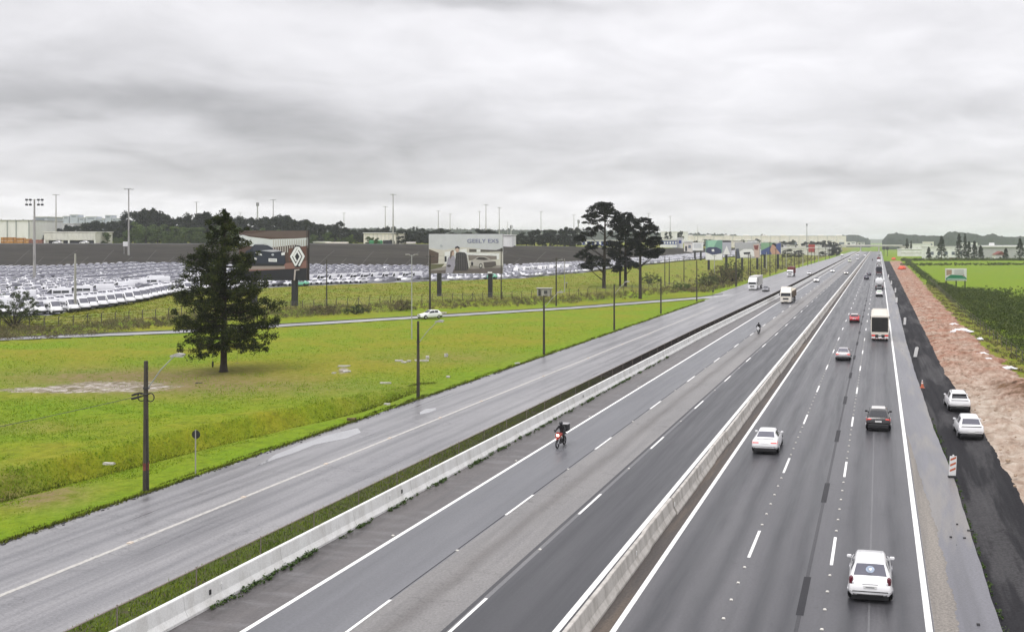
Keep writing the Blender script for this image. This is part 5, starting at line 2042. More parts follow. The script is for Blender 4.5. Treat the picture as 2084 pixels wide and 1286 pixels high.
def bank_tufts():
    # clumpy olive grass on the bank and dry growth beside the far service road
    rng = np.random.default_rng(41)
    n = 70000
    pxs = rng.uniform(-60, 1560, n)
    g0 = np.interp(pxs, [p[0] for p in PROF], [p[1][0][0] for p in PROF])
    g1 = np.interp(pxs, [p[0] for p in PROF], [p[1][1][0] for p in PROF])
    k1 = np.interp(pxs, [p[0] for p in PROF], [p[1][1][1] for p in PROF])
    t = rng.random(n)
    zc = g0 + (g1 - g0 - 1.0) * t
    r = (pxs - CX) / FPX * zc
    X, Y = -S_ * zc + C_ * r, C_ * zc + S_ * r
    keep = rng.random(n) < np.clip(.5 + .7 * fbm(X, Y, 5, 61), .08, 1)
    X, Y, Z = X[keep], Y[keep], (k1 * t)[keep] - .03
    n = len(X)
    a = rng.uniform(0, 6.28, n)
    w = rng.uniform(.06, .16, n)
    dx, dy = np.cos(a) * w, np.sin(a) * w
    hgt = rng.uniform(.08, .26, n)
    V = np.stack([np.stack([X - dx, Y - dy, Z], -1), np.stack([X + dx, Y + dy, Z], -1), np.stack([X + rng.normal(0, .12, n), Y + rng.normal(0, .12, n), Z + hgt], -1)], 1).reshape(-1, 3)
    tag(obj('bank_tufts', npmesh('bank_tufts', V, np.arange(3 * n).reshape(-1, 3), BANKL2)), 'clumpy olive grass on the bank below the car lot', 'grass', kind='stuff')
    C, R = [], []
    for i in range(1700):
        y = 262 + 620 * rng.random() ** 1.3
        x = -46.5 - abs(rng.normal(0, 1)) * (9 + (y - 262) * .03)
        s = rng.uniform(.35, .9) * (1.9 if rng.random() < .07 else 1)
        C.append((x, y, land(x, y) + s * .5))
        R.append((s * 1.4, s * 1.4, s * 1.1))
    V, F = leafcloud(C, R, 18, .2, .45, rng)
    tag(obj('roadside_scrub', npmesh('roadside_scrub', V, F, SCRUB)), 'brown scrub under the pole row beside the far service road', 'scrub', kind='stuff')


bank_tufts()


def bush(px, py, w, h, label, leaf=BUSHL, group='bushes along the fence', seed=1, stems=True):
    x, y, _ = G(px, py)
    zc = depth(x, y)
    rng = random.Random(seed)
    t = empty('bush', (x, y, 0), 0, label, 'bush', group)
    mb = MB()
    C, R = [], []
    for i in range(int(12 + w * h * 2.5)):
        a, q = rng.uniform(0, 6.28), rng.random() ** .5 * w / 2
        z = h * rng.uniform(.25, .92) * (1 - .45 * (q / (w / 2)) ** 2)
        C.append((q * math.cos(a), q * math.sin(a), z))
        s = rng.uniform(.18, .34) * min(1.5, max(.7, w / 3))
        R.append((s, s, s * .8))
        if i % 3 == 0:
            mb.tube([(0, 0, 0), (C[-1][0] * .5, C[-1][1] * .5, z * .6), C[-1]], [.06, .04, .015], 4)
    mb.build('stems', BARK, t)
    V, F = leafcloud(C, R, 46, .10, .55)
    obj('foliage', npmesh('foliage', V, F, leaf), t)
    return t


bush(28, 668, 7.4, 7.4, 'large dark bush at the left edge before the parked vans', seed=1)
bush(660, 640, 5.5, 2.2, 'grey green bush in the scrub left of the concrete lamp pole', SCRUB, seed=2)
bush(725, 640, 5, 2.0, 'dark low bush below the bank under the parked vans', seed=3)
bush(815, 632, 6, 2.3, 'wide brown bush left of the white suv', SCRUB, seed=4)
bush(1325, 580, 7, 4.6, 'dark bush beside the rightmost bank pine', seed=5)
bush(1385, 590, 6, 2.4, 'round green bush at the ramp verge', FOR2, seed=6)
bush(1470, 578, 9, 7.5, 'leafless grey green tree like bush below the far billboards', SCRUB, seed=7)
bush(1490, 575, 9, 9.0, 'tall dark bush beside the tall pole near the junction', seed=8)
bush(1440, 583, 8, 5.0, 'dark bush in front of the far billboards', seed=9)


def thicket():
    rng = np.random.default_rng(18)
    C, R = [], []
    for i in range(14500):
        y = 84 + 235 * rng.random() ** 1.25
        x0 = float(np.interp(y, [80, 110, 150, 200, 260, 330], [19, 16.9, 16.5, 16.6, 17.2, 18.2]))
        x = x0 + abs(rng.normal(0, 1)) * (20 if y < 235 else 7 if y < 275 else 1.6)
        if x > 90:
            continue
        s = rng.uniform(.30, .62)
        hh = (1.0 + .50 * math.sin(x * .61 + y * .27) + .45 * math.sin(y * .53 - x * .3)) * min(1, (x - x0) / 1.2 + .55)
        hh *= float(np.interp(y, [80, 110, 230, 300], [2.9, 2.9, 1.9, .6]))
        C.append((x, y, max(.15, hh * rng.uniform(.15, 1.0))))
        R.append((s, s, s * .75))
    V, F = leafcloud(C, R, 26, .115, .5, rng)
    tag(obj('thicket', npmesh('thicket', V, F, THICK)), 'dense green thicket of shrubs beyond the dirt verge on the right', 'shrubs', kind='stuff')
    # rough weeds between the dirt and the wire fence
    C2, R2_ = [], []
    for i in range(2600):
        y = 80 + 240 * rng.random() ** 1.2
        x = float(edge_at(y)) + .2 + 3.0 * rng.random()
        if math.sin(x * 1.7 + y * .4) + math.sin(y * .9 - x) + rng.normal(0, .5) < .1:
            continue
        s = rng.uniform(.10, .34)
        C2.append((x, y, s * .6))
        R2_.append((s * 1.3, s * 1.3, s))
    V2, F2 = leafcloud(C2, R2_, 20, .075, .4, rng)
    tag(obj('verge_weeds', npmesh('verge_weeds', V2, F2, SCRUB)), 'rough weeds between the torn dirt and the thicket fence', 'weeds', kind='stuff')
    # thin row of low shrubs that continues along the field edge
    C, R = [], []
    for i in range(900):
        y = rng.uniform(300, 760)
        x = 17.5 + rng.normal(0, .8) + (y - 300) * .004
        s = rng.uniform(.4, .9)
        C.append((x, y, s * rng.uniform(.3, 1.1)))
        R.append((s, s, s * .8))
    V, F = leafcloud(C, R, 14, .22, .6, rng)
    tag(obj('hedge', npmesh('hedge', V, F, THICK)), 'low dark shrubs running along the edge of the green field', 'hedge', kind='stuff')


thicket()
# wire fence in front of the thicket
f = empty('post_fence', (0, 0, 0), 0, 'thin weathered posts and wire standing before the thicket on the right', 'fence')
_pm = MB().bbox((0, 0, .8), (.08, .08, 1.6), .015).mesh('fence_post', simple('grey_post', (.14, .13, .10), .9, 0, .3, 2))
_xs = []
for i in range(62):
    y = 78 + i * 4.4
    x = float(np.interp(y, [78, 110, 150, 200, 260, 360], [18.8, 16.5, 16.1, 16.1, 16.6, 17.4]))
    _xs.append((x, y))
    obj('fence_post', _pm, f, (x, y, 0), .2)
mb = MB()
for z in (.5, 1.0, 1.5):
    mb.tube([(x, y, z) for x, y in _xs], .008, 3)
mb.build('wire', STEEL, f)


def grass_tufts():
    rng = np.random.default_rng(77)
    n = 190000
    # more tufts where the land is near the camera
    px = rng.uniform(-40, 1480, n)
    py = 655 + (1140 - 655) * rng.random(n) ** 0.85
    zc = FPX * H / (py - CY)
    r = (px - CX) / FPX * zc
    X, Y = -S_ * zc + C_ * r, C_ * zc + S_ * r
    dr, _ = seg_d(X, Y, RAMP)
    ok = (X < -41.12) & (dr > 3.0) & (Y > 18)
    mud = np.exp(-(((px - 235) / 190) ** 2 + ((py - 792) / 17) ** 2)) + np.exp(-(((px - 700) / 20) ** 2 + ((py - 755) / 10) ** 2))
    ok &= rng.random(n) > np.clip(mud * 1.6, 0, .97)
    X, Y, zc = X[ok], Y[ok], zc[ok]
    # follow the ditch
    dd, sd = seg_d(X, Y, DITCH)
    fade = np.clip((90 - Y) / 14, 0, 1) * (Y < 104)
    bank = np.clip((dd - .15) / 2.0, 0, 1)
    bank = bank * bank * (3 - 2 * bank)
    Z = fade * np.where(sd > 0, -1.1 + 1.5 * bank, -1.1 + 1.1 * np.clip(dd / 4.2, 0, 1) ** 0.7) - .02
    m = len(X)
    a = rng.uniform(0, 6.28, m)
    onbank = (sd > 0) & (dd < 2.3) & (fade > .3)
    hgt = rng.uniform(.035, .10, m) * np.where(onbank, 1.9, 1) * (1 + .8 * (rng.random(m) < .06)) * (1 + np.clip((zc - 60) / 140, 0, 1.2) * .7)
    w = rng.uniform(.02, .05, m) * (1 + np.clip((zc - 60) / 120, 0, 1.5))
    lx, ly = rng.normal(0, .05, m), rng.normal(0, .05, m)
    dx, dy = np.cos(a) * w, np.sin(a) * w
    V = np.stack([np.stack([X - dx, Y - dy, Z], -1), np.stack([X + dx, Y + dy, Z], -1), np.stack([X + lx, Y + ly, Z + hgt], -1)], 1).reshape(-1, 3)
    me = npmesh('grass', V, np.arange(3 * m).reshape(-1, 3), GRASSL)
    tag(obj('grass', me), 'rough grass covering the field beside the service road', 'grass', kind='stuff')
    # longer grass on the ditch bank, its dark blades also painting in shade
    n = 30000
    Y = 24 + 66 * rng.random(n)
    k = rng.random(n)
    dx0 = np.interp(Y, [p[1] for p in DITCH], [p[0] for p in DITCH])
    X = dx0 - .1 - 2.0 * k
    fd = np.clip((90 - Y) / 14, 0, 1)
    bk = np.clip((2.0 * k * .93 - .15) / 2.0, 0, 1)
    bk = bk * bk * (3 - 2 * bk)
    Z = fd * (-1.1 + 1.5 * bk) - .03
    a = rng.uniform(0, 6.28, n)
    w = rng.uniform(.02, .05, n)
    dx, dy = np.cos(a) * w, np.sin(a) * w
    hgt = rng.uniform(.10, .30, n) * (1 - .5 * k)
    V = np.stack([np.stack([X - dx, Y - dy, Z], -1), np.stack([X + dx, Y + dy, Z], -1), np.stack([X + rng.normal(.06, .08, n), Y + rng.normal(0, .08, n), Z + hgt], -1)], 1).reshape(-1, 3)
    me = npmesh('bank_grass', V, np.arange(3 * n).reshape(-1, 3), BANKL)
    tag(obj('bank_grass', me), 'longer olive grass on the far bank of the roadside ditch', 'grass', kind='stuff')
    # ragged longer grass leaning over the road edge
    n = 16000
    Y = 26 + 200 * rng.random(n) ** 1.4
    X = -41.05 + rng.normal(0, .13, n)
    X = np.minimum(X, -40.72)
    kp = (np.sin(Y * .83) + np.sin(Y * 2.1 + 1) + np.sin(Y * .31)) * .33 + rng.random(n) * 1.1 > .25
    X = np.where(kp, X, -41.5)
    a = rng.uniform(0, 6.28, n)
    w = rng.uniform(.02, .05, n)
    dx, dy = np.cos(a) * w, np.sin(a) * w
    hgt = rng.uniform(.06, .22, n)
    V = np.stack([np.stack([X - dx, Y - dy, X * 0 - .02], -1), np.stack([X + dx, Y + dy, X * 0 - .02], -1), np.stack([X + rng.normal(.04, .08, n), Y + rng.normal(0, .08, n), hgt], -1)], 1).reshape(-1, 3)
    me = npmesh('edge_grass', V, np.arange(3 * n).reshape(-1, 3), BANKL)
    tag(obj('edge_grass', me), 'ragged grass overhanging the left edge of the service road', 'grass', kind='stuff')
    # grass in the strip behind the barrier
    n = 17000
    Y = 22 + 75 * rng.random(n) ** 1.2
    bx = np.interp(Y, [0, 140, 235, 1400], [-26.05, -26.05, -25.1, -24.6])
    X = bx - .35 - 2.9 * rng.random(n)
    a = rng.uniform(0, 6.28, n)
    dx, dy = np.cos(a) * .03, np.sin(a) * .03
    hgt = rng.uniform(.06, .2, n)
    V = np.stack([np.stack([X - dx, Y - dy, X * 0 + .02], -1), np.stack([X + dx, Y + dy, X * 0 + .02], -1), np.stack([X + rng.normal(0, .05, n), Y + rng.normal(0, .05, n), .03 + hgt], -1)], 1).reshape(-1, 3)
    me = npmesh('strip_grass', V, np.arange(3 * n).reshape(-1, 3), GRASSL)
    tag(obj('strip_grass', me), 'green grass in the narrow strip between wire fence and barrier', 'grass', kind='stuff')
    # weeds at the foot of the roadside barrier
    C, R = [], []
    for i in range(520):
        y = 26 + 90 * rng.random() ** 1.2
        k = math.sin(y * .55) + math.sin(y * 1.31 + 1)
        if k < -.3 and rng.random() < .85:
            continue
        x = float(np.interp(y, [0, 140, 235], [-26.05, -26.05, -25.1])) + .40 + abs(rng.normal(0, .12))
        s = rng.uniform(.06, .15) * (1.5 if (rng.random() < .12 and y < 60) else 1)
        C.append((x, y, s * .7))
        R.append((s, s * 1.3, s * .9))
    V, F = leafcloud(C, R, 16, .055, .6, rng)
    tag(obj('barrier_weeds', npmesh('barrier_weeds', V, F, WEED)), 'leafy weeds growing along the foot of the whitewashed barrier', 'weeds', kind='stuff')
    C, R = [], []
    for i in range(160):
        y = 30 + 50 * rng.random()
        x = dropx(y) + .06 + abs(rng.normal(0, .07))
        s = rng.uniform(.03, .09)
        C.append((x, y, s - .12))
        R.append((s, s, s))
    C.append((dropx(37.1) + .12, 37.1, .0))
    R.append((.16, .16, .22))
    V, F = leafcloud(C, R, 14, .045, .5, rng)
    tag(obj('kerb_weeds', npmesh('kerb_weeds', V, F, WEED)), 'small weeds in the crack beside the fresh asphalt lane', 'weeds', kind='stuff')


grass_tufts()


# ------------------------------------------------------------------ poles, lamps, signs
def lamp_pole(px, py, h, label, arm=True, arm_z=None, head_w=.6, extras=False, loc=None):
    x, y = (G(px, py)[:2] if loc is None else loc)
    t = empty('lamp_pole', (x, y, 0), 0, label, 'street lamp', 'concrete lamp poles along the service road')
    # tapered square-ish concrete pole
    MB().tube([(0, 0, -.3), (0, 0, h)], [.17, .105], 8).build('pole', POLEC, t)
    for i in range(5):
        pass
    if arm:
        z = arm_z or h * .76
        MB().tube([(.06, 0, z), (1.0, -.05, z + 1.15), (1.9, -.1, z + 1.95)], .03, 6).build('arm', STEEL, t)
        mb = MB()
        mb.prism([(1.75, z + 1.92), (2.55, z + 2.02), (2.58, z + 2.12), (2.2, z + 2.17), (1.75, z + 2.02)], -.22, .02)
        mb.build('lamp_head', POLEL, t)
        MB().bbox((2.25, -.1, z + 1.96), (.5, .16, .05), .02).build('lamp_glass', CLEARL, t)
        MB().cyl((.02, 0, z + .1), .17, .10, 10).build('clamp', DARKST, t)
    return t


t = lamp_pole(297, 1000, 7.5, 'nearest lamp pole with coiled cable loops and a faded red mark', arm_z=5.85)
for dx, dy in ((-.30, .0), (.30, .0)):
    MB().ring((dx, dy, 5.42), .24, .03, 18, 6, 'y').build('cable_coil', RUBBER, t, 60)
MB().tube([(-.1, 0, 5.55), (-.5, .1, 5.62), (-.9, .2, 5.52), (-1.1, .2, 5.45)], [.03, .06, .07, .05], 7).build('cable_joint', RUBBER, t)
MB().tube([(-.1, 0, 5.5), (-.6, -.1, 5.36), (-.85, -.1, 5.30)], [.03, .06, .06], 7).build('cable_joint', RUBBER, t)
MB().bbox((0, 0, 5.60), (.34, .34, .06), .02).build('clamp', DARKST, t)
MB().cyl((0, -.0, 1.45), .162, .42, 8).build('red_mark', simple('faded_red', (.16, .045, .035), .9, 0, .5, 5), t)
mb = MB()
for z in (6.35, 6.6, 6.85, 7.1):
    mb.cyl((.135, -.02, z), .03, .07, 6)
mb.build('insulators', DARKST, t)
MB().tube([(.13, -.08, .2), (.13, -.08, 4.2)], .035, 6).build('conduit', PLASTIC, t)
lamp_pole(851, 808, 7.0, 'lamp pole standing before the white suv on the ramp', arm_z=5.0)
lamp_pole(1107, 722, 7.5, 'lamp pole in front of the small concrete hut', arm_z=5.9)
lamp_pole(1250, 672, 7.4, 'lamp pole in front of the tallest bank pine', arm_z=5.8)
lamp_pole(1345, 639, 7.1, 'bare lamp pole without arm right of the bank pines', arm=False)
lamp_pole(1418, 614, 9.7, 'tall bare pole on the grass tip before the junction', arm=False)


def utility_pole(px, py, h, label, mat=POLEC, rad=.17, arm=True, loc=None, group='utility poles along the ramp', z0=0.0, head=False):
    x, y = (G(px, py)[:2] if loc is None else loc)
    t = empty('utility_pole', (x, y, z0), TH - .3, label, 'pole', group)
    MB().tube([(0, 0, -.3), (0, 0, h)], [rad, rad * .62], 8).build('pole', mat, t)
    if arm:
        MB().bbox((0, .14, h - .35), (1.9, .09, .11), .02).build('crossarm', DARKST, t)
        for k in (-.8, 0, .8):
            MB().tube([(k, .14, h - .3), (k, .14, h - .12)], [.05, .03], 6).build('insulator', PLASTIC, t)
    if head:
        MB().tube([(0, 0, h * .93), (.8, -.3, h * .96), (1.4, -.5, h * .965)], .03, 5).build('arm', STEEL, t)
        MB().bbox((1.6, -.55, h * .965), (.5, .2, .09), .03).build('lamp_head', POLEL, t)
    return x, y, h


UP = [utility_pole(153, 640, 11.9, 'thick pale concrete pole in front of the white vans', POLEL, .26, False),
      utility_pole(665, 625, 10.3, 'thin utility pole right of the dark car billboard', POLEC, .15, False),
      utility_pole(875, 638, 11.6, 'dark utility pole left of the couple billboard', POLEC, .22),
      utility_pole(1020, 610, 12.6, 'slender utility pole at the right edge of the couple billboard', POLEC, .17, False),
      utility_pole(1132, 622, 10.6, 'utility pole with a lamp arm by the small hut', POLEC, .2, head=True),
      utility_pole(1149, 598, 9.5, 'thin pale pole between the hut and the bank pines', POLEL, .12, False),
      utility_pole(1303, 607, 10.0, 'utility pole in front of the rightmost bank pine', POLEC, .22),
      utility_pole(1353, 583, 9.5, 'left one of two close poles past the bank pines', POLEC, .18, False),
      utility_pole(1362, 581, 9.2, 'right one of two close poles past the bank pines', POLEC, .18, False),
      utility_pole(1392, 575, 9.2, 'utility pole alone on the bank before the blue building', POLEC, .2)]
utility_pole(1498, 583, 11.0, 'thick dark pole at the junction beside the white lorry', POLEC, .32, False)
FARP = [(1454, 562, 8.6), (1523, 562, 9), (1527, 572, 9.5), (1550, 560, 8.5), (1560, 552, 9), (1567, 561, 14), (1579, 556, 11), (1592, 549, 9), (1600, 545, 10), (1610, 541, 9), (1617, 545, 9), (1626, 545, 9.5), (1634, 543, 9.2), (1644, 541, 9.5), (1651, 538, 9), (1658, 535, 9), (1666, 533, 9.5), (1680, 528, 9.5), (1688, 526, 9.5)]
for i, (a, b, h) in enumerate(FARP):
    x, y, _ = G(a, b)
    t = empty('utility_pole', (x, y, 0), 0, 'dark pole in the long row of poles beside the far service road', 'pole', 'far poles beside the service road')
    MB().tube([(0, 0, -.3), (0, 0, h)], [.2, .13], 6).build('pole', POLEC if i % 4 else POLEL, t)
    MB().bbox((0, 0, h - .4), (1.6, .1, .12), .02).build('crossarm', DARKST, t)
WIRE = simple('wire_dark', (.06, .06, .06), .6)


def wire(a, b, sag, label, r=.016):
    mb = MB()
    pts = []
    for i in range(13):
        u = i / 12
        p = [a[j] + (b[j] - a[j]) * u for j in range(3)]
        p[2] -= sag * 4 * u * (1 - u)
        pts.append(p)
    mb.tube(pts, r, 4)
    tag(mb.build('overhead_wire', WIRE), label, 'wire', 'overhead wires between the poles')


for i, j in ((2, 3), (3, 4), (4, 6), (6, 8)):
    for k, dz in enumerate((-.15, -1.0)):
        wire((UP[i][0], UP[i][1], UP[i][2] + dz), (UP[j][0], UP[j][1], UP[j][2] + dz), .7, 'thin wire strung between the utility poles along the ramp')
_a = G(297, 1000)
wire((_a[0] - .3, _a[1], 5.5), (-47, 12, 5.6), .5, 'black cable running left from the nearest lamp pole', .015)

# double-armed lamp by the ramp
x, y, _ = G(838, 690)
t = empty('street_lamp', (x, y, 0), TH, 'slim two-headed street lamp on the grass by the ramp', 'street lamp')
MB().tube([(0, 0, -.2), (0, 0, 12.3)], [.09, .05], 8).build('pole', STEEL, t)
for sg in (1, -1):
    MB().tube([(0, 0, 12.2), (sg * .5, 0, 12.35)], .03, 5).build('arm', STEEL, t)
    MB().bbox((sg * .62, 0, 12.38), (.62, .26, .10), .03).build('lamp_head', POLEL, t)
# round sign seen from behind
x, y, _ = G(398, 965)
t = empty('road_sign', (x, y, 0), 0.1, 'round road sign seen from its black back on a pale post', 'sign')
MB().tube([(0, 0, -.2), (0, 0, 2.75)], .035, 8).build('post', POLEL, t)
MB().cyl((0, .05, 2.45), .27, .02, 24, 'y').build('sign_disc', PLASTIC, t, 40)
x, y, _ = G(1451, 604)
t = empty('road_sign', (x, y, 0), 0.1, 'small dark sign at the grass tip of the junction', 'sign')
MB().tube([(0, 0, -.2), (0, 0, 1.7)], .04, 8).build('post', DARKST, t)
MB().bbox((0, .05, 1.45), (.45, .03, .5), .01).build('sign_plate', PLASTIC, t)

# work zone panels and cone
OR = simple('panel_orange', (.50, .13, .06), .5, 0, .1, 5)


def work_panel(px, py, label, stripes=True, lean=.0):
    x, y, _ = G(px, py)
    t = empty('barrier_panel', (x, y, 0), TH * .6, label, 'traffic panel', 'white work zone panels on the shoulder')
    MB().bbox((0, 0, .04), (.50, .34, .08), .02).build('base', RUBBER, t)
    c, s = math.cos(lean), math.sin(lean)
    mb = MB().bbox((0, 0, .70), (.42, .04, 1.18), .012)
    mb.v = [(x_ + s * z_ , y_, z_) for x_, y_, z_ in mb.v]
    mb.build('panel', PLATE, t)
    mb = MB()
    for k in range(3):
        z = .34 + k * .33
        mb.add([(-.17, -.026, z), (.17, -.026, z + .15), (.17, -.026, z + .28), (-.17, -.026, z + .13)], [(0, 1, 2, 3)])
    mb.v = [(x_ + s * z_, y_, z_) for x_, y_, z_ in mb.v]
    if stripes:
        mb.build('stripes', OR, t)
    MB().bbox((s * 1.3, 0, 1.33), (.10, .05, .10), .02).build('handle', PLATE, t)


work_panel(1938, 971, 'red and white striped panel nearest the camera on the shoulder', True, .05)
work_panel(1862, 728, 'leaning panel on the shoulder past the orange cone', False, .2)
work_panel(1841, 662, 'panel on the shoulder beside the semi-trailer', False, .06)
work_panel(1824.5, 617, 'panel on the shoulder beside the white tanker', False, .05)
work_panel(1822, 596, 'panel on the shoulder ahead of the white tanker', False, .04)
work_panel(1814, 580, 'panel near the dark dump lorry on the shoulder', False, .04)
work_panel(1808, 566, 'farthest panel on the shoulder', False, .04)
x, y, _ = G(1877, 789)
t = empty('traffic_cone', (x, y, 0), .2, 'orange traffic cone with pale bands on the edge of the shoulder', 'cone')
MB().bbox((0, 0, .025), (.44, .44, .05), .012).build('base', OR, t)
MB().tube([(0, 0, .05), (0, 0, .74)], [.16, .035], 14).build('cone_body', OR, t, 60)
MB().tube([(0, 0, .42), (0, 0, .54)], [.095, .072], 14).build('band', PLATE, t, 60)
MB().tube([(0, 0, .64), (0, 0, .755)], [.062, .042], 14).build('band', PLATE, t, 60)


# ------------------------------------------------------------------ fence below the bank, hut, litter
f = empty('bank_fence', (0, 0, 0), 0, 'old concrete post and wire fence at the foot of the grass bank', 'fence')
mb = MB().bbox((0, 0, .85), (.13, .13, 1.7), .02)
mb.prism([(-.06, 1.68), (.06, 1.68), (.34, 2.0), (.26, 2.04)], -.05, .05)
_pm = mb.mesh('fence_post', simple('old_post', (.09, .08, .06), .9, 0, .25, 2))
_w = []
px = -30.0
i = 0
while px < 1480:
    p0 = prof_at(px)[0][0] - 1.0
    x, y, _ = AT(px, p0)
    o = obj('fence_post', _pm, f, (x, y, 0), TH + .3)
    _w.append((x, y))
    if i % 11 == 7:
        mb = MB()
        mb.tube([(-.9, 0, .1), (0, 0, 1.6)], .05, 5).tube([(.9, 0, .1), (0, 0, 1.6)], .05, 5)
        mb.build('brace', MATS['old_post'], f, None, (x, y, 0), TH)
    px += 2.6 * FPX / p0 * .93
    i += 1
mb = MB()
for z in (.4, .8, 1.2, 1.6):
    mb.tube([(x, y, z) for x, y in _w], .012, 3)
mb.build('wire', STEEL, f)
x, y, _ = G(1108, 603)
t = empty('hut', (x, y, 0), TH, 'small flat roofed concrete hut below the bank', 'hut')
MB().box(-1.7, 1.7, -1.2, 1.2, 0, 2.0).build('wall', POLEL, t)
MB().bbox((0, 0, 2.1), (4.0, 2.9, .18), .03).build('roof', POLEL, t)
MB().bbox((-1.1, -1.21, 1.0), (.6, .06, 1.7), .02).build('door', PLASTIC, t)
MB().bbox((.5, -1.21, 1.1), (.9, .06, .9), .02).build('window', DARKST, t)
x, y, _ = G(1153, 592)
t = empty('meter_post', (x, y, 0), TH, 'short post with a box on top beside the small hut', 'post')
MB().tube([(0, 0, -.1), (0, 0, 2.2)], .12, 6).build('post', POLEC, t)
MB().bbox((0, 0, 2.3), (.6, .4, .3), .03).build('box', POLEL, t)
# broken slabs and stones in the grass
ROCK = concrete('broken_slab', (0.50, 0.48, 0.45), (0.33, 0.31, 0.28), 3)


def slab(px, py, w, d, h, rz, label, name='concrete_slab', cat='slab', group='broken slabs in the grass', mat=ROCK, z=0.0):
    x, y, _ = G(px, py)
    rng = random.Random(int(px * 7 + py))
    bm = bmesh.new()
    bmesh.ops.create_cube(bm, size=1)
    bmesh.ops.subdivide_edges(bm, edges=bm.edges[:], cuts=2, use_grid_fill=True)
    for v in bm.verts:
        v.co = Vector((v.co.x * w * rng.uniform(.82, 1.1), v.co.y * d * rng.uniform(.82, 1.1), v.co.z * h * rng.uniform(.7, 1.1)))
    me = bpy.data.meshes.new(name)
    bm.to_mesh(me)
    bm.free()
    me.materials.append(mat)
    o = obj(name, me, None, (x, y, h * .25 + z), rz)
    tag(o, label, cat, group)


slab(812, 735, .9, .35, .22, .5, 'forked pale slab left of the second lamp pole')
slab(822, 738, .8, .3, .22, -.6, 'pale slab crossing the forked slab left of the second lamp pole')
slab(832, 736, .5, .35, .25, .2, 'short pale lump just left of the second lamp pole')
slab(858, 735, 1.6, .3, .25, .1, 'long pale slab right of the second lamp pole')
slab(870, 730, .4, .3, .5, .3, 'upright pale block at the end of the long slab')
slab(908, 726, .4, .3, .6, 1.0, 'thin pale slab standing alone in the yellow grass')
slab(785, 780, 1.1, .3, .16, .1, 'flat pale slab in the yellow grass left of the second lamp pole')
slab(583, 803, 1.2, .35, .16, .2, 'flat pale slab near the ditch')
slab(912, 768, .35, .3, .22, .2, 'small pale stone on the bright grass right of the second lamp pole')
slab(1053, 741, .6, .4, .25, .2, 'pale rock at the grass edge near the third lamp pole')
slab(700, 746, 1.4, .5, .2, .3, 'white rubble lump in the middle of the field')
slab(706, 757, .8, .4, .2, .8, 'smaller white rubble lump below the first in the field')
slab(680, 760, .4, .3, .2, .1, 'small white stone beside the white rubble lumps')
slab(222, 944, .7, .28, .14, .1, 'grey slab at the ditch left of the nearest lamp pole')
slab(788, 823, .5, .3, .15, .2, 'pale stone in the grass above the torn road edge')
slab(404, 783, .55, .4, .3, .2, 'dark lump on the muddy patch under the conifer', 'dark_lump', 'lump', 'dark lumps', RUB)
slab(715, 856, .7, .45, .3, .2, 'brown clod of earth at the torn road edge', 'earth_clod', 'clod', 'earth clods', simple('earth', (.10, .075, .03), .95, 0, .4, 4))
slab(118, 773, 1.9, .12, .12, -.25, 'dark plank lying in the grass at the left', 'plank', 'plank', 'planks', RUB)
slab(900, 638, 1.6, .8, .4, .1, 'white debris on the verge right of the white suv', 'white_debris', 'debris', 'white debris')


# ------------------------------------------------------------------ things on the dirt
SHEET = simple('white_plastic', (.74, .73, .74), .5, 0, .08, 2)


def tarp(px, py, w, d, h, rz, label):
    x, y, _ = G(px, py)
    rng = np.random.default_rng(int(px + py))
    n = 14
    u, v = np.meshgrid(np.linspace(-1, 1, n), np.linspace(-1, 1, n))
    X, Y = u * w / 2, v * d / 2
    e = np.clip(1.05 - np.maximum(np.abs(u), np.abs(v)), 0, 1)
    Zz = h * np.clip(e * 1.7, 0, 1) * (.45 + .35 * np.abs(fbm(X, Y, 1.3, int(px), 3)) + .4 * np.exp(-((u - .3) ** 2 + v ** 2) * 3)) + .02
    X = X * (1 + .18 * fbm(v, u, 1.1, 3, 2))
    Y = Y * (1 + .25 * fbm(u, v, 1.0, 4, 2))
    idx = np.arange(n * n).reshape(n, n)
    F = np.stack([idx[:-1, :-1], idx[:-1, 1:], idx[1:, 1:], idx[1:, :-1]], -1).reshape(-1, 4)
    me = npmesh('plastic_sheet', np.stack([X, Y, Zz], -1).reshape(-1, 3), F, SHEET)
    me.polygons.foreach_set('use_smooth', [True] * len(me.polygons))
    tag(obj('plastic_sheet', me, None, (x, y, .12), rz), label, 'sheet', 'crumpled sheets on the dirt')


tarp(1955, 676, 3.8, 2.6, .5, .2, 'largest crumpled white sheet on the red dirt')
tarp(1941, 662, 1.4, 1.2, .25, .5, 'small white sheet behind the largest crumpled sheet')
tarp(1995, 692, .8, 1.6, .3, .1, 'narrow white sheet beside the thicket')
tarp(2000, 722, 1.0, 1.6, .2, .5, 'white sheet in the middle of the torn dirt')
tarp(2012, 733, .8, 1.2, .18, .9, 'small white sheet just below the sheet in the torn dirt')
tarp(2050, 752, 2.2, 1.1, .25, .3, 'white sheet at the right edge of the dirt below the thicket')
NET = simple('orange_net', (.62, .10, .045), .7, 0, .2, 3)
for px, py, w, lab in ((1836, 549, 4.2, 'orange net heap on the dirt near the field corner'), (1819, 529, 3.6, 'farther small orange net heap on the dirt')):
    x, y, _ = G(px, py)
    me_ = MB()
    rng = random.Random(px)
    me_.ball((0, 0, .5), 1.0, 12, 7)
    me_.v = [(a * w * .5 * rng.uniform(.85, 1.1), b * w * .8 * rng.uniform(.85, 1.1), max(0, c * 1.2 * rng.uniform(.8, 1.2))) for a, b, c in me_.v]
    tag(me_.build('net_heap', NET, None, None, (x, y, 0)), lab, 'net')
mb = MB()
rng = random.Random(9)
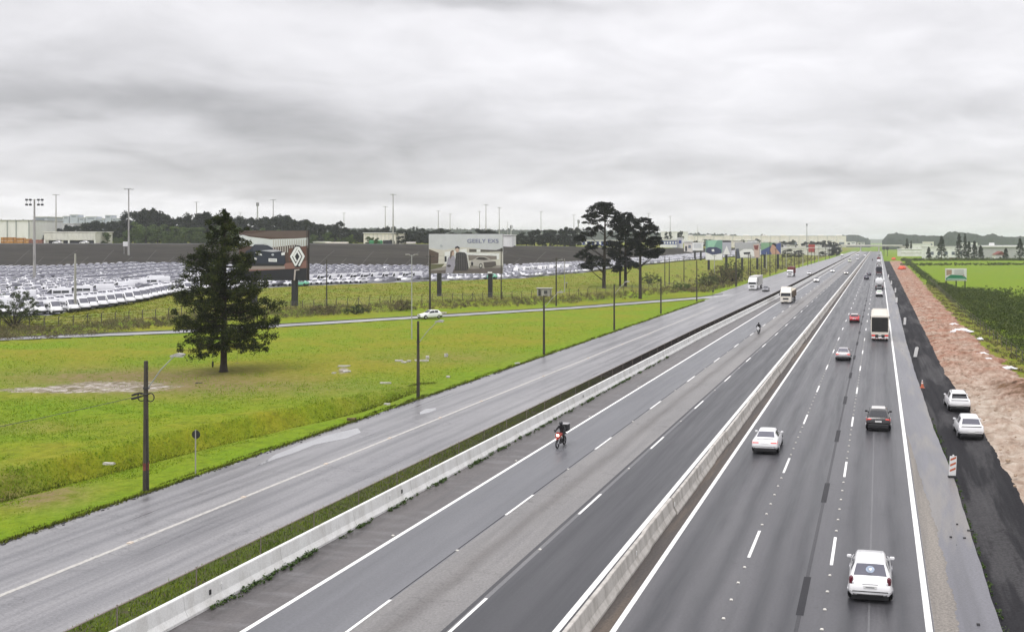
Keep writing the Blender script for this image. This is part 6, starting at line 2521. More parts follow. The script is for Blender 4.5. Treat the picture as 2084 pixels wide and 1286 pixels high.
for i in range(420):
    y = rng.uniform(55, 190)
    x = 7.6 + (float(edge_at(y)) - 8.0) * rng.random()
    s = rng.uniform(.04, .13) * (1.8 if rng.random() < .06 else 1)
    mb.ball((x, y, .12), s, 5, 3, 0, (1, 1.3, .7))
tag(mb.build('clods', simple('clod_sand', (.34, .25, .18), .95, 0, .35, .5)), 'clods of earth and stones scattered over the torn dirt', 'clods', kind='stuff')


# ------------------------------------------------------------------ the car lot
LOTP = [simple('lot_white', (.74, .74, .77), .3, 0, .03, 1, .4), simple('lot_silver', (.40, .40, .44), .35, .3, .05, 1, .4), simple('lot_grey', (.17, .17, .20), .35, .2, .05, 1, .4), simple('lot_dark', (.03, .03, .04), .3, 0, .1, 1, .5)]


LOTG = simple('lot_glass', (.075, .075, .105), .12, 0, .2, 1, 0, .8)  # lighter base tone paints in the sky reflected by the windows


def lot_mesh(kind, paint):
    """a parked vehicle in one mesh: paint, glass, rubber"""
    s = Shell(kind)
    K = CARS[kind]
    b = s.body()
    mats = [paint, LOTG, RUBBER]

    def join(o, mi):
        b.add(o.v, o.f, mi)
    if K['rw']:
        join(s.top_window(*K['rw'], n=2, m=2), 1)
    join(s.top_window(*K['ws'], frac=.94, n=2, m=2), 1)
    for sg in (1, -1):
        for (a, c) in K['side']:
            join(s.side_window(a, c, sg, n=2), 1)
    w, (y0, y1, r) = K['W'], K['wheel']
    for y in (y0, y1):
        for sg in (1, -1):
            b.cyl((sg * (w - .08), y, r), r + .03, .22, 10, 'x', 2)
    b.box(-w * .84, w * .84, .2, K['L'] - .2, .15, .34, 2)
    b.box(-w * .80, w * .80, K['L'] - .12, K['L'] + .02, .34, .62 if kind != 'van' else .70, 2)
    return b.mesh('parked_car', mats, 32)


LOTM = {(k, i): lot_mesh(k, LOTP[i]) for k in ('hatch', 'sedan', 'suv') for i in range(4)}


def make_lot_van():
    s = Shell('van')
    t = empty('cargo_van', label='white cargo van', cat='van', group='white vans in the car lot')
    s.body().build('body', LOTP[0], t, 32)
    s.top_window(*CARS['van']['ws'], frac=.92, n=2, m=2).build('windshield', GLASS2, t, 60)
    for sg in (1, -1):
        s.side_window(3.72, 4.66, sg, n=3).build('side_window', GLASS, t, 60)
        MB().bbox((sg * 1.06, 4.5, 1.45), (.18, .12, .30), .03).build('mirror', PLASTIC, t)
        MB().bbox((sg * .68, 5.5, .92), (.3, .2, .16), .03).build('headlight', CLEARL, t)
    MB().bbox((0, 5.62, .50), (1.9, .26, .38), .05).build('bumper', PLASTIC, t)
    for sg in (1, -1):
        MB().bbox((sg * .985, 2.6, .55), (.05, 3.0, .20), .01).build('side_moulding', PLASTIC, t)
    m = MB().cyl((0, 0, 0), .34, .24, 12, 'x').mesh('wheel', RUBBER)
    for sg in (1, -1):
        for y in (1.05, 4.55):
            obj('wheel', m, t, (sg * .92, y, .34))
    return t


VAN0 = make_lot_van()
VAN1 = make_lot_van()
for _sg in (1, -1):
    for _a, _b in ((.5, 1.9), (2.0, 3.5)):
        Shell('van').side_window(_a, _b, _sg, v0=.12, v1=.62, n=2).build('side_window', GLASS, VAN1, 60)
_lot = []
_lr = random.Random(33)
ROWS = [2.5, 8.3, 14.6, 20.6, 28, 34, 41, 47, 54, 60, 67, 73, 80, 86, 93, 99, 106, 112, 119, 125, 132, 138, 145, 151]


def prow(px, d):
    pr = prof_at(px)
    return pr[1][0] + 3.5 + d


for ri, d in enumerate(ROWS):
    px = -75.0 + _lr.uniform(0, 10)
    while px < 1570:
        zc = prow(px, d)
        pr = prof_at(px)
        if zc > pr[2][0] - 2:
            px += 12
            continue
        x0, y0, _ = AT(px - 4, prow(px - 4, d))
        x1, y1, _ = AT(px + 4, prow(px + 4, d))
        stretch = math.hypot(x1 - x0, y1 - y0) / 8      # metres along the row per photo pixel
        right = px > 900
        van = (ri == 0 and 45 < px < 405) or (ri == 1 and px < 60) or (ri == 4 and px < 360) or (ri == 1 and 600 < px < 862) or (ri == 5 and 330 < px < 520) or (ri == 3 and px > 1020 and px < 1230 and _lr.random() < .25)
        step = ((7.2 if ri >= 4 else 3.1) if van else 2.75) / max(stretch, .02)
        if _lr.random() < (.05 if van else .05):
            px += step
            continue
        # heading in camera terms: right share and towards-camera share
        if ri == 0 and px < 420:
            hr, hf = .80, -.60
        elif van and px < 560:
            hr, hf = -.86, -.50
        elif 560 < px < 880:
            hr, hf = -.35, -.94
        elif px >= 880:
            hr, hf = -.12, -.99
        else:
            hr, hf = (.7, -.7) if ri % 3 else (-.7, -.7)
        hx = C_ * hr - S_ * hf
        hy = S_ * hr + C_ * hf
        rz = math.atan2(-hx, hy) + _lr.gauss(0, .03)
        x, y, _ = AT(px, zc + _lr.gauss(0, .3))
        _lot.append((zc, 'van' if van else 'car', x, y, hz(px, zc) + .03, rz, ri, px))
        px += step
_lot.sort()
_nc = _nv = 0
_far = []
for zc, k, x, y, z, rz, ri, px in _lot:
    if k == 'van' and _nv < 120:
        _p = VAN1 if (_nv % 5 in (1, 3)) else VAN0
        o = _p if _nv in (0, 1) else copy_tree(_p)
        if ri == 0:
            lab, g = 'white van parked nose out in the front row beside the grass bank', 'white vans in the front row of the car lot'
        elif px < 560:
            lab, g = 'white van in the long van row across the middle of the lot', 'white vans in the middle row of the car lot'
        else:
            lab, g = 'white van parked above the bank right of the dark car billboard', 'white vans above the grass bank'
        place(o, (x, y, z), rz, lab, g)
        _nv += 1
    elif k == 'car' and _nc < 298:
        kind = _lr.choice(['hatch', 'suv', 'suv', 'sedan', 'hatch'])
        c = _lr.choices([0, 1, 2, 3], [.84, .08, .03, .05] if ri < 4 or px > 1150 else [.5, .3, .1, .1])[0]
        o = obj('parked_car', LOTM[(kind, c)], None, (x, y, z), rz)
        w = ('white', 'silver', 'grey', 'dark')[c]
        kk = {'hatch': 'hatchback', 'suv': 'suv', 'sedan': 'sedan'}[kind]
        where = 'left of the conifer' if px < 430 else 'between the two near billboards' if px < 880 else 'right of the couple billboard'
        rw = 'front rows' if ri < 2 else 'middle rows' if ri < 5 else 'back rows'
        tag(o, '%s %s parked in the %s of the lot %s' % (w, kk, rw, where), 'car', '%s %ss in the %s %s' % (w, kk, rw, where))
        _nc += 1
    else:
        _far.append((x, y, z, rz))
# the rest of the cars, too many to tell apart
s = Shell('suv')
base = MB()
rings = []
for y in (0.0, .15, .7, 1.5, 2.3, 3.05, 4.1, 4.35):
    h = s.half(y)
    rings.append([(h[1][0], y, h[1][1]), (h[5][0], y, h[5][1]), (h[7][0], y, h[7][1]), (-h[7][0], y, h[7][1]), (-h[5][0], y, h[5][1]), (-h[1][0], y, h[1][1])])
bv = np.array([p for r in rings for p in r])
bf, bm_ = [], []
for i in range(len(rings) - 1):
    for k in range(5):
        bf.append((i * 6 + k, i * 6 + k + 1, (i + 1) * 6 + k + 1, (i + 1) * 6 + k))
        bm_.append(1 if (k in (1, 3) and 1 <= i <= 4) or (k == 2 and i in (1, 4)) else 0)
bf += [(0, 5, 4, 1), (1, 4, 3, 2), (42, 43, 46, 47), (43, 44, 45, 46)]
bm_ += [0, 0, 0, 0]
bf, bm_ = np.array(bf), np.array(bm_)
VV, FF, MI = [], [], []
for i, (x, y, z, rz) in enumerate(_far):
    c, sn = math.cos(rz), math.sin(rz)
    V = bv @ np.array([[c, sn, 0], [-sn, c, 0], [0, 0, 1]]) + np.array([x, y, z])
    VV.append(V)
    FF.append(bf + i * len(bv))
    ci = _lr.choices([0, 2, 3, 4], [.42, .36, .14, .08])[0]
    MI.append(np.where(bm_ == 1, 1, ci))
if _far:
    me = npmesh('parked_cars', np.concatenate(VV), np.concatenate(FF), [LOTP[0], LOTG, LOTP[1], LOTP[2], LOTP[3]], np.concatenate(MI))
    tag(obj('parked_cars', me), 'far rows of parked cars packed at the back of the car lot', 'cars', kind='stuff')
# teal car at the bank edge
TEAL = simple('teal_paint', (.16, .48, .34), .4, 0, .05, 1, .3)
for px, zc, lab in ((628, 258.0, 'pale green car at the edge of the bank behind the dark billboard pole'), (1012, 297, 'pale green car at the edge of the bank behind the couple billboard')):
    x, y, _ = AT(px, zc)
    tag(obj('parked_car', lot_mesh('suv', TEAL), None, (x, y, hz(px, zc) + .05), PI / 2 + TH), lab, 'car')
# thin pale lines and gutters that run up the paved slope
_ln = MB()
for px in range(-60, 1330, 44):
    p0 = prof_at(px)
    vs = []
    sl = _lr.uniform(18, 34)
    for i in range(9):
        t = .03 + .30 * i / 8 if (px // 44) % 2 else .03 + .62 * i / 8
        q = px + sl * t * 2
        pr = prof_at(q)
        zc = pr[2][0] + (pr[3][0] - pr[2][0]) * t
        for dx in (-.45, .45):
            x, y, _ = AT(q + dx * .9, zc)
            vs.append((x, y, hz(q, zc) + .10))
    _ln.add(vs, [(2 * i, 2 * i + 1, 2 * i + 3, 2 * i + 2) for i in range(8)])
_slope = bpy.data.objects['paved_slope']
_ln.build('gutter_line', simple('gutter_grey', (.095, .09, .085), .9), _slope)['kind'] = 'stuff'
# pale edge strip on top of the slope
mb = MB()
vs = []
_px = list(range(-300, 1330, 20))
for px in _px:
    zc = prof_at(px)[3][0] - 2
    x, y, _ = AT(px, zc)
    vs += [(x, y, hz(px, zc) - .05), (x, y, hz(px, zc) + .55)]
mb.add(vs, [(2 * i, 2 * i + 1, 2 * i + 3, 2 * i + 2) for i in range(len(_px) - 1)])
mb2 = mb.build('kerb_wall', simple('kerb_grey', (.17, .17, .165), .9), _slope)


# ------------------------------------------------------------------ light masts
def mast(px, ytop, label, h=28.0, zc=None, flood=False, group='tall light masts over the car lot', base=None):
    if zc is None:
        zc = 450.0
        for _ in range(20):
            zc = .5 * zc + .5 * (hz(px, zc) + h - H) * FPX / (CY - ytop)
    x, y, _ = AT(px, zc)
    zb = hz(px, zc)
    if base is None:
        h = H + (CY - ytop) * zc / FPX - zb
    t = empty('light_mast', (x, y, zb - .2), TH + .1, label, 'light mast', group)
    MB().tube([(0, 0, 0), (0, 0, h)], [.42, .20], 8).build('pole', POLEL, t)
    if flood:
        MB().tube([(-2.1, 0, h - .2), (2.1, 0, h - .2)], .10, 6).build('crossarm', STEEL, t)
        m = MB().bbox((0, 0, 0), (.62, .5, .55), .08).mesh('floodlight', DARKST)
        for k in (-2.1, -1.1, 1.1, 2.1):
            for dz in (0, -1.4):
                obj('floodlight', m, t, (k, 0, h - .2 + dz))
                if dz:
                    MB().tube([(k, 0, h - .2), (k, 0, h - 1.6)], .06, 5).build('hanger', STEEL, t)
    else:
        mb = MB()
        mb.cyl((0, 0, h), .9, .25, 10)
        mb.build('crown_ring', STEEL, t)
        m = MB().bbox((0, 0, 0), (.8, .5, .28), .05).mesh('lamp_head', STEEL)
        for k in range(6):
            a = PI * 2 * k / 6
            obj('lamp_head', m, t, (1.5 * math.cos(a), 1.5 * math.sin(a), h - .05), a)
    return t


mast(70, 404, 'thick mast with a cluster of floodlights at the left', zc=275, flood=True)
for px, yt, lab in ((114, 396, 'light mast right of the floodlight cluster mast'), (262, 384, 'light mast with a white board at its foot'), (400, 411, 'light mast left of the conifer top'),
                    (489, 432, 'light mast peeking over the wood right of the conifer top'), (556, 406, 'light mast above the dark car billboard'), (700, 433, 'light mast between the two near billboards above the wood'),
                    (784, 420, 'faint light mast just left of the tallest middle mast'), (800, 395, 'tallest light mast in the middle of the picture'), (892, 429, 'faint light mast above the left of the couple billboard'),
                    (916, 435, 'short looking light mast above the couple billboard'), (976, 430, 'faint light mast left of the near mast over the lettering'), (989, 416, 'light mast directly above the billboard lettering'),
                    (1016, 422, 'light mast at the right above the billboard lettering'), (1033, 452, 'small far light mast right of the couple billboard'), (1101, 430, 'light mast left of the tall poles near the pines'),
                    (1168, 437, 'light mast just left of the bank pines'), (1320, 434, 'light mast seen over the right bank pine'), (1364, 440, 'light mast right of the bank pines'),
                    (1420, 458, 'light mast left of the far billboards')):
    mast(px, yt, lab)
x, y, _ = AT(256, 416)
t = empty('notice_board', (x, y, hz(256, 416)), TH, 'white notice board beside a light mast on the slope', 'sign')
MB().bbox((0, 0, 4.4), (2.4, .15, 2.0), .03).build('board', PLATE, t)
for sg in (1, -1):
    MB().tube([(sg * .8, .1, 0), (sg * .8, .1, 3.5)], .06, 6).build('post', STEEL, t)
# antenna towers and chimney poles
for px, yt, zc, w, lab in ((524, 412, 900, .9, 'lattice phone mast over the wood right of the conifer'), (1642, 455, 1500, .9, 'lone phone mast over the long cream factory'), (1177, 447, 900, .9, 'slender phone mast left of the bank pines'), (1040, 458, 900, .6, 'thin far pole above the couple billboard')):
    x, y, _ = AT(px, zc)
    zb = hz(px, zc)
    h = H + (CY - yt) * zc / FPX - zb
    t = empty('antenna_tower', (x, y, zb), .3, lab, 'tower')
    MB().tube([(0, 0, 0), (0, 0, h)], [w, w * .6], 6).build('mast', STEEL, t)
    for k in range(3):
        a = k * 2.1
        MB().bbox((1.0 * math.cos(a), 1.0 * math.sin(a), h - 2), (.5, .5, 3.2), .05).build('antenna', DARKST, t)


# ------------------------------------------------------------------ billboards
def flat(name, col, rough=.6):
    return simple('print_' + name, col, rough, 0, .06, .6)


class Board:
    """a printed panel; shapes are given in photo pixels and laid on the panel face"""

    def __init__(self, x0, x1, y0, y1, zc, label, back=(.05, .05, .055), rot=0.0, frame=.25, cat='billboard', group=None, thick=.5, rim=.15):
        self.m = zc / FPX
        self.cx, self.by = (x0 + x1) / 2, y1
        x, y, _ = AT(self.cx, zc)
        self.z0 = H - (y1 - CY) * self.m
        self.root = empty('billboard', (x, y, land(x, y) - .2), TH + rot, label, cat, group)
        self.dz = self.z0 - (land(x, y) - .2)
        self.layer = 0
        w, h = (x1 - x0) * self.m, (y1 - y0) * self.m
        MB().bbox((0, thick / 2 + .02, self.dz + h / 2), (w + rim, thick, h + rim), .03).build('panel', flat('back%g' % back[0], back), self.root)
        self.y1 = y1

    def p(self, px, py):
        return ((px - self.cx) * self.m, -.012 - .006 * self.layer, self.dz + (self.y1 - py) * self.m)

    def poly(self, pts, mat, name='print'):
        self.layer += 1
        v = [self.p(*q) for q in pts]
        o = MB().add(v, [tuple(range(len(v)))]).build(name, mat, self.root)
        n = o.data.polygons[0].normal
        if n.y > 0:
            o.data.flip_normals()
        return o

    def ell(self, cx, cy, rx, ry, mat, n=18, name='print'):
        return self.poly([(cx + rx * math.cos(2 * PI * i / n), cy + ry * math.sin(2 * PI * i / n)) for i in range(n)], mat, name)

    def post(self, px, zdown=0, w=1.0, d=1.0, mat=None, ytop=None):
        xx = (px - self.cx) * self.m
        MB().bbox((xx, .5, self.dz / 2 - .2), (w, d, self.dz + .6), .05).build('post', mat or PLASTIC, self.root)

    def text(self, s, px, py, hpx, mat, name='lettering', sx=1.0, bold=0.0):
        self.layer += 1
        cu = bpy.data.curves.new(name, 'FONT')
        cu.body = s
        cu.size = 1.0
        cu.offset = bold
        tmp = bpy.data.objects.new(name, cu)
        COL.objects.link(tmp)
        me = bpy.data.meshes.new_from_object(tmp.evaluated_get(bpy.context.evaluated_depsgraph_get()))
        bpy.data.objects.remove(tmp)
        k = hpx * self.m / .7
        me.transform(Matrix.Diagonal((k * sx, k, k, 1)))
        me.transform(Matrix.Rotation(PI / 2, 4, 'X'))
        q = self.p(px, py)
        me.transform(Matrix.Translation(q))
        me.materials.clear()
        me.materials.append(mat)
        return obj(name, me, self.root)


WHT, BLK = flat('white', (.78, .78, .80)), flat('black', (.010, .010, .018))
# --- dark car board with the diamond emblem
b = Board(482, 631, 470, 570, 208, 'billboard with a dark blue suv and a white diamond emblem', (.03, .02, .02), -.12, group=None)
b.poly([(482, 470), (631, 470), (631, 570), (482, 570)], flat('umber', (.085, .050, .040)))
b.poly([(482, 476), (505, 482), (550, 487), (600, 486), (631, 484), (631, 505), (605, 498), (560, 503), (482, 500)], flat('mist', (.62, .65, .66)))
b.poly([(550, 470), (631, 470), (631, 484), (595, 485), (535, 482), (482, 478), (482, 474), (510, 476)], flat('roofbrown', (.12, .085, .075)))
_fm = flat('slat', (.46, .44, .42))
for i in range(15):
    x0 = 556 + i * 5
    b.poly([(x0, 488), (x0 + 2.2, 488), (x0 + 2.2, 514), (x0, 514)], _fm)
b.poly([(590, 506), (631, 500), (631, 532), (590, 532)], flat('rust', (.13, .06, .045)))
b.poly([(484, 548), (631, 530), (631, 548), (585, 552), (484, 556)], flat('redground', (.24, .12, .10)))
b.poly([(482, 553), (631, 545), (631, 570), (482, 570)], BLK)
b.poly([(482, 541), (582, 541), (582, 547), (482, 549)], flat('floor', (.32, .27, .25)))
NAV = flat('navy', (.018, .024, .045))
b.poly([(494, 520), (498, 511), (506, 508), (516, 498), (540, 497), (552, 503), (558, 508), (578, 513), (582, 520), (583, 536), (578, 541), (506, 542), (496, 536)], NAV, 'car_print')
b.poly([(512, 507), (518, 500), (539, 499), (550, 506), (552, 508), (514, 510)], flat('glassprint', (.04, .045, .07)), 'car_print')
b.poly([(512, 498), (518, 496), (540, 495.5), (554, 502), (558, 507), (548, 500), (536, 498)], flat('skyedge', (.5, .52, .55)), 'car_print')
b.poly([(528, 510), (560, 508), (576, 511), (556, 513)], flat('hood', (.50, .50, .56)), 'car_print')
b.poly([(518, 514), (531, 516), (533, 520), (522, 519)], WHT, 'headlight_print')
b.poly([(574, 515), (582, 513), (582, 519), (575, 520)], WHT, 'headlight_print')
b.poly([(516, 524), (522, 526), (521, 529), (515, 528)], WHT, 'headlight_print')
b.ell(556, 518.5, 3, 2.2, flat('chromep', (.45, .47, .52)))
b.poly([(547, 526), (565, 526.5), (565, 533), (547, 532.5)], WHT, 'plate_print')
b.poly([(549, 529), (563, 529.5), (563, 530.5), (549, 530)], BLK, 'plate_print')
b.poly([(514, 536), (580, 537), (580, 541), (512, 541)], flat('bumperp', (.012, .012, .016)), 'car_print')
# dark plate that carries the emblem, then the interlaced diamond
b.poly([(592, 522), (604, 500), (614, 500), (626, 522), (614, 544), (604, 544)], BLK, 'emblem_plate')


def band(pts, w, close=False):
    """a bent strip of even width"""
    out = []
    P = [Vector(p) for p in pts]
    L_, R_ = [], []
    for i, p in enumerate(P):
        d0 = (P[i] - P[i - 1]).normalized() if i > 0 else (P[1] - P[0]).normalized()
        d1 = (P[i + 1] - P[i]).normalized() if i < len(P) - 1 else d0
        n0, n1 = Vector((-d0.y, d0.x)), Vector((-d1.y, d1.x))
        m = (n0 + n1).normalized()
        k = w / 2 / max(.4, m.dot(n0))
        L_.append(p + m * k)
        R_.append(p - m * k)
    for i in range(len(P) - 1):
        out.append([tuple(L_[i]), tuple(L_[i + 1]), tuple(R_[i + 1]), tuple(R_[i])])
    return out


for q in band([(612.5, 541), (622, 522), (611, 504), (607.5, 504), (598, 521)], 3.6) + band([(605.5, 502), (594.5, 522), (605.0, 541), (607.5, 541), (617.5, 524)], 3.6)[0:0]:
    b.poly(q, WHT, 'emblem')
for q in band([(606.5, 503.5), (595.5, 522), (606, 541)], 3.8) + band([(606.0, 540.0), (616.0, 522.0), (610, 512)], 3.6) + band([(613.0, 541), (623.5, 521.5), (612.5, 503.5)], 3.8) + band([(613, 504), (602, 522.0), (607.5, 532)], 3.6):
    b.poly(q, WHT, 'emblem')
b.poly([(603, 548.5), (614, 547.5), (614, 549.5), (606.5, 550.5), (604.5, 570), (601.5, 570)], flat('bracketp', (.45, .40, .38)))
b.poly([(629.2, 470), (631, 470), (631, 570), (629.2, 570)], flat('edgep', (.05, .04, .04)))
b.post(600, w=1.05)
b.post(512, w=1.05)
# --- couple board with lettering
b = Board(873, 1023, 477, 556, 240, 'pale billboard lettered GEELY EX5 with a couple and a silver car', (.4, .4, .42), 0.0)
SKYP = flat('paleprint', (.56, .57, .61))
b.poly([(873, 477), (1023, 477), (1023, 556), (873, 556)], SKYP)
b.poly([(873, 505), (905, 509), (925, 505), (940, 503), (1000, 509), (1023, 508), (1023, 556), (873, 556)], flat('cream', (.60, .57, .53)))
b.poly([(873, 507), (893, 515), (892, 536), (873, 538)], flat('hedgeprint', (.10, .07, .06)))
b.poly([(873, 538), (905, 537), (895, 548), (873, 550)], flat('lawnprint', (.13, .13, .07)))
b.poly([(873, 550), (915, 540), (1023, 540), (1023, 556), (873, 556)], flat('drive', (.30, .27, .26)))
b.poly([(905, 513), (950, 506), (950, 535), (905, 536)], WHT)
b.poly([(948, 514), (1016, 516), (1016, 528), (948, 530)], WHT)
b.poly([(953, 519), (1011, 521), (1011, 528), (953, 530)], flat('shadep', (.22, .19, .18)))
b.poly([(955, 507), (1010, 509), (1023, 505), (1023, 512), (955, 513)], flat('roofp', (.10, .09, .085)))
b.poly([(970, 508), (978, 508), (978, 513), (970, 513)], WHT)
b.poly([(905, 522), (909, 522), (909, 533), (905, 533)], BLK)
b.poly([(873, 551), (1023, 545), (1023, 556), (873, 556)], flat('roadp', (.14, .115, .115)))
b.text('GEELY EX5', 950.5, 494.3, 7.6, flat('letterblue', (.20, .21, .36)), sx=1.24, bold=.012)
b.poly([(895, 500), (898, 497.5), (901, 500), (898, 502.5)], flat('markp', (.42, .45, .50)))
# silver car
b.poly([(957, 535), (960, 530), (966, 527), (972, 523), (986, 522.5), (996, 526), (1000, 529.5), (1008, 532), (1010, 540), (1004, 544), (985, 546), (975, 543), (962, 541)], flat('silverp', (.44, .41, .40)), 'car_print')
b.poly([(968, 528), (974, 524), (986, 523.8), (995, 528.5), (985, 529.5)], flat('winp', (.06, .05, .055)), 'car_print')
b.poly([(984, 534), (1009, 532), (1010, 540), (1002, 544), (986, 545.5)], flat('noseP', (.10, .085, .085)), 'car_print')
b.ell(978.5, 541, 3.6, 5, BLK, name='wheel_print')
b.ell(978.5, 541, 2.2, 3.2, flat('rimp', (.5, .48, .47)), name='wheel_print')
b.ell(961, 537, 2.2, 4, BLK, name='wheel_print')
# a couple, seen in the print
FACE = flat('facep', (.55, .40, .34))
b.poly([(928, 515), (936, 513), (946, 514), (951, 520), (954, 545), (951, 550), (926, 551), (927, 530)], flat('plaid', (.045, .042, .05)), 'figure_print')
for i in range(5):
    b.poly([(930 + i * 4.6, 516), (930.9 + i * 4.6, 516), (931 + i * 4.8, 549), (930 + i * 4.8, 549)], flat('plaidline', (.12, .105, .115)), 'figure_print')
b.poly([(950, 518), (953, 519), (957, 545), (954, 545)], flat('cuffp', (.6, .58, .57)), 'figure_print')
b.ell(931, 508.5, 4, 5.2, FACE, name='figure_print')
b.poly([(926.5, 507), (927, 502.5), (932, 501), (936, 504), (935, 507), (931, 504.5)], BLK, 'figure_print')
b.poly([(912, 525), (919, 519), (926, 523), (927, 540), (921, 556), (907, 556), (909, 540)], flat('lilac', (.34, .32, .40)), 'figure_print')
b.ell(921.5, 515.5, 3.5, 4.8, FACE, name='figure_print')
b.poly([(916, 524), (917, 512), (921, 509.5), (925, 511), (921, 513), (919.5, 522), (917, 528)], flat('hairp', (.16, .11, .09)), 'figure_print')
b.ell(914, 541, 4, 2.5, flat('bagp', (.08, .07, .09)), name='figure_print')
for q in ((893, .95), (997, 1.0)):
    b.post(q[0], w=q[1])
b.poly([(993, 553), (1002, 553), (1002, 556.5), (993, 556.5)], WHT)
# --- billboards further along the service road
def far_board(x0, x1, y0, y1, zc, label, shapes, posts, back=(.4, .4, .42)):
    b = Board(x0, x1, y0, y1, zc, label, back, -.15, group=None)
    for m, pts in shapes:
        b.poly(pts, m)
    for p in posts:
        b.post(p, w=1.0)


TEALP, LIL = flat('teal', (.17, .33, .28)), flat('lilac2', (.44, .44, .52))
far_board(1436, 1470, 489, 529, 430, 'far billboard with a teal background and a dark car', [(TEALP, [(1436, 489), (1470, 489), (1470, 515), (1436, 515)]), (flat('mint', (.30, .55, .42)), [(1440, 490), (1460, 489), (1452, 505), (1440, 503)]), (WHT, [(1436, 514), (1470, 514), (1470, 529), (1436, 529)]), (flat('navy3', (.05, .06, .13)), [(1437, 506), (1443, 503), (1458, 503), (1468, 508), (1469, 516), (1450, 519), (1437, 514)]), (WHT, [(1448, 508), (1453, 507), (1454, 512), (1449, 512)])], (1442,))
far_board(1470, 1488, 490, 518, 440, 'narrow lilac far billboard beside the teal one', [(LIL, [(1470, 490), (1488, 490), (1488, 518), (1470, 518)]), (BLK, [(1470, 490), (1488, 490), (1488, 493), (1470, 493)]), (WHT, [(1479, 500), (1486, 518), (1471, 518)])], (1478,))
far_board(1496, 1547, 494, 525, 460, 'pale far billboard with a white car and a figure', [(flat('greyp2', (.42, .42, .46)), [(1496, 494), (1532, 494), (1532, 505), (1496, 507)]), (WHT, [(1505, 512), (1514, 507), (1530, 507), (1535, 512), (1536, 522), (1506, 524)]), (BLK, [(1513, 514), (1527, 513), (1527, 517), (1514, 518)]), (flat('peach', (.55, .42, .38)), [(1533, 498), (1545, 496), (1546, 524), (1536, 525)]), (flat('maroonp', (.2, .06, .06)), [(1534, 500), (1544, 499), (1542, 509), (1536, 508)]), (flat('bluedark', (.08, .09, .13)), [(1497, 507), (1503, 506), (1507, 526), (1498, 527)])], (1510, 1541))
far_board(1549, 1589, 494, 518, 480, 'colourful far billboard in green and blue with a person', [(flat('greenp', (.22, .38, .24)), [(1549, 494), (1578, 494), (1560, 510), (1549, 510)]), (flat('bluep', (.07, .10, .25)), [(1549, 510), (1570, 500), (1589, 494), (1589, 518), (1549, 518)]), (flat('tanp', (.50, .30, .22)), [(1571, 498), (1577, 497), (1580, 506), (1589, 517), (1571, 518), (1567, 509)]), (BLK, [(1570, 497), (1575, 494), (1580, 497), (1579, 503), (1575, 499)])], (1583, 1556))
far_board(1409, 1431, 494, 510, 560, 'plain white panel left of the teal billboard', [(WHT, [(1409, 494), (1431, 494), (1431, 510), (1409, 510)]), (flat('winpan', (.55, .56, .60)), [(1412, 496), (1428, 496), (1428, 505), (1412, 505)])], (1414, 1426))
# --- green and white board in the field on the right
b = Board(1925, 1967, 547, 571, 262, 'white and green notice billboard on posts in the green field', (.55, .56, .52), 0.0)
b.poly([(1925, 547), (1967, 547), (1967, 571), (1925, 571)], flat('offwhite', (.66, .68, .62)))
b.poly([(1926, 549), (1937, 549), (1937, 558), (1926, 561)], flat('photo_tan', (.36, .26, .17)))
for i in range(4):
    b.poly([(1942, 549.5 + i * 2.4), (1962, 549.5 + i * 2.4), (1962, 550.5 + i * 2.4), (1942, 550.5 + i * 2.4)], flat('greytext', (.30, .33, .30)))
b.poly([(1925, 566), (1935, 559), (1960, 560), (1967, 566), (1967, 569), (1925, 570)], flat('greenpan', (.02, .20, .09)))
b.poly([(1928, 566.5), (1965, 566.5), (1965, 568), (1928, 569)], flat('mintline', (.35, .5, .4)))
b.ell(1961, 561, 1.8, 2.2, flat('seal', (.3, .25, .2)))
OLIV = simple('olive_post', (.06, .075, .02), .8)
for p in (1926.5, 1947, 1965):
    b.post(p, w=.32, d=.3, mat=OLIV)


# ------------------------------------------------------------------ buildings
CREAM = concrete('cream_wall', (.80, .76, .70), (.72, .67, .61), .4)
WHITEW = concrete('white_wall', (.80, .80, .79), (.70, .70, .69), .3)
SHEDW = concrete('shed_wall', (.68, .67, .63), (.52, .51, .48), .5)
ROOFG = simple('roof_grey', (.42, .42, .42), .7, 0, .08, .2)
ROOFL = simple('roof_light', (.66, .66, .65), .6, 0, .05, .2)
DARKW = simple('dark_opening', (.02, .02, .03), .8)
BLUEW = simple('blue_cladding', (.05, .08, .28), .5, 0, .1, .3)
WIN = simple('far_window', (.16, .19, .24), .15, 0, .2, .3)


def building(px0, px1, ytop, zc, dep, label, wall, roof, ybase=None, z=None, rot=0.0, name='warehouse', cat='building', pitch=0.0, group=None):
    """front wall spans px0..px1 at depth zc; local x runs along the front, y goes back"""
    m = zc / FPX
    cx = (px0 + px1) / 2
    x, y, _ = AT(cx, zc)
    zb = z if z is not None else hz(cx, zc)
    if ybase is not None:
        zb = H - (ybase - CY) * m
    w = (px1 - px0) * m
    h = H + (CY - ytop) * m - zb
    t = empty(name, (x, y, zb), TH + rot, label, cat, group)
    MB().box(-w / 2, w / 2, 0, dep, -3.0, h - .3).build('wall', wall, t)
    mb = MB()
    if pitch:
        mb.prism([(-w / 2 - .4, h - .3), (w / 2 + .4, h - .3), (0, h + pitch)], -.5, dep + .5)
    else:
        mb.bbox((0, dep / 2, h - .1), (w + .8, dep + 1, .45), .08)
    mb.build('roof', roof, t)
    return t, w, h, m, cx


def front(t, x0, x1, z0, z1, mat, name, proud=.06):
    MB().bbox(((x0 + x1) / 2, -proud / 2, (z0 + z1) / 2), (x1 - x0, proud, z1 - z0), .01).build(name, mat, t)


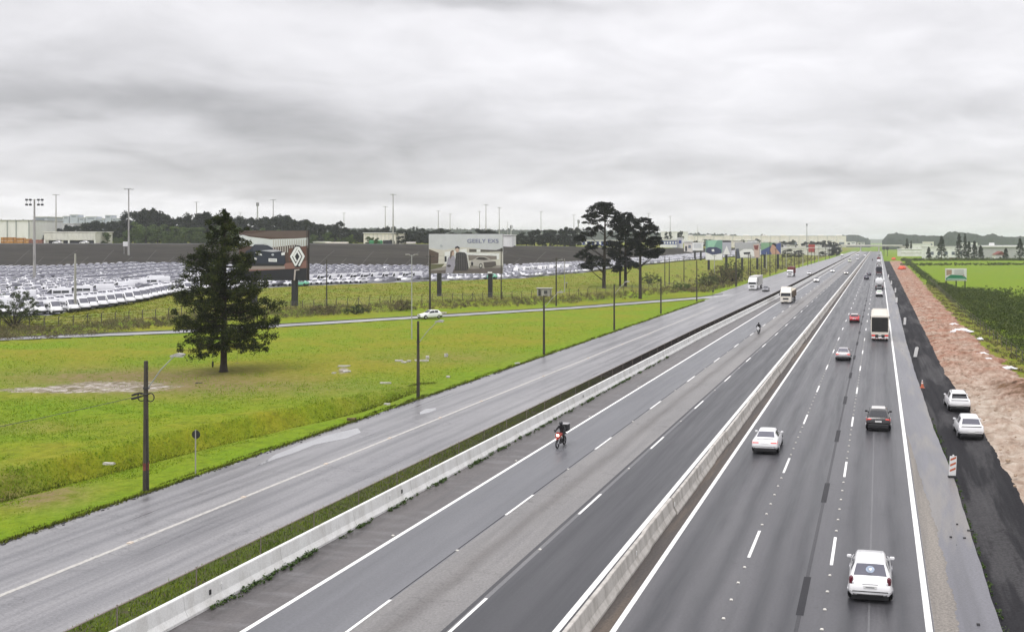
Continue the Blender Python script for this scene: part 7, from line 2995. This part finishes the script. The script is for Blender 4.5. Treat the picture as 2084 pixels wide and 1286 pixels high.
# far left: pale tall warehouse with vertical seams, lower wing, open shed, orange stacks
t, w, h, m, cx = building(-130, 60, 448, 560, 30, 'tall pale grey warehouse with vertical seams at the left edge', WHITEW, ROOFG)
SEAM_ = simple('seam_grey', (.33, .35, .35), .7)
for px in (-110, -85, -60, -35, -10, 15, 33, 59):
    front(t, (px - cx) * m - .35, (px - cx) * m + .35, .2, h - .4, SEAM_, 'wall_panel_seam', .14)
t, w, h, m, cx = building(64, 150, 455, 600, 22, 'low pale warehouse wing behind the left light masts', WHITEW, ROOFL)
for i in range(4):
    front(t, -w / 2 + 3 + i * 6, -w / 2 + 6 + i * 6, h - 3.2, h - 1.6, WIN, 'window')
t, w, h, m, cx = building(68, 96, 441, 640, 16, 'small blue grey block over the left warehouse', simple('bluegrey_wall', (.42, .45, .52), .8), ROOFL)
front(t, -w * .3, w * .3, h - 3, h - 1.4, WIN, 'window')
t, w, h, m, cx = building(90, 196, 472, 500, 14, 'white open fronted shed with a long fascia on the plateau', SHEDW, SHEDW, z=12.2)
front(t, -w / 2 + .2, w / 2 - .2, 2.5, h - .6, SHEDW, 'fascia', .5)
front(t, -w / 2 + 2.4, -w * .17, .1, 2.3, DARKW, 'opening', .12)
front(t, -w * .13, w / 2 - 1.2, .1, 2.3, DARKW, 'opening', .12)
for px in (92, 141, 194):
    front(t, (px - cx) * m - .4, (px - cx) * m + .4, 0, 2.6, WHITEW, 'column', .5)
for px, lab in ((125, 'white van parked under the left bay of the open shed'), (180, 'white van parked under the right bay of the open shed')):
    x, y, _ = AT(px, 496)
    tag(obj('parked_car', LOTM[('suv', 0)], None, (x, y, 12.7), TH + PI / 2), lab, 'van')
ORW = simple('orange_boards', (.42, .20, .05), .8, 0, .35, .4)
BRW = simple('brick_red', (.26, .11, .08), .9, 0, .3, .3)
for px0, px1, yt, lab, mt in ((5, 30, 483, 'left stack of orange crates before the pale warehouse', ORW), (31, 50, 484, 'middle stack of orange crates before the pale warehouse', ORW), (51, 62, 486, 'short stack of orange crates before the pale warehouse', ORW), (62, 88, 488, 'reddish brick rubble pile left of the open shed', BRW)):
    m = 500 / FPX
    x, y, _ = AT((px0 + px1) / 2, 500)
    w, h = (px1 - px0) * m, H + (CY - yt) * m - 12.6
    t = empty('crate_stack', (x, y, 12.6), TH, lab, 'crates')
    n = max(2, int(w / 1.6))
    for i in range(n):
        for k in range(2):
            MB().bbox((-w / 2 + (i + .5) * w / n, _lr.uniform(-.2, .2), h * (.25 + .5 * k)), (w / n * .94, 2.5, h * .47), .05).build('crate', mt, t)
# wood-side buildings
t, w, h, m, cx = building(740, 806, 474, 560, 20, 'cream warehouse with a ribbed front left of the couple billboard', CREAM, ROOFL, z=11.5)
for i in range(8):
    front(t, -w / 2 + 1 + i * w / 8.4, -w / 2 + 1.4 + i * w / 8.4, 3, h - .6, SHEDW, 'rib', .2)
front(t, w * .1, w * .45, .2, 3.2, DARKW, 'opening', .1)
t, w, h, m, cx = building(505, 560, 468, 600, 15, 'white roofed hall behind the dark car billboard', WHITEW, ROOFL)
t, w, h, m, cx = building(631, 662, 492, 520, 8, 'low white shed right of the dark car billboard', WHITEW, ROOFL, z=11.8)
t, w, h, m, cx = building(1000, 1042, 478, 520, 12, 'white box building just behind the couple billboard', WHITEW, ROOFL, z=11.3)
for px, lab in ((775, 'green tank on the plateau right of the wood'),):
    x, y, _ = AT(765, 540)
    tag(MB().bbox((0, 0, 1.2), (7, 3, 2.4), .4).build('green_tank', simple('tank_green', (.03, .22, .09), .6), None, None, (x, y, 12.2), TH), lab, 'tank')
for px0, px1, yt, lab in ((663, 708, 493, 'cream flat trailer on top of the slope'), (828, 845, 497, 'low white object on the slope crest left of the couple billboard')):
    x, y, _ = AT((px0 + px1) / 2, 487)
    tag(MB().bbox((0, 0, .8), ((px1 - px0) * .25, 2.5, .9), .1).build('flat_trailer', CREAM, None, None, (x, y, 12.5), TH), lab, 'trailer')
t, w, h, m, cx = building(1166, 1260, 489, 700, 20, 'blue clad office block left part behind the bank pines', BLUEW, ROOFL, z=9.3, name='office_building')
front(t, -w / 2, w / 2, h - .8, h - .2, ROOFL, 'cornice', .3)
for i in range(9):
    front(t, -w / 2 + 2 + i * 3.4, -w / 2 + 3.6 + i * 3.4, 2.2, 4.4, WHITEW, 'window')
front(t, -w / 2 - 2, -w / 2 + 3, 0, 4, WHITEW, 'porch', .8)
t, w, h, m, cx = building(1343, 1378, 487, 760, 18, 'blue and white two storey building right of the bank pines', BLUEW, ROOFL, z=9.0, name='office_building')
front(t, -w / 2, w / 2, h - 1.2, h - .3, ROOFL, 'cornice', .3)
front(t, -w / 2, w / 2, 0, h * .36, WHITEW, 'ground_floor', .3)
for i in range(6):
    front(t, -w / 2 + 1 + i * 2.2, -w / 2 + 2.3 + i * 2.2, h * .45, h * .68, WHITEW, 'window')
t, w, h, m, cx = building(1378, 1390, 484, 770, 12, 'white stair tower beside the blue and white building', WHITEW, ROOFL, z=9.0, name='office_building')
front(t, -1, 1.2, h * .4, h * .75, BLUEW, 'window')
# the long cream factory on the ridge, built bay by bay
t, w, h, m, cx = building(1395, 1722, 480, 1500, 60, 'very long cream factory along the skyline in front of the highway', CREAM, ROOFL, ybase=499, name='factory')
for i in range(17):
    x0 = -w / 2 + i * w / 17
    front(t, x0 - .7, x0 + .7, 0, h - .4, SHEDW, 'pilaster', .5)
    front(t, x0 + 3.5, x0 + w / 17 - 3, h * .40, h * .55, WHITEW, 'band', .3)
    front(t, x0 + 3.5, x0 + w / 17 - 3, h * .08, h * .30, WIN if i % 3 else WHITEW, 'window', .3)
    if i % 2 == 0:
        MB().bbox((x0 + 7, 20, h + .5), (9, 8, 1.6), .4).build('roof_vent', CREAM, t)
t, w, h, m, cx = building(1345, 1400, 472, 1300, 30, 'white block with trees right of the bank pines', WHITEW, ROOFL, ybase=490)
t, w, h, m, cx = building(1590, 1692, 504, 900, 14, 'low white roadside wall with red sign beside the far service road', SHEDW, ROOFL, ybase=514)
front(t, 2, 8, .5, h + 3, simple('red_sign', (.38, .04, .03), .6), 'red_sign', .4)
front(t, -w / 2, w / 2, h - .9, h - .2, WHITEW, 'parapet', .3)
# low sheds, shops and trees between the far billboards and the bridge
_bg = random.Random(71)
for i, (a, b_, yt, zc, yb, lab) in enumerate(((1392, 1408, 492, 700, 512, 'low grey kiosk left of the white panel'), (1431, 1452, 487, 980, 503, 'small cream hall behind the teal billboard'), (1462, 1482, 488, 1020, 502, 'small white hall behind the lilac billboard'),
                                        (1492, 1512, 490, 980, 503, 'pale shed behind the white car billboard'), (1520, 1540, 489, 1040, 501, 'pale shed above the figure billboard'), (1600, 1618, 499, 960, 511, 'grey roofed shop right of the colourful billboard'),
                                        (1622, 1640, 501, 990, 511, 'white shop in the middle of the roadside row'), (1655, 1672, 499, 1060, 509, 'cream shop near the end of the roadside row'), (1690, 1706, 500, 1150, 509, 'small grey shop nearest the bridge'),
                                        (1836, 1856, 503, 1180, 512, 'low white hall touching the right end of the bridge'), (1722, 1742, 492, 1700, 498, 'tiny pale house on the left wooded hill foot'), (1745, 1760, 493, 1700, 498, 'tiny white house beside the pale one at the hill foot'), (1880, 1900, 492, 1400, 503, 'small pale hall under the right wooded hill'), (1958, 1990, 494, 1350, 505, 'long pale hall under the right wooded hill'))):
    t, w, h, m, cx = building(a, b_, yt, zc, 10, lab, (CREAM, WHITEW, SHEDW)[i % 3], (ROOFL, ROOFG)[i % 2], ybase=yb, name='shed', rot=_bg.uniform(-.2, .2))
    front(t, -w * .35, -w * .1, .2, h * .55, DARKW, 'door')
    front(t, w * .05, w * .38, h * .35, h * .65, WIN, 'window')
# right hand side
t, w, h, m, cx = building(1834, 1888, 507, 880, 16, 'long white shed with a banded wall right of the bridge', WHITEW, ROOFL, ybase=523)
front(t, -w / 2, w / 2, h * .45, h * .6, SHEDW, 'band', .2)
t, w, h, m, cx = building(1858, 1894, 496, 1150, 18, 'white hall with a bright roof behind the right shed', WHITEW, ROOFL, ybase=510)
t, w, h, m, cx = building(1886, 1992, 502, 760, 16, 'white factory wall seen between the conifers on the right', WHITEW, ROOFL, ybase=528)
for i in range(7):
    front(t, -w / 2 + 3 + i * 5.6, -w / 2 + 5.5 + i * 5.6, h * .35, h * .6, WIN, 'window')
t, w, h, m, cx = building(1998, 2120, 500, 740, 26, 'grey white warehouse with a wide roof at the right edge', simple('grey_wall', (.44, .44, .45), .8, 0, .06, .2), ROOFL, ybase=528)
front(t, -w / 2 - .5, w / 2 + .5, h - 1.2, h - .2, ROOFL, 'fascia', .8)
MB().bbox((-w * .28, 8, h + 1.0), (3.4, 3, 2.2), .2).build('roof_vent', WHITEW, t)
t, w, h, m, cx = building(2026, 2050, 518, 710, 8, 'small house with a dark red gable before the right warehouse', WHITEW, simple('tile_red', (.20, .06, .05), .8), ybase=529, pitch=2.4, name='house')
front(t, -1.5, -.3, .2, 2.2, DARKW, 'door')
front(t, .8, 2.2, 1, 2.2, WIN, 'window')
t, w, h, m, cx = building(1935, 1958, 524, 715, 5, 'low brick wall house under the right conifers', BRW, ROOFG, ybase=530, name='house')
front(t, -1.2, -.2, .2, 2, DARKW, 'door')
# hazy town on the far left skyline
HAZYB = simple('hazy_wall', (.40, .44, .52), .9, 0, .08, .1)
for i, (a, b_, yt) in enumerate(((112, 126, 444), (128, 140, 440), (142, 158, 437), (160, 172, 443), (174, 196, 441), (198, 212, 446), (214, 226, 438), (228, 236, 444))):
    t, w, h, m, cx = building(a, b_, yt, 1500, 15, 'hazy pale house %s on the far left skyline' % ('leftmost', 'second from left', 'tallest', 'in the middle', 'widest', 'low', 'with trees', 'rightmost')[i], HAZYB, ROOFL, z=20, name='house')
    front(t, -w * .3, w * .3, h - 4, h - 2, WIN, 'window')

# bridge across the highway
t = empty('road_bridge', (0, 0, 0), 0, 'concrete bridge crossing the highway far away', 'bridge')
BRC = concrete('bridge_concrete', (.52, .50, .46), (.42, .40, .37), .2)
YB = 1290.0
xa, xb = AT(1704, YB)[0] - 0.0, AT(1836, YB)[0]
yb = AT(1770, YB)[1]
MB().bbox(((xa + xb) / 2, yb, 7.2), (xb - xa, 10, 1.2), .1).build('deck', BRC, t)
MB().bbox(((xa + xb) / 2, yb - 5.1, 8.3), (xb - xa, .3, 1.1), .05).build('parapet', simple('parapet_white', (.66, .64, .60), .8), t)
for fx in (.06, .36, .64, .97):
    x = xa + (xb - xa) * fx
    for dy in (-3, 3):
        MB().bbox((x, yb + dy, 3.2), (1.5, 1.3, 6.9), .1).build('pier', BRC, t)
    MB().bbox((x, yb, 6.35), (2.0, 9, .7), .08).build('pier_cap', BRC, t)
for sx, lab in ((-1, 'left'), (1, 'right')):
    x0 = xa if sx < 0 else xb
    mb = MB()
    mb.prism([(yb - 22, -.3), (yb - 5, 7.2), (yb + 5, 7.2), (yb + 22, -.3)], min(x0, x0 + sx * 160), max(x0, x0 + sx * 160), axis='x')
    tag(mb.build('embankment', simple('embankment_earth', (.17, .15, .10), .95, 0, .35, .1)), kind='structure')
# gantry signs and lights under the bridge
for px, zc, lab in ((1799, 900, 'dark sign post right of the far lorry queue'), (1806, 880, 'second dark sign post right of the far lorry queue')):
    x, y, _ = AT(px, zc)
    t = empty('road_sign', (x, y, 0), TH, lab, 'sign')
    MB().tube([(0, 0, 0), (0, 0, 9)], .25, 6).build('post', DARKST, t)
    MB().bbox((0, -.1, 7.5), (2.4, .2, 3.2), .05).build('sign_plate', DARKST, t)

# conifers and other trees on the right
CON = leafmat('conifer_leaves', [(0.012, 0.020, 0.012), (0.024, 0.036, 0.018), (0.045, 0.058, 0.026)], .7, 0, .2)


def conifer(px, ytop, zc, wpx, label, ybase=531, loose=False, seed=1):
    m = zc / FPX
    x, y, _ = AT(px, zc)
    h, w = (ybase - ytop) * m, wpx * m / 2
    t = empty('conifer', (x, y, H - (ybase - CY) * m), 0, label, 'tree', 'conifers by the right factories')
    rng = random.Random(seed)
    MB().tube([(0, 0, -1), (0, 0, h * .3), (0, 0, h * .95)], [.35, .26, .06], 6).build('trunk', BARK, t)
    C, R = [], []
    for i in range(int(60 + h * w * 1.5)):
        u = rng.random() ** .8
        rr = w * (1 - u) ** .75 * (1.0 if not loose else rng.uniform(.5, 1.2)) * rng.uniform(.45, 1.05)
        a = rng.uniform(0, 6.28)
        C.append((rr * math.cos(a), rr * math.sin(a), h * (.10 + .90 * u)))
        s = rng.uniform(.5, .95)
        R.append((s, s, s * .8))
    V, F = leafcloud(C, R, 22, .32, .5)
    obj('crown', npmesh('crown', V, F, CON), t)


for i, (px, yt, zc, w, lab) in enumerate(((1846, 486, 980, 14, 'dark pair conifer right of the bridge, left of two'), (1854, 491, 985, 8, 'small conifer beside the dark one right of the bridge'), (1916, 481, 700, 26, 'widest dark conifer before the white factory wall'),
                                          (1952, 477, 705, 24, 'tall conifer second from the widest one'), (1964, 476, 720, 12, 'slim conifer touching the tall conifer'), (1972, 492, 700, 14, 'dark conifer right of the slim one'), (1983, 491, 705, 15, 'conifer between two darker ones on the right'),
                                          (1996, 501, 700, 17, 'short bushy conifer left of the grey white warehouse'), (2076, 486, 690, 24, 'dark spreading tree at the right edge'), (2047, 506, 700, 14, 'dark tree before the right warehouse'), (1890, 503, 720, 14, 'leaning tree at the right end of the long shed'))):
    conifer(px, yt, zc, w, lab, loose=(i in (3, 10)), seed=i + 3)
_hd = random.Random(4)
C, R = [], []
for i in range(1500):
    px = _hd.uniform(1835, 2240)
    zc = _hd.choice([690, 690, 690, 560]) + _hd.uniform(-14, 14) + (px - 1835) * .05
    x, y, _ = AT(px, zc)
    s = _hd.uniform(.6, 1.2) * (.7 if zc < 620 else 1)
    C.append((x, y, s * _hd.uniform(.2, 1.3)))
    R.append((s * 1.6, s, s))
V, F = leafcloud(C, R, 12, .4, .6)
tag(obj('hedge', npmesh('hedge', V, F, THICK)), 'dark hedges across the far side of the green field', 'hedge', kind='stuff')
# trees in front of the long factory
for px, yt, zc, wide in ((1415, 489, 900, 1.3), (1440, 486, 860, 1.2), (1425, 492, 820, 1.2), (1512, 487, 1250, 1.0), (1542, 485, 1200, 1.0), (1555, 476, 1700, 1.2), (1592, 490, 1100, 1.2), (1603, 491, 1050, 1.3), (1615, 487, 1100, 1.0), (1640, 491, 1100, 1.4), (1655, 490, 1090, 1.3), (1668, 491, 1090, 1.3), (1682, 488, 1080, 1.2), (1694, 491, 1090, 1.1), (1703, 494, 1060, 1.3), (1603, 506, 760, 1.6), (1625, 508, 780, 1.8), (1675, 510, 860, 1.8), (1692, 506, 900, 1.5), (1702, 504, 930, 1.4)):
    zt = H + (CY - yt) * zc / FPX
    zb = hz(px, zc)
    put_tree(px, zc, max(4, zt - zb), wide, 'dark rounded tree in front of the long cream factory', 'trees before the long factory', TREES + TREES, rng=_hd)

# ------------------------------------------------------------------ wooded hills
HILL = leafmat('hill_woods', [(0.020, 0.030, 0.022), (0.034, 0.050, 0.030), (0.055, 0.075, 0.040)], .9, 0, .012)


def hill(name, prof, zc, deep, seed, lump=3.0):
    """a rounded wooded ridge; prof gives the skyline as (px, y)"""
    xs = [p[0] for p in prof]
    us = np.arange(xs[0], xs[-1] + .1, 1.2)
    yt = np.interp(us, xs, [p[1] for p in prof])
    vs = np.linspace(-1, 1, 41)
    rng = np.random.default_rng(seed)
    top = H + (CY - yt) * zc / FPX
    V = []
    for i, u in enumerate(us):
        for v in vs:
            zz = top[i] * (1 - v * v) ** .6
            z_ = zc + v * deep
            x, y, _ = AT(u, z_)
            V.append((x, y, zz))
    V = np.array(V)
    bump = np.abs(fbm(V[:, 0], V[:, 1], 22, seed, 3)) * lump + rng.random(len(V)) * lump * .5
    V[:, 2] += bump * np.clip(V[:, 2] / 8, 0, 1) - .5
    n = len(vs)
    idx = np.arange(len(us) * n).reshape(len(us), n)
    F = np.stack([idx[:-1, :-1], idx[:-1, 1:], idx[1:, 1:], idx[1:, :-1]], -1).reshape(-1, 4)[:, ::-1]
    tag(obj(name, npmesh(name, V, F, HILL)), kind='structure')


hill('wooded_hill', [(1795, 492), (1800, 486), (1808, 478.5), (1825, 477.5), (1850, 480), (1880, 482), (1920, 482), (1928, 475), (1945, 474), (1965, 476), (1985, 478), (2000, 483), (2020, 478), (2035, 483), (2060, 485), (2120, 482), (2300, 480)], 1700, 160, 3)
hill('wooded_hill', [(1600, 492), (1680, 486), (1715, 480.5), (1740, 479.5), (1752, 482), (1766, 487.5), (1772, 492)], 2300, 220, 4)
hill('distant_hill', [(1500, 488), (1760, 488), (1775, 487), (1790, 487.5), (1805, 485.5), (1900, 485), (2100, 486)], 6000, 500, 5, 2.0)
hill('distant_hill', [(-900, 462), (-300, 455), (60, 452), (100, 449), (150, 446), (200, 448), (260, 452), (400, 466), (900, 470), (1200, 474), (1500, 482)], 1800, 200, 6, 5.0)

# ------------------------------------------------------------------ the damp air over the plain
_hm, nt, N, L, P = newmat('haze_air')
N.remove(P)
pv = N.new('ShaderNodeVolumePrincipled')
pv.inputs['Color'].default_value = (.92, .95, 1.0, 1)
pv.inputs['Density'].default_value = 0.00013
pv.inputs['Anisotropy'].default_value = 0.2
L.new(pv.outputs[0], nt.nodes['Material Output'].inputs['Volume'])
mb = MB().box(-17000, 17000, -2500, 14000, -4.5, 90)
o = mb.build('haze', _hm)
o['kind'] = 'stuff'
